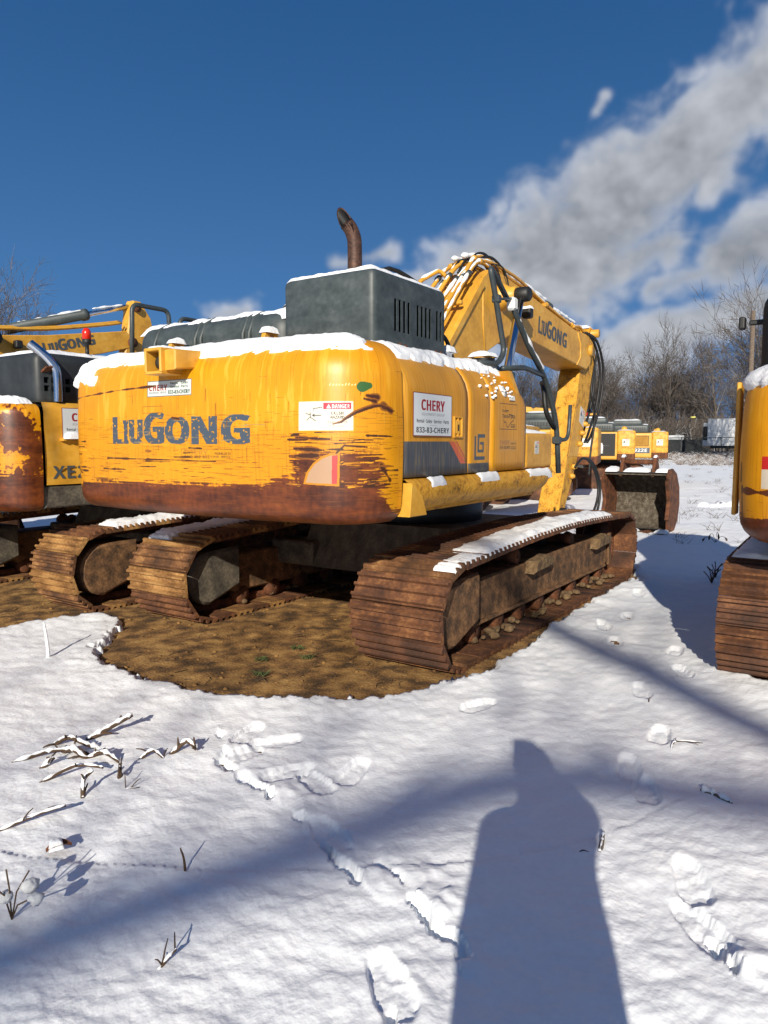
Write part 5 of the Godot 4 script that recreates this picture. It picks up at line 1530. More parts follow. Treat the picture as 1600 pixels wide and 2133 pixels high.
func across_excavator(at, turn, label, variant):
	var t = thing("excavator", label, "excavator", at, turn, "excavators across the lot")
	for s in [-1, 1]: simple_track(t, s)
	simple_body(t, variant)
	var st = S()
	prism(st, [Vector2(0.2, 1.5), Vector2(0.7, 1.5), Vector2(1.3, 2.5), Vector2(2.6, 2.75), Vector2(5.0, 2.1), Vector2(5.1, 2.35), Vector2(2.7, 3.25), Vector2(1.2, 3.1), Vector2(0.1, 2.0)], -0.15, 0.25, 0.015)
	obj("boom", st, M.yellow, t)
	cylinder_ram(t, P(0.05, 3.2, 1.6), P(0.05, 2.75, 4.6), 0.6, 0.08, 0.045)
	if variant == 1:       # side marked with the model, louvred cooler door
		for k in 12:
			st = S(); box(st, P(-1.312, 1.62 + k * 0.032, -1.58), Vector3(0.02, 0.018, 0.62), 0.003, Basis(Vector3(0, 0, 1), 0.4)); obj("louvre_slat", st, M.yellow, t)
		st = S(); box(st, P(-1.304, 1.80, -1.58), Vector3(0.012, 0.42, 0.66), 0.002); obj("louvre_back", st, M.black, t)
		st = S(); box(st, P(-1.306, 1.42, -1.60), Vector3(0.014, 0.22, 0.72), 0.002); var p = obj("model_panel", st, M.navy, t)
		lettering(p, "922E", P(-1.317, 1.36, -1.36), Basis(P(0, 0, -1), Vector3.UP, Vector3.LEFT), 0.13, 0.5, M.letter_white)
	elif variant == 2:     # engine door gone
		st = S(); box(st, P(-1.29, 1.66, -1.46), Vector3(0.08, 0.80, 1.0), 0.004); obj("open_bay", st, M.black, t)
		st = S(); box(st, P(-1.335, 1.7, -1.0), Vector3(0.02, 0.7, 0.03), 0.004); box(st, P(-1.335, 1.62, -1.3), Vector3(0.02, 0.03, 0.9), 0.004); obj("bay_frame", st, M.rail, t)
		st = S(false); lathe(st, P(-1.36, 1.34, -1.48), P(-1.36, 1.72, -1.48), [[0.0, 0.0], [0.0, 0.07], [0.3, 0.07], [0.34, 0.04], [0.38, 0.04], [0.38, 0.0]], 12); obj("oil_filter", st, M.letter_white, t)
		st = S(false); lathe(st, P(0.6, 2.6, -0.9), P(0.6, 2.9, -0.9), [[0.0, 0.03], [0.15, 0.03], [0.16, 0.07], [0.27, 0.06], [0.3, 0.0]], 12); obj("beacon", st, M.red, t)
	elif variant == 3:
		lettering(t, "LG", P(-1.308, 1.55, -1.5), Basis(P(0, 0, -1), Vector3.UP, Vector3.LEFT), 0.3, 0.6, M.blue)
	plate(t, "warning_label", P(-1.352, 1.86, -2.20), P(0, 0, -0.24), Vector3(0, -0.24, 0), Vector3.LEFT, 0.004, M.small_label)
	return t

func bucket():
	var t = thing("digging_bucket", "rusty digging bucket standing open on the snow beyond the tracks", "bucket", mw(0.0, 0, 7.15), -YAW)
	# side profile: mouth towards the back, shell curving forward (f, y)
	var prof = [Vector2(-0.05, 1.16), Vector2(0.25, 1.22), Vector2(0.55, 1.12), Vector2(0.80, 0.86), Vector2(0.86, 0.55), Vector2(0.74, 0.25), Vector2(0.46, 0.07), Vector2(0.02, 0.03)]
	var st = S(false)
	var inner = []
	for e in [0.0, 0.035]:
		var rows = []
		for i in prof.size():
			var p = prof[i]
			var c = Vector2(0.25, 0.6)
			p = p + (c - p).normalized() * e
			var row = PackedVector3Array()
			for k in 9: row.append(P(lerpf(-0.06, 1.14, k / 8.0), p.y, p.x))
			rows.append(row)
		sheet(st, rows, null, e == 0.0)
		inner.append(rows)
	for k in 8:
		for i in [0, prof.size() - 1]: quad(st, inner[0][i][k], inner[0][i][k + 1], inner[1][i][k + 1], inner[1][i][k], P(0, 0, -1))
	obj("shell", st, M.concrete, t)
	for x in [-0.06, 1.14]:
		st = S()
		var sp = [Vector2(-0.14, 1.10), Vector2(-0.02, 1.24), Vector2(0.25, 1.25), Vector2(0.57, 1.15), Vector2(0.84, 0.87), Vector2(0.90, 0.54), Vector2(0.77, 0.22), Vector2(0.48, 0.03), Vector2(-0.02, 0.0), Vector2(-0.06, 0.3), Vector2(0.10, 0.65)]
		prism(st, sp, x - 0.02, x + 0.02, 0.006); var sdp = obj("side_plate", st, M.rust, t)
		st = S(); prism(st, [Vector2(-0.16, 1.02), Vector2(-0.04, 1.06), Vector2(0.10, 0.62), Vector2(-0.03, 0.28), Vector2(-0.10, 0.30), Vector2(0.02, 0.64)], x - 0.035, x + 0.035, 0.008); obj("side_cutter", st, M.rust, sdp)
	st = S(); prism(st, [Vector2(-0.12, 0.0), Vector2(0.1, 0.0), Vector2(0.1, 0.06), Vector2(-0.08, 0.05)], -0.08, 1.16, 0.005); obj("cutting_edge", st, M.rust, t)
	for k in 5:
		st = S()
		var x = 0.0 + k * 0.27
		prism(st, [Vector2(-0.34, 0.02), Vector2(-0.10, 0.0), Vector2(-0.05, 0.09), Vector2(-0.2, 0.09)], x - 0.05, x + 0.05, 0.01); obj("tooth", st, M.rust, t)
		if k % 2 == 0: snow("snow_cover", t, 8, 8, func(u, v): return P(x - 0.12 + 0.24 * u, 0.085, -0.34 + 0.3 * v), Vector3.UP, 0.05, 400 + k, 0.2, 0.3)
	st = S(false)
	lathe(st, P(0.22, 1.37, 0.22), P(0.86, 1.37, 0.22), [[0.0, 0.0], [0.0, 0.05], [0.64, 0.05], [0.64, 0.0]], 14); obj("pin", st, M.rust, t)
	for x in [0.24, 0.84]:
		st = S()
		var ep = []
		for i in 9:
			var a = PI * i / 8.0
			ep.append(Vector2(0.22 + cos(a) * 0.1, 1.38 + sin(a) * 0.1))
		ep.append(Vector2(0.0, 1.10)); ep.append(Vector2(0.52, 1.08))
		prism(st, ep, x - 0.03, x + 0.03, 0.008); obj("ear", st, M.rust, t)
		snow("snow_cover", t, 8, 6, func(u, v): return P(x - 0.03 + 0.06 * v, 1.475, 0.15 + 0.14 * u), Vector3.UP, 0.05, 410 + int(x * 10), 0.1, 0.4)
	for q in [[-0.05, 0.18], [0.30, 0.78], [0.90, 1.14]]:
		snow("snow_cover", t, 12, 8, func(u, v): return P(lerpf(q[0], q[1], u), 1.20 + 0.02 * v, lerpf(-0.06, 0.36, v)), Vector3.UP, 0.06, 420 + int(q[0] * 20), 0.15, 0.2)
	return t

# ---------------------------------------------------------------- ground
const PATCH := [[-5.4, -3.4], [-4.6, -5.2], [-3.74, -6.39], [-3.55, -6.61], [-3.29, -6.92], [-2.86, -7.12], [-2.52, -6.82], [-2.41, -6.31], [-2.41, -5.94], [-2.22, -5.54], [-1.89, -5.19], [-1.47, -4.99], [-1.09, -4.79], [-0.59, -4.72], [0.0, -4.76], [0.34, -4.99], [0.71, -5.19], [0.91, -5.54], [1.24, -6.08], [1.67, -6.82], [2.35, -7.88], [3.25, -9.16], [3.5, -9.9], [3.0, -10.4], [1.6, -10.6], [0.2, -11.5], [-1.0, -11.9], [-3.2, -13.0], [-7.0, -13.0], [-7.6, -8.0]]
const PATCH_R := [[2.66, -5.30], [2.66, -5.18], [2.82, -5.00], [3.4, -4.6], [4.6, -4.0], [6.6, -5.0], [8.2, -8.0], [7.4, -10.2], [5.6, -9.8], [4.9, -8.7], [3.8, -6.8]]
var sdf := PackedFloat32Array()
const SD0 := Vector2(-9.0, -14.5)
const SDN := 190
const SDC := 0.1
func poly_sd(p, poly):
	var d = 1e9; var inside = false
	var n = poly.size()
	for i in n:
		var a = Vector2(poly[i][0], poly[i][1]); var j = (i + 1) % n
		var b = Vector2(poly[j][0], poly[j][1])
		var e = b - a; var w = p - a
		var t = clampf(w.dot(e) / e.length_squared(), 0, 1)
		d = minf(d, (w - e * t).length())
		if (a.y > p.y) != (b.y > p.y) and p.x < (b.x - a.x) * (p.y - a.y) / (b.y - a.y) + a.x: inside = not inside
	return -d if inside else d

func bare(x, z):      # below 0 where the ground is free of snow
	var u = (x - SD0.x) / SDC; var v = (z - SD0.y) / SDC
	if u < 0 or v < 0 or u >= SDN - 1 or v >= SDN - 1: return 9.0
	var i = int(u); var j = int(v); var a = u - i; var b = v - j
	var k = j * SDN + i
	return lerpf(lerpf(sdf[k], sdf[k + 1], a), lerpf(sdf[k + SDN], sdf[k + SDN + 1], a), b)

var prints = []      # [x, z, heading x, heading z, half length, half width, depth]
var furrows = []     # [ax, az, bx, bz, half width, depth]

func snow_height(x, z):
	var d = Vector2(x, z).length()
	var h = 0.045 + 0.022 * noise_a.get_noise_2d(x * 0.55, z * 0.55) + 0.010 * noise_b.get_noise_2d(x * 2.1, z * 3.0)
	if d < 30:
		h += 0.0055 * noise_c.get_noise_2d(x * 7.0, z * 11.0) + 0.002 * noise_a.get_noise_2d(x * 22.0, z * 26.0)
	if d > 14: h += 0.03 * noise_b.get_noise_2d(x * 0.9, z * 0.9) * smoothstep(14, 24, d)
	if d < 12:
		for p in prints:
			var dx = x - p[0]; var dz = z - p[1]
			if absf(dx) > 0.45 or absf(dz) > 0.45: continue
			var a = dx * p[2] + dz * p[3]; var b = dx * p[3] - dz * p[2]
			var q = pow(absf(a) / p[4], 3.0) + pow(absf(b) / (p[5] * (1.0 - 0.18 * a / p[4])), 3.0)
			q += 0.16 * noise_c.get_noise_2d(x * 14.0, z * 14.0)
			h -= p[6] * (1.0 - smoothstep(0.55, 1.05, q)) * (0.85 + 0.3 * noise_b.get_noise_2d(x * 18, z * 18))
			h += p[6] * 0.1 * smoothstep(0.9, 1.25, q) * (1.0 - smoothstep(1.25, 4.5, q)) * (0.6 + 0.8 * noise_c.get_noise_2d(x * 9.0, z * 9.0))
		for f in furrows:
			var e = Vector2(f[2] - f[0], f[3] - f[1]); var w = Vector2(x - f[0] + 0.05 * noise_c.get_noise_2d(x * 4.0, z * 4.0) + 0.02 * noise_b.get_noise_2d(x * 12.0, z * 12.0), z - f[1] + 0.05 * noise_c.get_noise_2d(x * 4.0 + 40.0, z * 4.0))
			var t = clampf(w.dot(e) / e.length_squared(), 0, 1)
			var r = (w - e * t).length()
			if r > 0.4: continue
			var side = signf(e.x * w.y - e.y * w.x)
			var rr = r + 0.012 * noise_c.get_noise_2d(x * 13.0, z * 13.0)
			var some = smoothstep(-0.25, 0.15, noise_b.get_noise_2d(x * 2.6 + 9.0, z * 2.6))
			h -= f[5] * some * (1.0 - smoothstep(f[4] * 0.5, f[4], rr))
			if side < 0: h += f[5] * 0.42 * (0.35 + 0.65 * some) * smoothstep(0.0, f[4] * 1.4, r) * (1.0 - smoothstep(f[4] * 1.4, f[4] * 8.0, r)) * (0.8 + 0.6 * noise_b.get_noise_2d(x * 6.0, z * 6.0))
	var s = bare(x, z)
	if s < 2.0:
		s += 0.07 * noise_b.get_noise_2d(x * 3.0, z * 3.0) + 0.055 * noise_c.get_noise_2d(x * 9.0, z * 9.0) + 0.02 * noise_a.get_noise_2d(x * 30.0, z * 30.0)
		h = lerpf(-0.16, h * (0.85 + 0.35 * (1.0 - smoothstep(0.05, 0.5, s))), smoothstep(-0.07, 0.05, s))
	return h

func dirt_height(x, z):
	return 0.003 + 0.012 * noise_b.get_noise_2d(x * 1.3, z * 1.3) + 0.008 * noise_c.get_noise_2d(x * 6.0, z * 6.0) + 0.006 * noise_a.get_noise_2d(x * 20.0, z * 20.0)

func make_ground():
	sdf.resize(SDN * SDN)
	for j in SDN:
		for i in SDN:
			var p = SD0 + Vector2(i, j) * SDC
			sdf[j * SDN + i] = minf(poly_sd(p, PATCH), poly_sd(p, PATCH_R))
	for q in [[1.78, -4.84], [1.63, -4.11], [2.41, -7.01], [1.99, -6.08], [2.40, -5.80], [2.23, -5.25], [1.30, -3.68], [2.06, -6.64], [1.30, -3.42], [2.9, -8.1], [3.2, -8.9]]:
		var a = 0.35 + 0.5 * noise_c.get_noise_2d(q[0] * 7, q[1] * 5)
		prints.append([q[0], q[1], sin(a), -cos(a), 0.15, 0.06, 0.034])
	for q in [[-0.80, -4.10, 0.3], [-0.62, -3.98, 1.2], [-0.78, -3.80, 0.8], [-0.35, -3.50, -0.6], [-0.16, -3.62, 0.4], [-0.50, -3.60, 1.0], [1.20, -2.66, 0.2], [1.12, -2.38, -0.2], [0.62, -4.55, 0.9], [0.02, -2.12, -0.3], [-0.24, -3.0, -0.5]]:
		prints.append([q[0], q[1], sin(q[2]), -cos(q[2]), 0.16, 0.065, 0.026])
	for l in [[[-0.97, -4.11], [-0.84, -3.68], [-0.56, -3.37], [-0.43, -3.23], [-0.22, -2.88], [-0.10, -2.68]], [[0.0, -2.78], [0.09, -2.59], [0.17, -2.46], [0.26, -2.24]], [[0.02, -2.16], [0.05, -1.9]], [[1.11, -2.32], [1.15, -2.20], [1.20, -2.06], [1.3, -1.9]]]:
		for i in l.size() - 1: furrows.append([l[i][0], l[i][1], l[i + 1][0], l[i + 1][1], 0.026, 0.034])
	# snow field: rings round the viewpoint, fine where the photograph looks
	var ang = []
	var na = 560
	for i in 22: ang.append(deg_to_rad(lerpf(-80.0, -38.0, i / 22.0)))
	for i in na + 1: ang.append(deg_to_rad(lerpf(-38.0, 38.0, float(i) / na)))
	for i in range(1, 23): ang.append(deg_to_rad(lerpf(38.0, 80.0, i / 22.0)))
	na = ang.size() - 1
	for i in range(1, 31): ang.append(deg_to_rad(lerpf(80.0, 280.0, i / 30.0)))
	var rad = [0.05, 0.4, 0.8, 1.1, 1.4, 1.6]
	var r = 1.68
	while r < 30.0:
		rad.append(r); r *= 1.0066
	while r < 130.0:
		rad.append(r); r *= 1.02
	while r < 1500.0:
		rad.append(r); r *= 1.25
	var nv = ang.size(); var nr = rad.size()
	var v := PackedVector3Array(); v.resize(nv * nr)
	var keep := PackedByteArray(); keep.resize(nv * nr)
	for j in nr:
		for i in nv:
			var x = sin(ang[i]) * rad[j]; var z = -cos(ang[i]) * rad[j]
			var fine = i <= na
			var h = snow_height(x, z) if fine else 0.045 + 0.03 * noise_a.get_noise_2d(x * 0.5, z * 0.5)
			if not fine and bare(x, z) < 0.3: h = -0.1
			if rad[j] > 130: h = 0.05
			v[j * nv + i] = Vector3(x, h, z); keep[j * nv + i] = 1 if h > -0.15 else 0
	var idx := PackedInt32Array()
	for j in nr - 1:
		for i in nv - 1:
			var a = j * nv + i; var b = a + 1; var c = a + nv + 1; var d = a + nv
			if keep[a] + keep[b] + keep[c] + keep[d] == 0: continue
			idx.append_array(PackedInt32Array([a, c, b, a, d, c]))
	# normals from neighbours
	var nn := PackedVector3Array(); nn.resize(v.size())
	for j in nr:
		for i in nv:
			var du = v[j * nv + mini(i + 1, nv - 1)] - v[j * nv + maxi(i - 1, 0)]
			var dv = v[mini(j + 1, nr - 1) * nv + i] - v[maxi(j - 1, 0) * nv + i]
			var n = du.cross(dv)
			nn[j * nv + i] = (n if n.y > 0 else -n).normalized()
	# the angle runs clockwise seen from above, rings outwards
	var arr = []; arr.resize(Mesh.ARRAY_MAX)
	arr[Mesh.ARRAY_VERTEX] = v; arr[Mesh.ARRAY_NORMAL] = nn; arr[Mesh.ARRAY_INDEX] = idx
	var am := ArrayMesh.new(); am.add_surface_from_arrays(Mesh.PRIMITIVE_TRIANGLES, arr)
	var o := MeshInstance3D.new(); o.mesh = am; o.material_override = M.field
	put("snow_field", o); o.set_meta("kind", "structure")
	# bare soil below and beside the machines
	var n2 = 300
	var dv2 := PackedVector3Array(); var dn := PackedVector3Array(); var di := PackedInt32Array()
	for j in n2 + 1:
		for i in n2 + 1:
			var x = lerpf(-8.5, 9.0, float(i) / n2); var z = lerpf(-14.2, -3.2, float(j) / n2)
			dv2.append(Vector3(x, dirt_height(x, z), z))
	for j in n2 + 1:
		for i in n2 + 1:
			var n = (dv2[j * (n2 + 1) + mini(i + 1, n2)] - dv2[j * (n2 + 1) + maxi(i - 1, 0)]).cross(dv2[mini(j + 1, n2) * (n2 + 1) + i] - dv2[maxi(j - 1, 0) * (n2 + 1) + i])
			dn.append((n if n.y > 0 else -n).normalized())
	for j in n2:
		for i in n2:
			var a = j * (n2 + 1) + i
			di.append_array(PackedInt32Array([a, a + 1, a + n2 + 2, a, a + n2 + 2, a + n2 + 1]))
	arr = []; arr.resize(Mesh.ARRAY_MAX)
	arr[Mesh.ARRAY_VERTEX] = dv2; arr[Mesh.ARRAY_NORMAL] = dn; arr[Mesh.ARRAY_INDEX] = di
	am = ArrayMesh.new(); am.add_surface_from_arrays(Mesh.PRIMITIVE_TRIANGLES, arr)
	o = MeshInstance3D.new(); o.mesh = am; o.material_override = M.dirt
	put("bare_soil", o); o.set_meta("kind", "structure")
	var st = S()
	quad(st, Vector3(-1500, -0.2, -1500), Vector3(1500, -0.2, -1500), Vector3(1500, -0.2, 1500), Vector3(-1500, -0.2, 1500), Vector3.UP)
	o = obj("ground", st, M.dirt); o.set_meta("kind", "structure")

# ---------------------------------------------------------------- trees
class Wood:
	var v := PackedVector3Array()
	var n := PackedVector3Array()
	var c := PackedColorArray()
	var ix := PackedInt32Array()
	func limb(pts, rad, sides, col):
		var base = v.size()
		var d0 = (pts[1] - pts[0]).normalized()
		var side = d0.cross(Vector3(0.3, 1, 0.2) if absf(d0.y) < 0.9 else Vector3.RIGHT).normalized()
		for i in pts.size():
			var d = (pts[mini(i + 1, pts.size() - 1)] - pts[maxi(i - 1, 0)]).normalized()
			side = (side - d * side.dot(d)).normalized()
			var up = d.cross(side)
			for k in sides:
				var t = TAU * k / sides
				var o = side * cos(t) + up * sin(t)
				v.append(pts[i] + o * rad[i]); n.append(o); c.append(col)
		for i in pts.size() - 1:
			for k in sides:
				var a = base + i * sides + k; var b = base + i * sides + (k + 1) % sides
				ix.append_array(PackedInt32Array([a, b + sides, b, a, a + sides, b + sides]))
	func mesh():
		var arr = []; arr.resize(Mesh.ARRAY_MAX)
		arr[Mesh.ARRAY_VERTEX] = v; arr[Mesh.ARRAY_NORMAL] = n; arr[Mesh.ARRAY_COLOR] = c; arr[Mesh.ARRAY_INDEX] = ix
		var m := ArrayMesh.new(); m.add_surface_from_arrays(Mesh.PRIMITIVE_TRIANGLES, arr)
		return m

func grow(r, w, p, dir, len_, rad, level, maxl, up, frost, thin):
	var segs = [5, 4, 3, 2, 2][mini(level, 4)]
	var pts = [p]; var rr = [rad]
	var d = dir
	for i in segs:
		d = (d + Vector3(r.randf_range(-1, 1), r.randf_range(-1, 1) + up, r.randf_range(-1, 1)) * [0.07, 0.16, 0.2, 0.24, 0.26][mini(level, 4)]).normalized()
		pts.append(pts[i] + d * len_ / segs)
		rr.append(rad * lerpf(1.0, 0.62 if level == 0 else 0.35, float(i + 1) / segs))
	var bark = Color(0.135, 0.115, 0.10) * r.randf_range(0.75, 1.35)
	if level >= 1 and r.randf() < frost: bark = Color(0.33, 0.32, 0.32)
	(w[0] if level < 2 else w[1]).limb(pts, rr, [7, 5, 4, 3, 3][mini(level, 4)], bark)
	if level >= maxl: return
	var kids = [r.randi_range(11, 14), r.randi_range(6, 8), r.randi_range(5, 7), 4][mini(level, 3)]
	for k in kids:
		var t = r.randf_range(0.34 if level == 0 else 0.2, 1.0)
		if k == 0: t = 1.0
		var i = mini(int(t * segs), segs - 1)
		var q = pts[i].lerp(pts[i + 1], t * segs - i)
		var ax = d.cross(Vector3(r.randf_range(-1, 1), r.randf_range(-1, 1), r.randf_range(-1, 1))).normalized()
		var nd = d.rotated(ax, r.randf_range(0.35, 0.85) if k > 0 else 0.15)
		nd.y = maxf(nd.y, -0.25); nd = nd.normalized()
		grow(r, w, q, nd, len_ * r.randf_range(0.42, 0.66), maxf(rr[mini(i + 1, segs)] * r.randf_range(0.4, 0.6), thin), level + 1, maxl, up, frost, thin)

func tree_meshes(seed_, h, rad, maxl, up, frost, thin):
	var r := RandomNumberGenerator.new(); r.seed = seed_
	var w = [Wood.new(), Wood.new()]
	grow(r, w, Vector3(0, -0.2, 0), Vector3(r.randf_range(-0.05, 0.05), 1, r.randf_range(-0.05, 0.05)).normalized(), h * 0.62, rad, 0, maxl, up, frost, thin)
	return [w[0].mesh(), w[1].mesh()]

func plant_tree(ms, at, scale, turn, label, group = "bare trees behind the lot"):
	var t = thing("bare_tree", label, "tree", at, turn, group)
	t.scale = Vector3.ONE * scale
	for k in 2:
		var o := MeshInstance3D.new(); o.mesh = ms[k]; o.material_override = M.bark
		put(["trunk", "crown"][k], o, t)
	return t

func px(x, y_top, d):      # a spot d metres out, in the direction of column x of the photograph's width
	return Vector3((x - 800.0) / 1500.0 * d, 0, -d)

func make_trees():
	var protos = []
	for k in 5: protos.append(tree_meshes(900 + k, 14.0, 0.20, 4, 0.25, 0.14, 0.02))
	var big = tree_meshes(951, 15.0, 0.24, 4, 0.12, 0.22, 0.014)
	# single trees that stand out of the line
	for q in [[1385, 98, 1.0, 0, "tall bare tree with upright twigs left of the lamp post"], [1432, 100, 0.98, 1, "bare tree rising straight behind the yellow lamp post"], [1262, 96, 0.92, 2, "bare tree half hidden behind the hanging digger arm"], [1350, 104, 0.96, 3, "slender bare tree behind the distant grey hoods"], [1492, 93, 0.85, 5, "wide spreading bare tree above the white trailer"], [1545, 66, 0.74, 5, "snow dusted bare tree beside the broken pole"], [1590, 62, 0.92, 4, "tallest bare tree at the right edge of the picture"], [30, 40, 0.66, 5, "bare tree above the dark hood at left edge"], [95, 46, 0.5, 1, "smaller bare tree right of the one at left edge"], [1085, 108, 0.86, 0, "bare tree seen in the gap below the raised boom"]]:
		var ms = big if q[3] == 5 else protos[q[3]]
		plant_tree(ms, px(q[0], 0, q[1]), q[2], rng.randf() * TAU, q[4])
	for k in 46:
		var x = 860.0 + k * 20.0 + rng.randf_range(-12, 12)
		plant_tree(protos[k % 5], px(x, 0, rng.randf_range(104, 136)), rng.randf_range(0.62, 0.92), rng.randf() * TAU, "bare grey tree in the dense tree line behind the fence", "dense tree line")
	for k in 22:
		var x = -500.0 + k * 62.0
		plant_tree(protos[(k + 2) % 5], px(x, 0, rng.randf_range(95, 125)), rng.randf_range(0.5, 0.62), rng.randf() * TAU, "bare grey tree far off behind the parked machines", "far trees")
	# undergrowth: nobody could count it
	var w = Wood.new()
	var r := RandomNumberGenerator.new(); r.seed = 77
	for k in 70:
		var a = Vector3(r.randf_range(-1.6, 1.6), 0, r.randf_range(-1.2, 1.2))
		var d = Vector3(r.randf_range(-0.6, 0.6), r.randf_range(0.7, 1.0), r.randf_range(-0.5, 0.5))
		var L = r.randf_range(1.5, 4.2)
		var col = Color(0.12, 0.10, 0.085) * r.randf_range(0.6, 1.4) if r.randf() > 0.22 else Color(0.5, 0.5, 0.5)
		var m = a + d * L * 0.5 + Vector3(r.randf_range(-0.3, 0.3), 0, r.randf_range(-0.3, 0.3))
		w.limb([a, m, a + d * L], [0.03, 0.024, 0.01], 3, col)
		for j in 4:
			var e = Vector3(r.randf_range(-1, 1), r.randf_range(0.1, 0.9), r.randf_range(-1, 1)).normalized()
			w.limb([m.lerp(a + d * L, j * 0.2), m.lerp(a + d * L, j * 0.2) + e * r.randf_range(0.5, 1.2)], [0.015, 0.008], 3, col)
	scatter("undergrowth", w.mesh(), 900, func(): 
		var dd = rng.randf_range(92, 122); return [px(rng.randf_range(860, 1800) if rng.randf() < 0.72 else rng.randf_range(-600, 860), 0, dd), rng.randf_range(0.8, 1.7)], "tangled leafless undergrowth below the tree line", "bushes")
	# dry weeds in front of the fence, caked with snow
	w = Wood.new()
	for k in 90:
		var a = Vector3(r.randf_range(-0.6, 0.6), 0, r.randf_range(-0.6, 0.6))
		var d = Vector3(r.randf_range(-0.9, 0.9), r.randf_range(0.4, 1.0), r.randf_range(-0.9, 0.9))
		var L = r.randf_range(0.2, 0.75)
		var col = Color(0.19, 0.125, 0.08) * r.randf_range(0.6, 1.4) if r.randf() > 0.42 else Color(0.72, 0.73, 0.75)
		w.limb([a, a + d * L * 0.6, a + d * L + Vector3(d.x * 0.2, -0.05, d.z * 0.2)], [0.012, 0.011, 0.006], 3, col)
	scatter("dry_weeds", w.mesh(), 900, func():
		var dd = 86.0 - 34.0 * pow(rng.randf(), 2.2); return [px(rng.randf_range(1180, 1720), 0, dd), rng.randf_range(0.6, 1.5) * (0.5 + 0.5 * smoothstep(52, 80, dd))], "snow-caked dry weeds along the far fence", "weeds")
	w = Wood.new()
	for k in 9:
		var a = Vector3(r.randf_range(-0.1, 0.1), 0, r.randf_range(-0.1, 0.1))
		var d = Vector3(r.randf_range(-0.8, 0.8), r.randf_range(0.5, 1.0), r.randf_range(-0.8, 0.8))
		w.limb([a, a + d * 0.1, a + d * 0.19 + Vector3(d.x * 0.05, -0.02, d.z * 0.05)], [0.004, 0.003, 0.002], 3, Color(0.12, 0.085, 0.05))
	scatter("weed_tips", w.mesh(), 150, func():
		var dd = 12.0 + 40.0 * pow(rng.randf(), 1.5); return [px(rng.randf_range(1180, 1700), 0, dd), rng.randf_range(0.4, 1.3)], "thin dead weed stalks poking through the open snow", "weeds")

func scatter(called, mesh, n, where, label, category):
	var mm := MultiMesh.new()
	mm.transform_format = MultiMesh.TRANSFORM_3D
	mm.mesh = mesh; mm.instance_count = n
	for k in n:
		var q = where.call()
		mm.set_instance_transform(k, Transform3D(Basis(Vector3.UP, rng.randf() * TAU).scaled(Vector3.ONE * q[1]), q[0] + Vector3(0, 0.02, 0)))
	var o := MultiMeshInstance3D.new(); o.multimesh = mm; o.material_override = M.weed
	put(called, o); tag(o, label, category); o.set_meta("kind", "stuff")

# tree behind the photographer: its trunk and limbs throw the soft bands of shade across the snow
func shade_trees():
	var t = thing("bare_tree", "forked bare tree standing behind the photographer", "tree", Vector3.ZERO, 0.0, "bare trees behind the lot")
	var L = to_sun()
	var w = [Wood.new(), Wood.new()]
	var r := RandomNumberGenerator.new(); r.seed = 404
	var up = func(x, z, s): return Vector3(x, 0, z) + L * s
	var col = Color(0.10, 0.085, 0.07)
	var base = Vector3(-1.2, -0.1, 20.5)
	var fork = Vector3(-1.1, 9.6, 20.3)
	w[0].limb([base, base.lerp(fork, 0.4) + Vector3(0.1, 0, 0), fork], [0.20, 0.16, 0.14], 10, col)
	var limbs = [
		[[fork, up.call(2.5, -2.9, 24.9), up.call(1.6, -3.42, 25.3), up.call(0.72, -3.60, 25.3), up.call(-0.30, -2.98, 25.0), up.call(-1.35, -2.25, 24.6), up.call(-2.6, -1.2, 24.2)], [0.15, 0.11, 0.12, 0.13, 0.13, 0.12, 0.08]],
		[[fork, up.call(3.1, -3.0, 25.4), up.call(2.35, -4.05, 26.4), up.call(1.95, -5.4, 27.4), up.call(1.50, -6.9, 28.4), up.call(1.1, -8.6, 29.6)], [0.14, 0.11, 0.12, 0.12, 0.10, 0.06]],
		[[fork, up.call(3.6, -2.6, 25.0), up.call(4.4, -3.6, 26.2), up.call(5.0, -4.8, 27.0)], [0.13, 0.11, 0.09, 0.06]]]
	for l in limbs:
		w[0].limb(curve(l[0], 4), curve_r(l[1], 4), 8, col)
		for i in range(2, l[0].size()):
			for k in 3:
				var d = Vector3(r.randf_range(-1, 1), r.randf_range(0.1, 1.2), r.randf_range(-0.6, 0.6)).normalized()
				grow(r, w, l[0][i], d, r.randf_range(1.2, 2.4), 0.03, 2, 3, 0.2, 0.0, 0.006)
	for k in 2:
		var o := MeshInstance3D.new(); o.mesh = w[k].mesh(); o.material_override = M.bark
		put(["trunk", "crown"][k], o, t)

func curve_r(l, per):
	var out = []
	for i in l.size() - 1:
		for k in per: out.append(lerpf(l[i], l[i + 1], float(k) / per))
	out.append(l[-1])
	return out

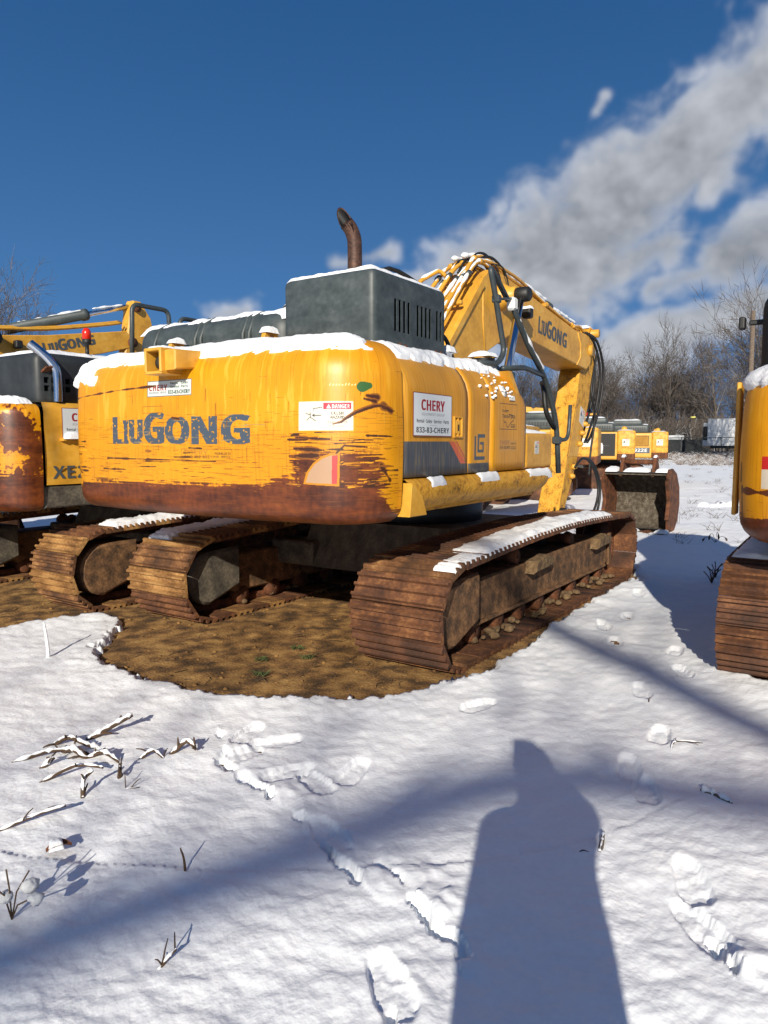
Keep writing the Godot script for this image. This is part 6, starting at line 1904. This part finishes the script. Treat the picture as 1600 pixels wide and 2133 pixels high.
# ---------------------------------------------------------------- far side of the lot
func far_things():
	# refrigerated trailer
	var a = px(1466, 0, 82.0); var b = px(1580, 0, 76.0) + Vector3(8.0, 0, -0.0)
	var dir = (b - a).normalized()
	var t = thing("box_trailer", "long white refrigerated trailer parked beyond the fence", "trailer", a, atan2(-dir.z, dir.x))
	var st = S(); box(st, Vector3(6.6, 2.85, 0), Vector3(12.6, 2.9, 2.5), 0.03); var body = obj("body", st, M.white, t)
	for k in 21:
		st = S(); box(st, Vector3(0.6 + k * 0.6, 2.85, 1.256), Vector3(0.05, 2.8, 0.02), 0.004); obj("rib", st, M.white, body)
	for y in [1.42, 4.28]:
		st = S(); box(st, Vector3(6.6, y, 1.27), Vector3(12.6, 0.12, 0.04), 0.01); obj("rail", st, M.letter_white, body)
	st = S(); box(st, Vector3(0.06, 2.6, 0), Vector3(0.5, 2.6, 2.0), 0.05); var ru = obj("cooling_unit", st, M.letter_white, t)
	st = S(); box(st, Vector3(0.05, 2.75, 1.01), Vector3(0.44, 1.5, 0.06), 0.01); obj("grille", st, M.rubber, ru)
	st = S(); box(st, Vector3(6.6, 1.2, 0), Vector3(12.0, 0.28, 1.2), 0.02); obj("chassis", st, M.darkgrey, t)
	for x in [10.0, 11.3]:
		for z in [-1.0, 1.0]:
			st = S(false); lathe(st, Vector3(x, 0.5, z - 0.2), Vector3(x, 0.5, z + 0.2), [[0.0, 0.0], [0.0, 0.45], [0.04, 0.5], [0.36, 0.5], [0.4, 0.45], [0.4, 0.0]], 18); obj("wheel", st, M.rubber, t)
	for x in [2.3]:
		st = S(); box(st, Vector3(x, 0.55, 0.8), Vector3(0.15, 1.1, 0.15), 0.01); box(st, Vector3(x, 0.55, -0.8), Vector3(0.15, 1.1, 0.15), 0.01); obj("landing_leg", st, M.darkgrey, t)
	# fence with a dark wind screen
	var f0 = px(1335, 0, 80.0); var f1 = px(1640, 0, 74.0)
	var fd = (f1 - f0).normalized(); var fl = f0.distance_to(f1)
	var f = thing("chain_fence", "dark screened chain link fence in front of the trailer", "fence", f0, atan2(-fd.z, fd.x))
	var n = 7
	for k in n + 1:
		st = S(false)
		var lean = Vector3(0.0, 0, 0) if k < 4 else Vector3(-0.25, 0, 0.1)
		tube(st, [Vector3(fl * k / n, 0, 0), Vector3(fl * k / n, 2.3, 0) + lean], 0.05, 6); obj("post", st, M.rail, f)
	st = S(false); tube(st, [Vector3(0, 2.2, 0), Vector3(fl * 0.5, 2.22, 0), Vector3(fl, 2.25, 0)], 0.045, 6); obj("top_rail", st, M.rail, f)
	st = S(false); tube(st, [Vector3(fl * 0.5, 1.2, 0), Vector3(fl, 1.25, 0)], 0.035, 6); obj("middle_rail", st, M.rail, f)
	for k in 3:
		st = S(); box(st, Vector3(fl * (k + 0.5) / n, 1.05, 0.06), Vector3(fl / n - 0.1, 2.0, 0.02), 0.004); obj("screen", st, M.tarp, f)
	st = S(); box(st, Vector3(fl * 3.2 / n, 0.6, 0.06), Vector3(fl * 0.4 / n, 1.1, 0.02), 0.004); obj("screen", st, M.tarp, f)
	# white boxes behind the fence
	st = S(); box(st, px(1402, 0, 90.0) + Vector3(0, 1.5, 0), Vector3(1.9, 2.2, 1.2), 0.06); box(st, px(1402, 0, 90.0) + Vector3(0, 0.3, 0), Vector3(1.7, 0.6, 1.0), 0.02)
	tag(obj("utility_cabinet", st, M.white), "pale cabinet showing above the dark fence", "cabinet")
	# lamp post
	t = thing("lamp_post", "thin pale lamp post with a yellowish head by the trees", "lamp post", px(1441, 0, 88.0))
	st = S(false); tube(st, [Vector3(0, 0, 0), Vector3(0, 4.7, 0), Vector3(0.02, 5.2, 0)], [0.11, 0.09, 0.06], 8); obj("pole", st, M.wood, t)
	st = S(); box(st, Vector3(-0.16, 4.75, 0.1), Vector3(0.55, 0.2, 0.35), 0.05); obj("lamp_head", st, M.lamp, t)
	# broken pole
	t = thing("wooden_pole", "broken off wooden utility pole among the bare trees at right", "pole", px(1553, 0, 56.0))
	st = S(false); tube(st, [Vector3(0.1, 0, 0), Vector3(0.05, 6, 0), Vector3(0, 11.7, 0)], [0.22, 0.19, 0.155], 10); obj("shaft", st, M.wood, t)
	# snow-covered heap
	var hp = S(false)
	for k in 14: clump(hp, px(1510, 0, 19.2) + Vector3(rng.randf_range(-0.55, 0.6), 0.05, rng.randf_range(-0.25, 0.25)), rng.randf_range(0.08, 0.17), 600 + k)
	tag(obj("snow_heap", hp, M.snow), "small heap of snow-covered clods near the right excavator", "snow heap")

# ---------------------------------------------------------------- small things in the foreground
func snow_y(x, z): return snow_height(x, z)

func stick(called, label, pts, r, seed_, snowy = true, m = null):
	var t = thing(called, label, "twig", Vector3(pts[0].x, snow_y(pts[0].x, pts[0].z) - 0.01, pts[0].z), 0.0, "twigs lying in the snow")
	var loc = []
	for p in pts: loc.append(p - pts[0])
	var rr = []
	for i in loc.size(): rr.append(r * lerpf(1.0, 0.5, float(i) / maxf(loc.size() - 1, 1)))
	var st = S(false); tube(st, curve(loc, 3) if loc.size() > 2 else loc, curve_r(rr, 3) if loc.size() > 2 else rr, 6); obj("stem", st, M.twig if m == null else m, t)
	if snowy:
		var rg := RandomNumberGenerator.new(); rg.seed = seed_
		for k in 3 if called == "twig" else 0:
			var a = loc[0].lerp(loc[-1], rg.randf_range(0.2, 0.9))
			var i = mini(int(rg.randf() * (loc.size() - 1)), loc.size() - 2)
			a = loc[i].lerp(loc[i + 1], rg.randf())
			var d = Vector3(rg.randf_range(-1, 1), rg.randf_range(-0.1, 0.8), rg.randf_range(-1, 1)).normalized() * rg.randf_range(0.03, 0.09)
			st = S(false); tube(st, [a, a + d * 0.6 + Vector3(0, 0.006, 0), a + d], [r * 0.5, r * 0.4, r * 0.25], 5); obj("side_twig", st, M.twig if m == null else m, t)
		var nz := FastNoiseLite.new(); nz.seed = seed_; nz.frequency = 9.0
		var cv = curve(loc, 8) if loc.size() > 2 else [loc[0], loc[0].lerp(loc[1], 0.5), loc[1]]
		var pp = []; var sr = []
		for i in cv.size():
			var v = nz.get_noise_3dv(cv[i] * 3.0 + pts[0])
			sr.append(maxf(r * (0.55 + v * 1.6), 0.0006) if i > 0 and i < cv.size() - 1 else 0.0006); pp.append(cv[i] + Vector3(0, r * 0.8, 0))
		st = S(false); tube(st, pp, sr, 6); obj("snow_cover", st, M.snow, t)
	return t

func foreground():
	# twig litter on the left, under a coat of snow
	var litter = [
		["brown twig farthest left in the twig litter", [[-2.0, -3.72, 0], [-1.86, -3.80, 0.03], [-1.72, -3.86, 0.02]], 0.012],
		["curled dry leaf stalk at the top of the twig litter", [[-1.88, -3.95, 0.02], [-1.78, -3.92, 0.08], [-1.68, -3.90, 0.05], [-1.60, -3.94, 0.0]], 0.014],
		["thick snow-lined stick pointing up right from the litter", [[-1.72, -4.02, 0.0], [-1.62, -4.08, 0.05], [-1.50, -4.16, 0.10]], 0.018],
		["forked twig across the middle of the twig litter", [[-1.62, -3.82, 0.02], [-1.52, -3.76, 0.07], [-1.42, -3.72, 0.03]], 0.013],
		["long thin twig low in the twig litter", [[-1.74, -3.48, 0.0], [-1.60, -3.58, 0.05], [-1.46, -3.60, 0.03]], 0.010],
		["upright dead stalk in front of the twig litter", [[-1.36, -3.55, 0.0], [-1.37, -3.60, 0.09]], 0.013],
		["bent stalk with hanging seed head below the litter", [[-1.46, -3.34, 0.0], [-1.47, -3.38, 0.08], [-1.43, -3.40, 0.12]], 0.012],
		["curled leaf on a twig right of the litter", [[-1.18, -3.83, 0.0], [-1.10, -3.86, 0.07], [-1.04, -3.84, 0.03]], 0.015],
		["thin branched twig near the left edge of the snow", [[-1.72, -3.0, 0.0], [-1.58, -3.08, 0.04], [-1.46, -3.16, 0.05]], 0.008],
		["knobbly brown twig under the thick stick in the litter", [[-1.80, -3.88, 0.01], [-1.70, -3.80, 0.06], [-1.62, -3.78, 0.02], [-1.54, -3.84, 0.05]], 0.015],
		["short dark twig end at the left of the litter", [[-1.82, -3.66, 0.0], [-1.76, -3.70, 0.05]], 0.014],
		["hooked twig between the litter and the curled leaf", [[-1.34, -3.78, 0.0], [-1.27, -3.80, 0.05], [-1.20, -3.78, 0.01]], 0.010],
		["flat twig stretching right from the litter", [[-1.36, -3.42, 0.02], [-1.22, -3.44, 0.03]], 0.006]]
	var k = 0
	for q in litter:
		var pts = []
		for p in q[1]: pts.append(Vector3(p[0], p[2], p[1]))
		stick("twig", q[0], pts, q[2], 500 + k)
		k += 1
	stick("twig", "bare thin stick standing alone in the snow", [Vector3(-0.79, 0, -2.71), Vector3(-0.80, 0.05, -2.73), Vector3(-0.81, 0.10, -2.72)], 0.006, 1, false)
	stick("twig", "white snow-crusted stake left of the bare soil", [Vector3(-2.69, 0, -5.63), Vector3(-2.70, 0.14, -5.64), Vector3(-2.73, 0.29, -5.66)], 0.016, 520, false, M.snow)
	stick("twig", "short dark stick poking from the snow at bottom left", [Vector3(-0.74, 0, -2.20), Vector3(-0.72, 0.025, -2.22), Vector3(-0.69, 0.05, -2.24)], 0.007, 522, true)
	stick("wood_chip", "dark bark piece with snow on it at right", [Vector3(1.58, 0.015, -3.42), Vector3(1.62, 0.03, -3.34), Vector3(1.66, 0.02, -3.28)], 0.022, 523, true, M.wood)
	stick("wood_chip", "dark bark piece lying inside the photographer's shadow", [Vector3(0.90, 0.015, -2.86), Vector3(0.93, 0.03, -2.92), Vector3(0.95, 0.05, -2.97)], 0.013, 524, true, M.wood)
	stick("twig", "small curved twig beside the bark in the shadow", [Vector3(0.80, 0.01, -2.84), Vector3(0.83, 0.02, -2.86), Vector3(0.86, 0.012, -2.855)], 0.004, 525, false)
	stick("twig", "twig arching over the right footprints", [Vector3(1.60, 0, -3.86), Vector3(1.66, 0.03, -3.96), Vector3(1.80, 0.04, -3.92)], 0.005, 526, true)
	stick("twig", "tiny dark twig beside a footprint", [Vector3(1.75, 0, -4.62), Vector3(1.76, 0.04, -4.63)], 0.005, 527, false)
	# brown leaf with snow
	var st = S(false)
	var rows = []
	for i in 6:
		var row = PackedVector3Array()
		for j in 5:
			var u = i / 5.0; var v = j / 4.0 - 0.5
			row.append(Vector3(u * 0.10, 0.02 + 0.045 * v * v * 4.0 * 0.3 + 0.02 * sin(u * 3.0), v * 0.06 * sin(u * PI * 0.9 + 0.2)))
		rows.append(row)
	sheet(st, rows)
	var lf = thing("dead_leaf", "curled brown leaf in the snow at lower left", "leaf", Vector3(-1.40, snow_y(-1.40, -2.83), -2.83), 0.5)
	obj("blade", st, M.rust, lf)
	snow("snow_cover", lf, 8, 8, func(u, v): return Vector3(0.01 + 0.06 * u, 0.045, -0.03 + 0.05 * v), Vector3.UP, 0.02, 531, 0.2, 0.3)
	# snow-covered plant at the left edge
	var sp = thing("snowy_plant", "snow-laden weed at the lower left edge", "plant", Vector3(-1.33, snow_y(-1.33, -2.42), -2.42), 0.0)
	for q in [[0.0, 0.20, 0.02], [0.05, 0.16, -0.04], [-0.05, 0.17, 0.05], [0.09, 0.10, 0.03]]:
		st = S(false); tube(st, [Vector3(0, 0, 0), Vector3(q[0] * 0.3, q[1] * 0.6, q[2] * 0.3), Vector3(q[0], q[1], q[2])], 0.003, 5); obj("stem", st, M.twig, sp)
		st = S(false); for e in 14: clump(st, Vector3(q[0], q[1], q[2]) * rng.randf_range(0.35, 1.05) + Vector3(rng.randf_range(-0.03, 0.03), rng.randf_range(-0.01, 0.015), rng.randf_range(-0.03, 0.03)), rng.randf_range(0.014, 0.032), int(q[1] * 1000) + e); obj("snow_cover", st, M.snow, sp)
	# dead weed in the machine's shadow at right
	var dw = thing("dead_weed", "dead weed with drooping leaves in the right machine's shadow", "plant", Vector3(5.67, 0.04, -12.2), 0.0)
	for q in [[-0.20, 0.09], [-0.11, 0.15], [0.03, 0.17], [0.15, 0.10]]:
		st = S(false); tube(st, curve([Vector3(0, 0, 0), Vector3(q[0] * 0.5, q[1], 0), Vector3(q[0], q[1] * 0.9, 0.02), Vector3(q[0] * 1.2, q[1] * 0.3, 0.03)], 4), [0.004, 0.004, 0.004, 0.004, 0.004, 0.004, 0.004, 0.004, 0.008, 0.014, 0.018, 0.014, 0.003], 5); obj("stalk", st, M.twig, dw)
	for q in [[3.98, -8.62, "dark weed stalk in the snow left of the right tracks"], [4.2, -9.0, "small weed stalk farther up by the right tracks"]]:
		var w2 = thing("dead_weed", q[2], "plant", Vector3(q[0], 0.04, q[1]), rng.randf() * 6.0)
		for j in 5:
			st = S(false); var a = j * 1.25
			tube(st, [Vector3(0, 0, 0), Vector3(cos(a) * 0.04, 0.08 + 0.02 * j, sin(a) * 0.04), Vector3(cos(a) * 0.10, 0.14 + 0.02 * j, sin(a) * 0.1)], 0.006, 5); obj("stalk", st, M.twig, w2)
	# grass tufts on the bare soil
	for q in [[-0.98, -5.62, "small green grass tuft on the soil left of centre"], [-0.72, -5.95, "small green grass tuft nearer the right tracks"], [-0.93, -5.25, "sparse grass tuft near the snow edge"], [-0.62, -5.68, "flattened grass tuft in the middle of the soil"]]:
		var w = Wood.new()
		for j in 26:
			var a = rng.randf() * TAU; var L = rng.randf_range(0.02, 0.05)
			var p0 = Vector3(rng.randf_range(-0.05, 0.05), 0, rng.randf_range(-0.03, 0.03))
			w.limb([p0, p0 + Vector3(cos(a) * L * 0.5, L * 0.6, sin(a) * L * 0.5), p0 + Vector3(cos(a) * L * 1.1, L * 0.7, sin(a) * L * 1.1)], [0.003, 0.0025, 0.001], 3, Color(0.07, 0.10, 0.03) * rng.randf_range(0.6, 1.5))
		var o := MeshInstance3D.new(); o.mesh = w.mesh(); o.material_override = M.weed
		put("grass_tuft", o); o.position = Vector3(q[0], 0.012, q[1]); tag(o, q[2], "grass", "grass tufts on the bare soil")
	# roots and straw over the bare soil
	var lw = Wood.new()
	for j in 420:
		var x = rng.randf_range(-4.0, 2.6); var z = rng.randf_range(-8.0, -4.6)
		if bare(x, z) > -0.12: continue
		var a = rng.randf() * TAU; var L = rng.randf_range(0.03, 0.16)
		var p0 = Vector3(x, dirt_height(x, z) + 0.006, z); var p1 = p0 + Vector3(cos(a), 0, sin(a)) * L
		p1.y = dirt_height(p1.x, p1.z) + 0.008
		lw.limb([p0, p0.lerp(p1, 0.5) + Vector3(sin(a) * 0.02, 0.006, 0), p1], [0.003, 0.003, 0.002], 3, Color(0.06, 0.04, 0.022) * rng.randf_range(0.5, 2.2))
	var so := MeshInstance3D.new(); so.mesh = lw.mesh(); so.material_override = M.weed
	put("straw_litter", so); tag(so, "straw and root bits strewn over the bare soil", "litter"); so.set_meta("kind", "stuff")
	# pebbles and clods over the soil
	st = S(false)
	for j in 260:
		var x = rng.randf_range(-4.0, 2.8); var z = rng.randf_range(-8.4, -4.6)
		if bare(x, z) > -0.05: continue
		clump(st, Vector3(x, dirt_height(x, z), z), rng.randf_range(0.006, 0.022), j)
	var po = obj("soil_clods", st, M.dirt); tag(po, "small clods scattered over the bare soil", "clods"); po.set_meta("kind", "stuff")

# ---------------------------------------------------------------- the photographer (only the shadow is in the picture)
func smin(a, b, k):
	var h = clampf(0.5 + 0.5 * (b - a) / k, 0, 1)
	return lerpf(b, a, h) - k * h * (1 - h)

func photographer():
	var t = thing("person", "person in a dark coat raising one arm to take the picture", "person", Vector3(0.03, 0.05, 0.32))
	# joints: ankle, knee, hip, waist, chest, neck, head, shoulder, elbow, wrist
	var bones = []
	var add = func(a, b, r0, r1): bones.append([a, b, r0, r1])
	for s in [-1, 1]:
		add.call(Vector3(s * 0.11, 0.04, -0.12), Vector3(s * 0.11, 0.06, 0.04), 0.045, 0.055)
		add.call(Vector3(s * 0.11, 0.08, 0.02), Vector3(s * 0.11, 0.48, 0.0), 0.055, 0.075)
		add.call(Vector3(s * 0.11, 0.48, 0.0), Vector3(s * 0.10, 0.88, 0.0), 0.08, 0.12)
		add.call(Vector3(s * 0.11, 0.68, 0.02), Vector3(s * 0.09, 1.15, 0.0), 0.16, 0.15)
		add.call(Vector3(s * 0.09, 1.15, 0.0), Vector3(s * 0.12, 1.38, 0.02), 0.15, 0.11)
	add.call(Vector3(-0.19, 1.45, 0.0), Vector3(-0.235, 1.16, 0.02), 0.07, 0.06)
	add.call(Vector3(-0.235, 1.16, 0.02), Vector3(-0.22, 0.92, -0.05), 0.055, 0.042)
	add.call(Vector3(-0.12, 1.42, 0.0), Vector3(0.12, 1.44, 0.0), 0.12, 0.12)
	add.call(Vector3(0.19, 1.46, 0.0), Vector3(0.25, 1.44, -0.14), 0.08, 0.065)
	add.call(Vector3(0.25, 1.44, -0.14), Vector3(0.05, 1.70, -0.27), 0.062, 0.045)
	add.call(Vector3(0.04, 1.50, -0.02), Vector3(0.16, 1.50, -0.06), 0.08, 0.075)
	add.call(Vector3(0, 1.48, 0.0), Vector3(0, 1.62, 0.0), 0.085, 0.085)
	add.call(Vector3(0, 1.68, 0.0), Vector3(0, 1.76, 0.0), 0.095, 0.098)
	add.call(Vector3(0, 1.69, -0.10), Vector3(0, 1.72, -0.09), 0.012, 0.008)
	for s in [-1, 1]: add.call(Vector3(s * 0.093, 1.70, 0.0), Vector3(s * 0.096, 1.74, 0.0), 0.016, 0.018)
	for k in 4:
		add.call(Vector3(0.05, 1.70 + k * 0.018, -0.275), Vector3(0.012, 1.705 + k * 0.019, -0.30), 0.011, 0.009)
		add.call(Vector3(-0.22, 0.92, -0.05), Vector3(-0.215 + 0.004 * k, 0.83, -0.09 + k * 0.02), 0.012, 0.009)
	add.call(Vector3(0.05, 1.69, -0.262), Vector3(0.015, 1.70, -0.268), 0.011, 0.009)
	add.call(Vector3(-0.22, 0.92, -0.06), Vector3(-0.19, 0.86, -0.10), 0.012, 0.010)
	var c = 0.022
	var lo = Vector3(-0.42, -0.02, -0.34); var nx = 38; var ny = 88; var nz = 28
	var fld := PackedFloat32Array(); fld.resize(nx * ny * nz); fld.fill(1.0)
	for b in bones:
		var rm = maxf(b[2], b[3]) + 0.07
		var mn = ((b[0].min(b[1]) - Vector3.ONE * rm - lo) / c).floor(); var mx = ((b[0].max(b[1]) + Vector3.ONE * rm - lo) / c).ceil()
		var e = b[1] - b[0]; var l2 = e.length_squared()
		for y in range(maxi(mn.y, 0), mini(mx.y, ny - 1) + 1):
			for z in range(maxi(mn.z, 0), mini(mx.z, nz - 1) + 1):
				for x in range(maxi(mn.x, 0), mini(mx.x, nx - 1) + 1):
					var p = lo + Vector3(x, y, z) * c
					var h = clampf((p - b[0]).dot(e) / l2, 0, 1)
					var d = (p - b[0] - e * h).length() - lerpf(b[2], b[3], h)
					var i = (y * nz + z) * nx + x
					fld[i] = smin(fld[i], d, 0.03)
	var vid := {}
	var verts = []
	for y in ny - 1:
		for z in nz - 1:
			for x in nx - 1:
				var sum := Vector3(); var cnt = 0
				var f = []
				for k in 8: f.append(fld[((y + (k >> 1 & 1)) * nz + z + (k >> 2 & 1)) * nx + x + (k & 1)])
				for e in [[0, 1], [2, 3], [4, 5], [6, 7], [0, 2], [1, 3], [4, 6], [5, 7], [0, 4], [1, 5], [2, 6], [3, 7]]:
					var a = f[e[0]]; var b = f[e[1]]
					if (a < 0) != (b < 0):
						var u = a / (a - b)
						var pa = Vector3(e[0] & 1, e[0] >> 1 & 1, e[0] >> 2 & 1); var pb = Vector3(e[1] & 1, e[1] >> 1 & 1, e[1] >> 2 & 1)
						sum += pa.lerp(pb, u); cnt += 1
				if cnt > 0:
					vid[(y * nz + z) * nx + x] = verts.size()
					verts.append(lo + (Vector3(x, y, z) + sum / cnt) * c)
	var st = S(false)
	for y in range(1, ny - 1):
		for z in range(1, nz - 1):
			for x in range(1, nx - 1):
				var i = (y * nz + z) * nx + x
				for ax in 3:
					var st2 = [1, nz * nx, nx][ax]
					var a = fld[i]; var b = fld[i + st2]
					if (a < 0) == (b < 0): continue
					var o1 = [nz * nx, nx, 1][ax]; var o2 = [nx, 1, nz * nx][ax]
					var q = [i, i - o1, i - o1 - o2, i - o2]
					if not (vid.has(q[0]) and vid.has(q[1]) and vid.has(q[2]) and vid.has(q[3])): continue
					var n := Vector3(); n[ax] = 1.0 if a < 0 else -1.0
					quad(st, verts[vid[q[0]]], verts[vid[q[1]]], verts[vid[q[2]]], verts[vid[q[3]]], n)
	obj("body", st, M.coat, t)
	st = S(); box(st, Vector3(-0.03, 1.70, -0.286), Vector3(0.075, 0.15, 0.009), 0.003); tag(obj("phone", st, M.black), "phone held up by the photographer", "phone").position = Vector3(0.03, 0.05, 0.32)

# ----------------------------------------------------------------
func _ready():
	rng.seed = 20240117
	setup_view()
	make_materials()
	M.sign = chery_sign()
	var sl = Tx.new(96, 112, Color8(206, 206, 200))
	sl.rect(48, 8, 90, 24, Color8(180, 40, 44)); print_text(sl, "DANGER", 50, 21, 9, Color8(240, 236, 230), 700, 38)
	sl.poly(PackedVector2Array([Vector2(8, 60), Vector2(26, 20), Vector2(44, 60)]), Color8(70, 70, 70))
	for k in 4: sl.rect(50, 34 + k * 9, 88 - (k % 2) * 10, 38 + k * 9, Color8(120, 120, 118))
	for k in 4: sl.rect(10, 72 + k * 9, 84 - (k % 3) * 9, 75 + k * 9, Color8(140, 140, 138))
	M.small_label = uvmat(sl.tex(), 0.5)
	print("materials ", Time.get_ticks_msec())
	make_ground()
	print("ground ", Time.get_ticks_msec())
	main_excavator()
	print("main ", Time.get_ticks_msec())
	left_excavator()
	right_excavator()
	far_left_excavator()
	bucket()
	across_excavator(Vector3(9.2, 0, -30.8), 1.25, "yellow excavator with the 922E panel, farthest right across the lot", 1)
	across_excavator(Vector3(6.85, 0, -27.8), 1.25, "yellow excavator across the lot with its engine door missing", 2)
	across_excavator(Vector3(4.05, 0, -22.8), 1.25, "yellow excavator with blue emblem behind the hanging arm", 3)
	across_excavator(Vector3(1.3, 0, -19.6), 1.15, "yellow excavator half hidden behind the hand rail", 4)
	print("machines ", Time.get_ticks_msec())
	make_trees()
	shade_trees()
	far_things()
	print("trees ", Time.get_ticks_msec())
	foreground()
	photographer()
	print("done ", Time.get_ticks_msec())
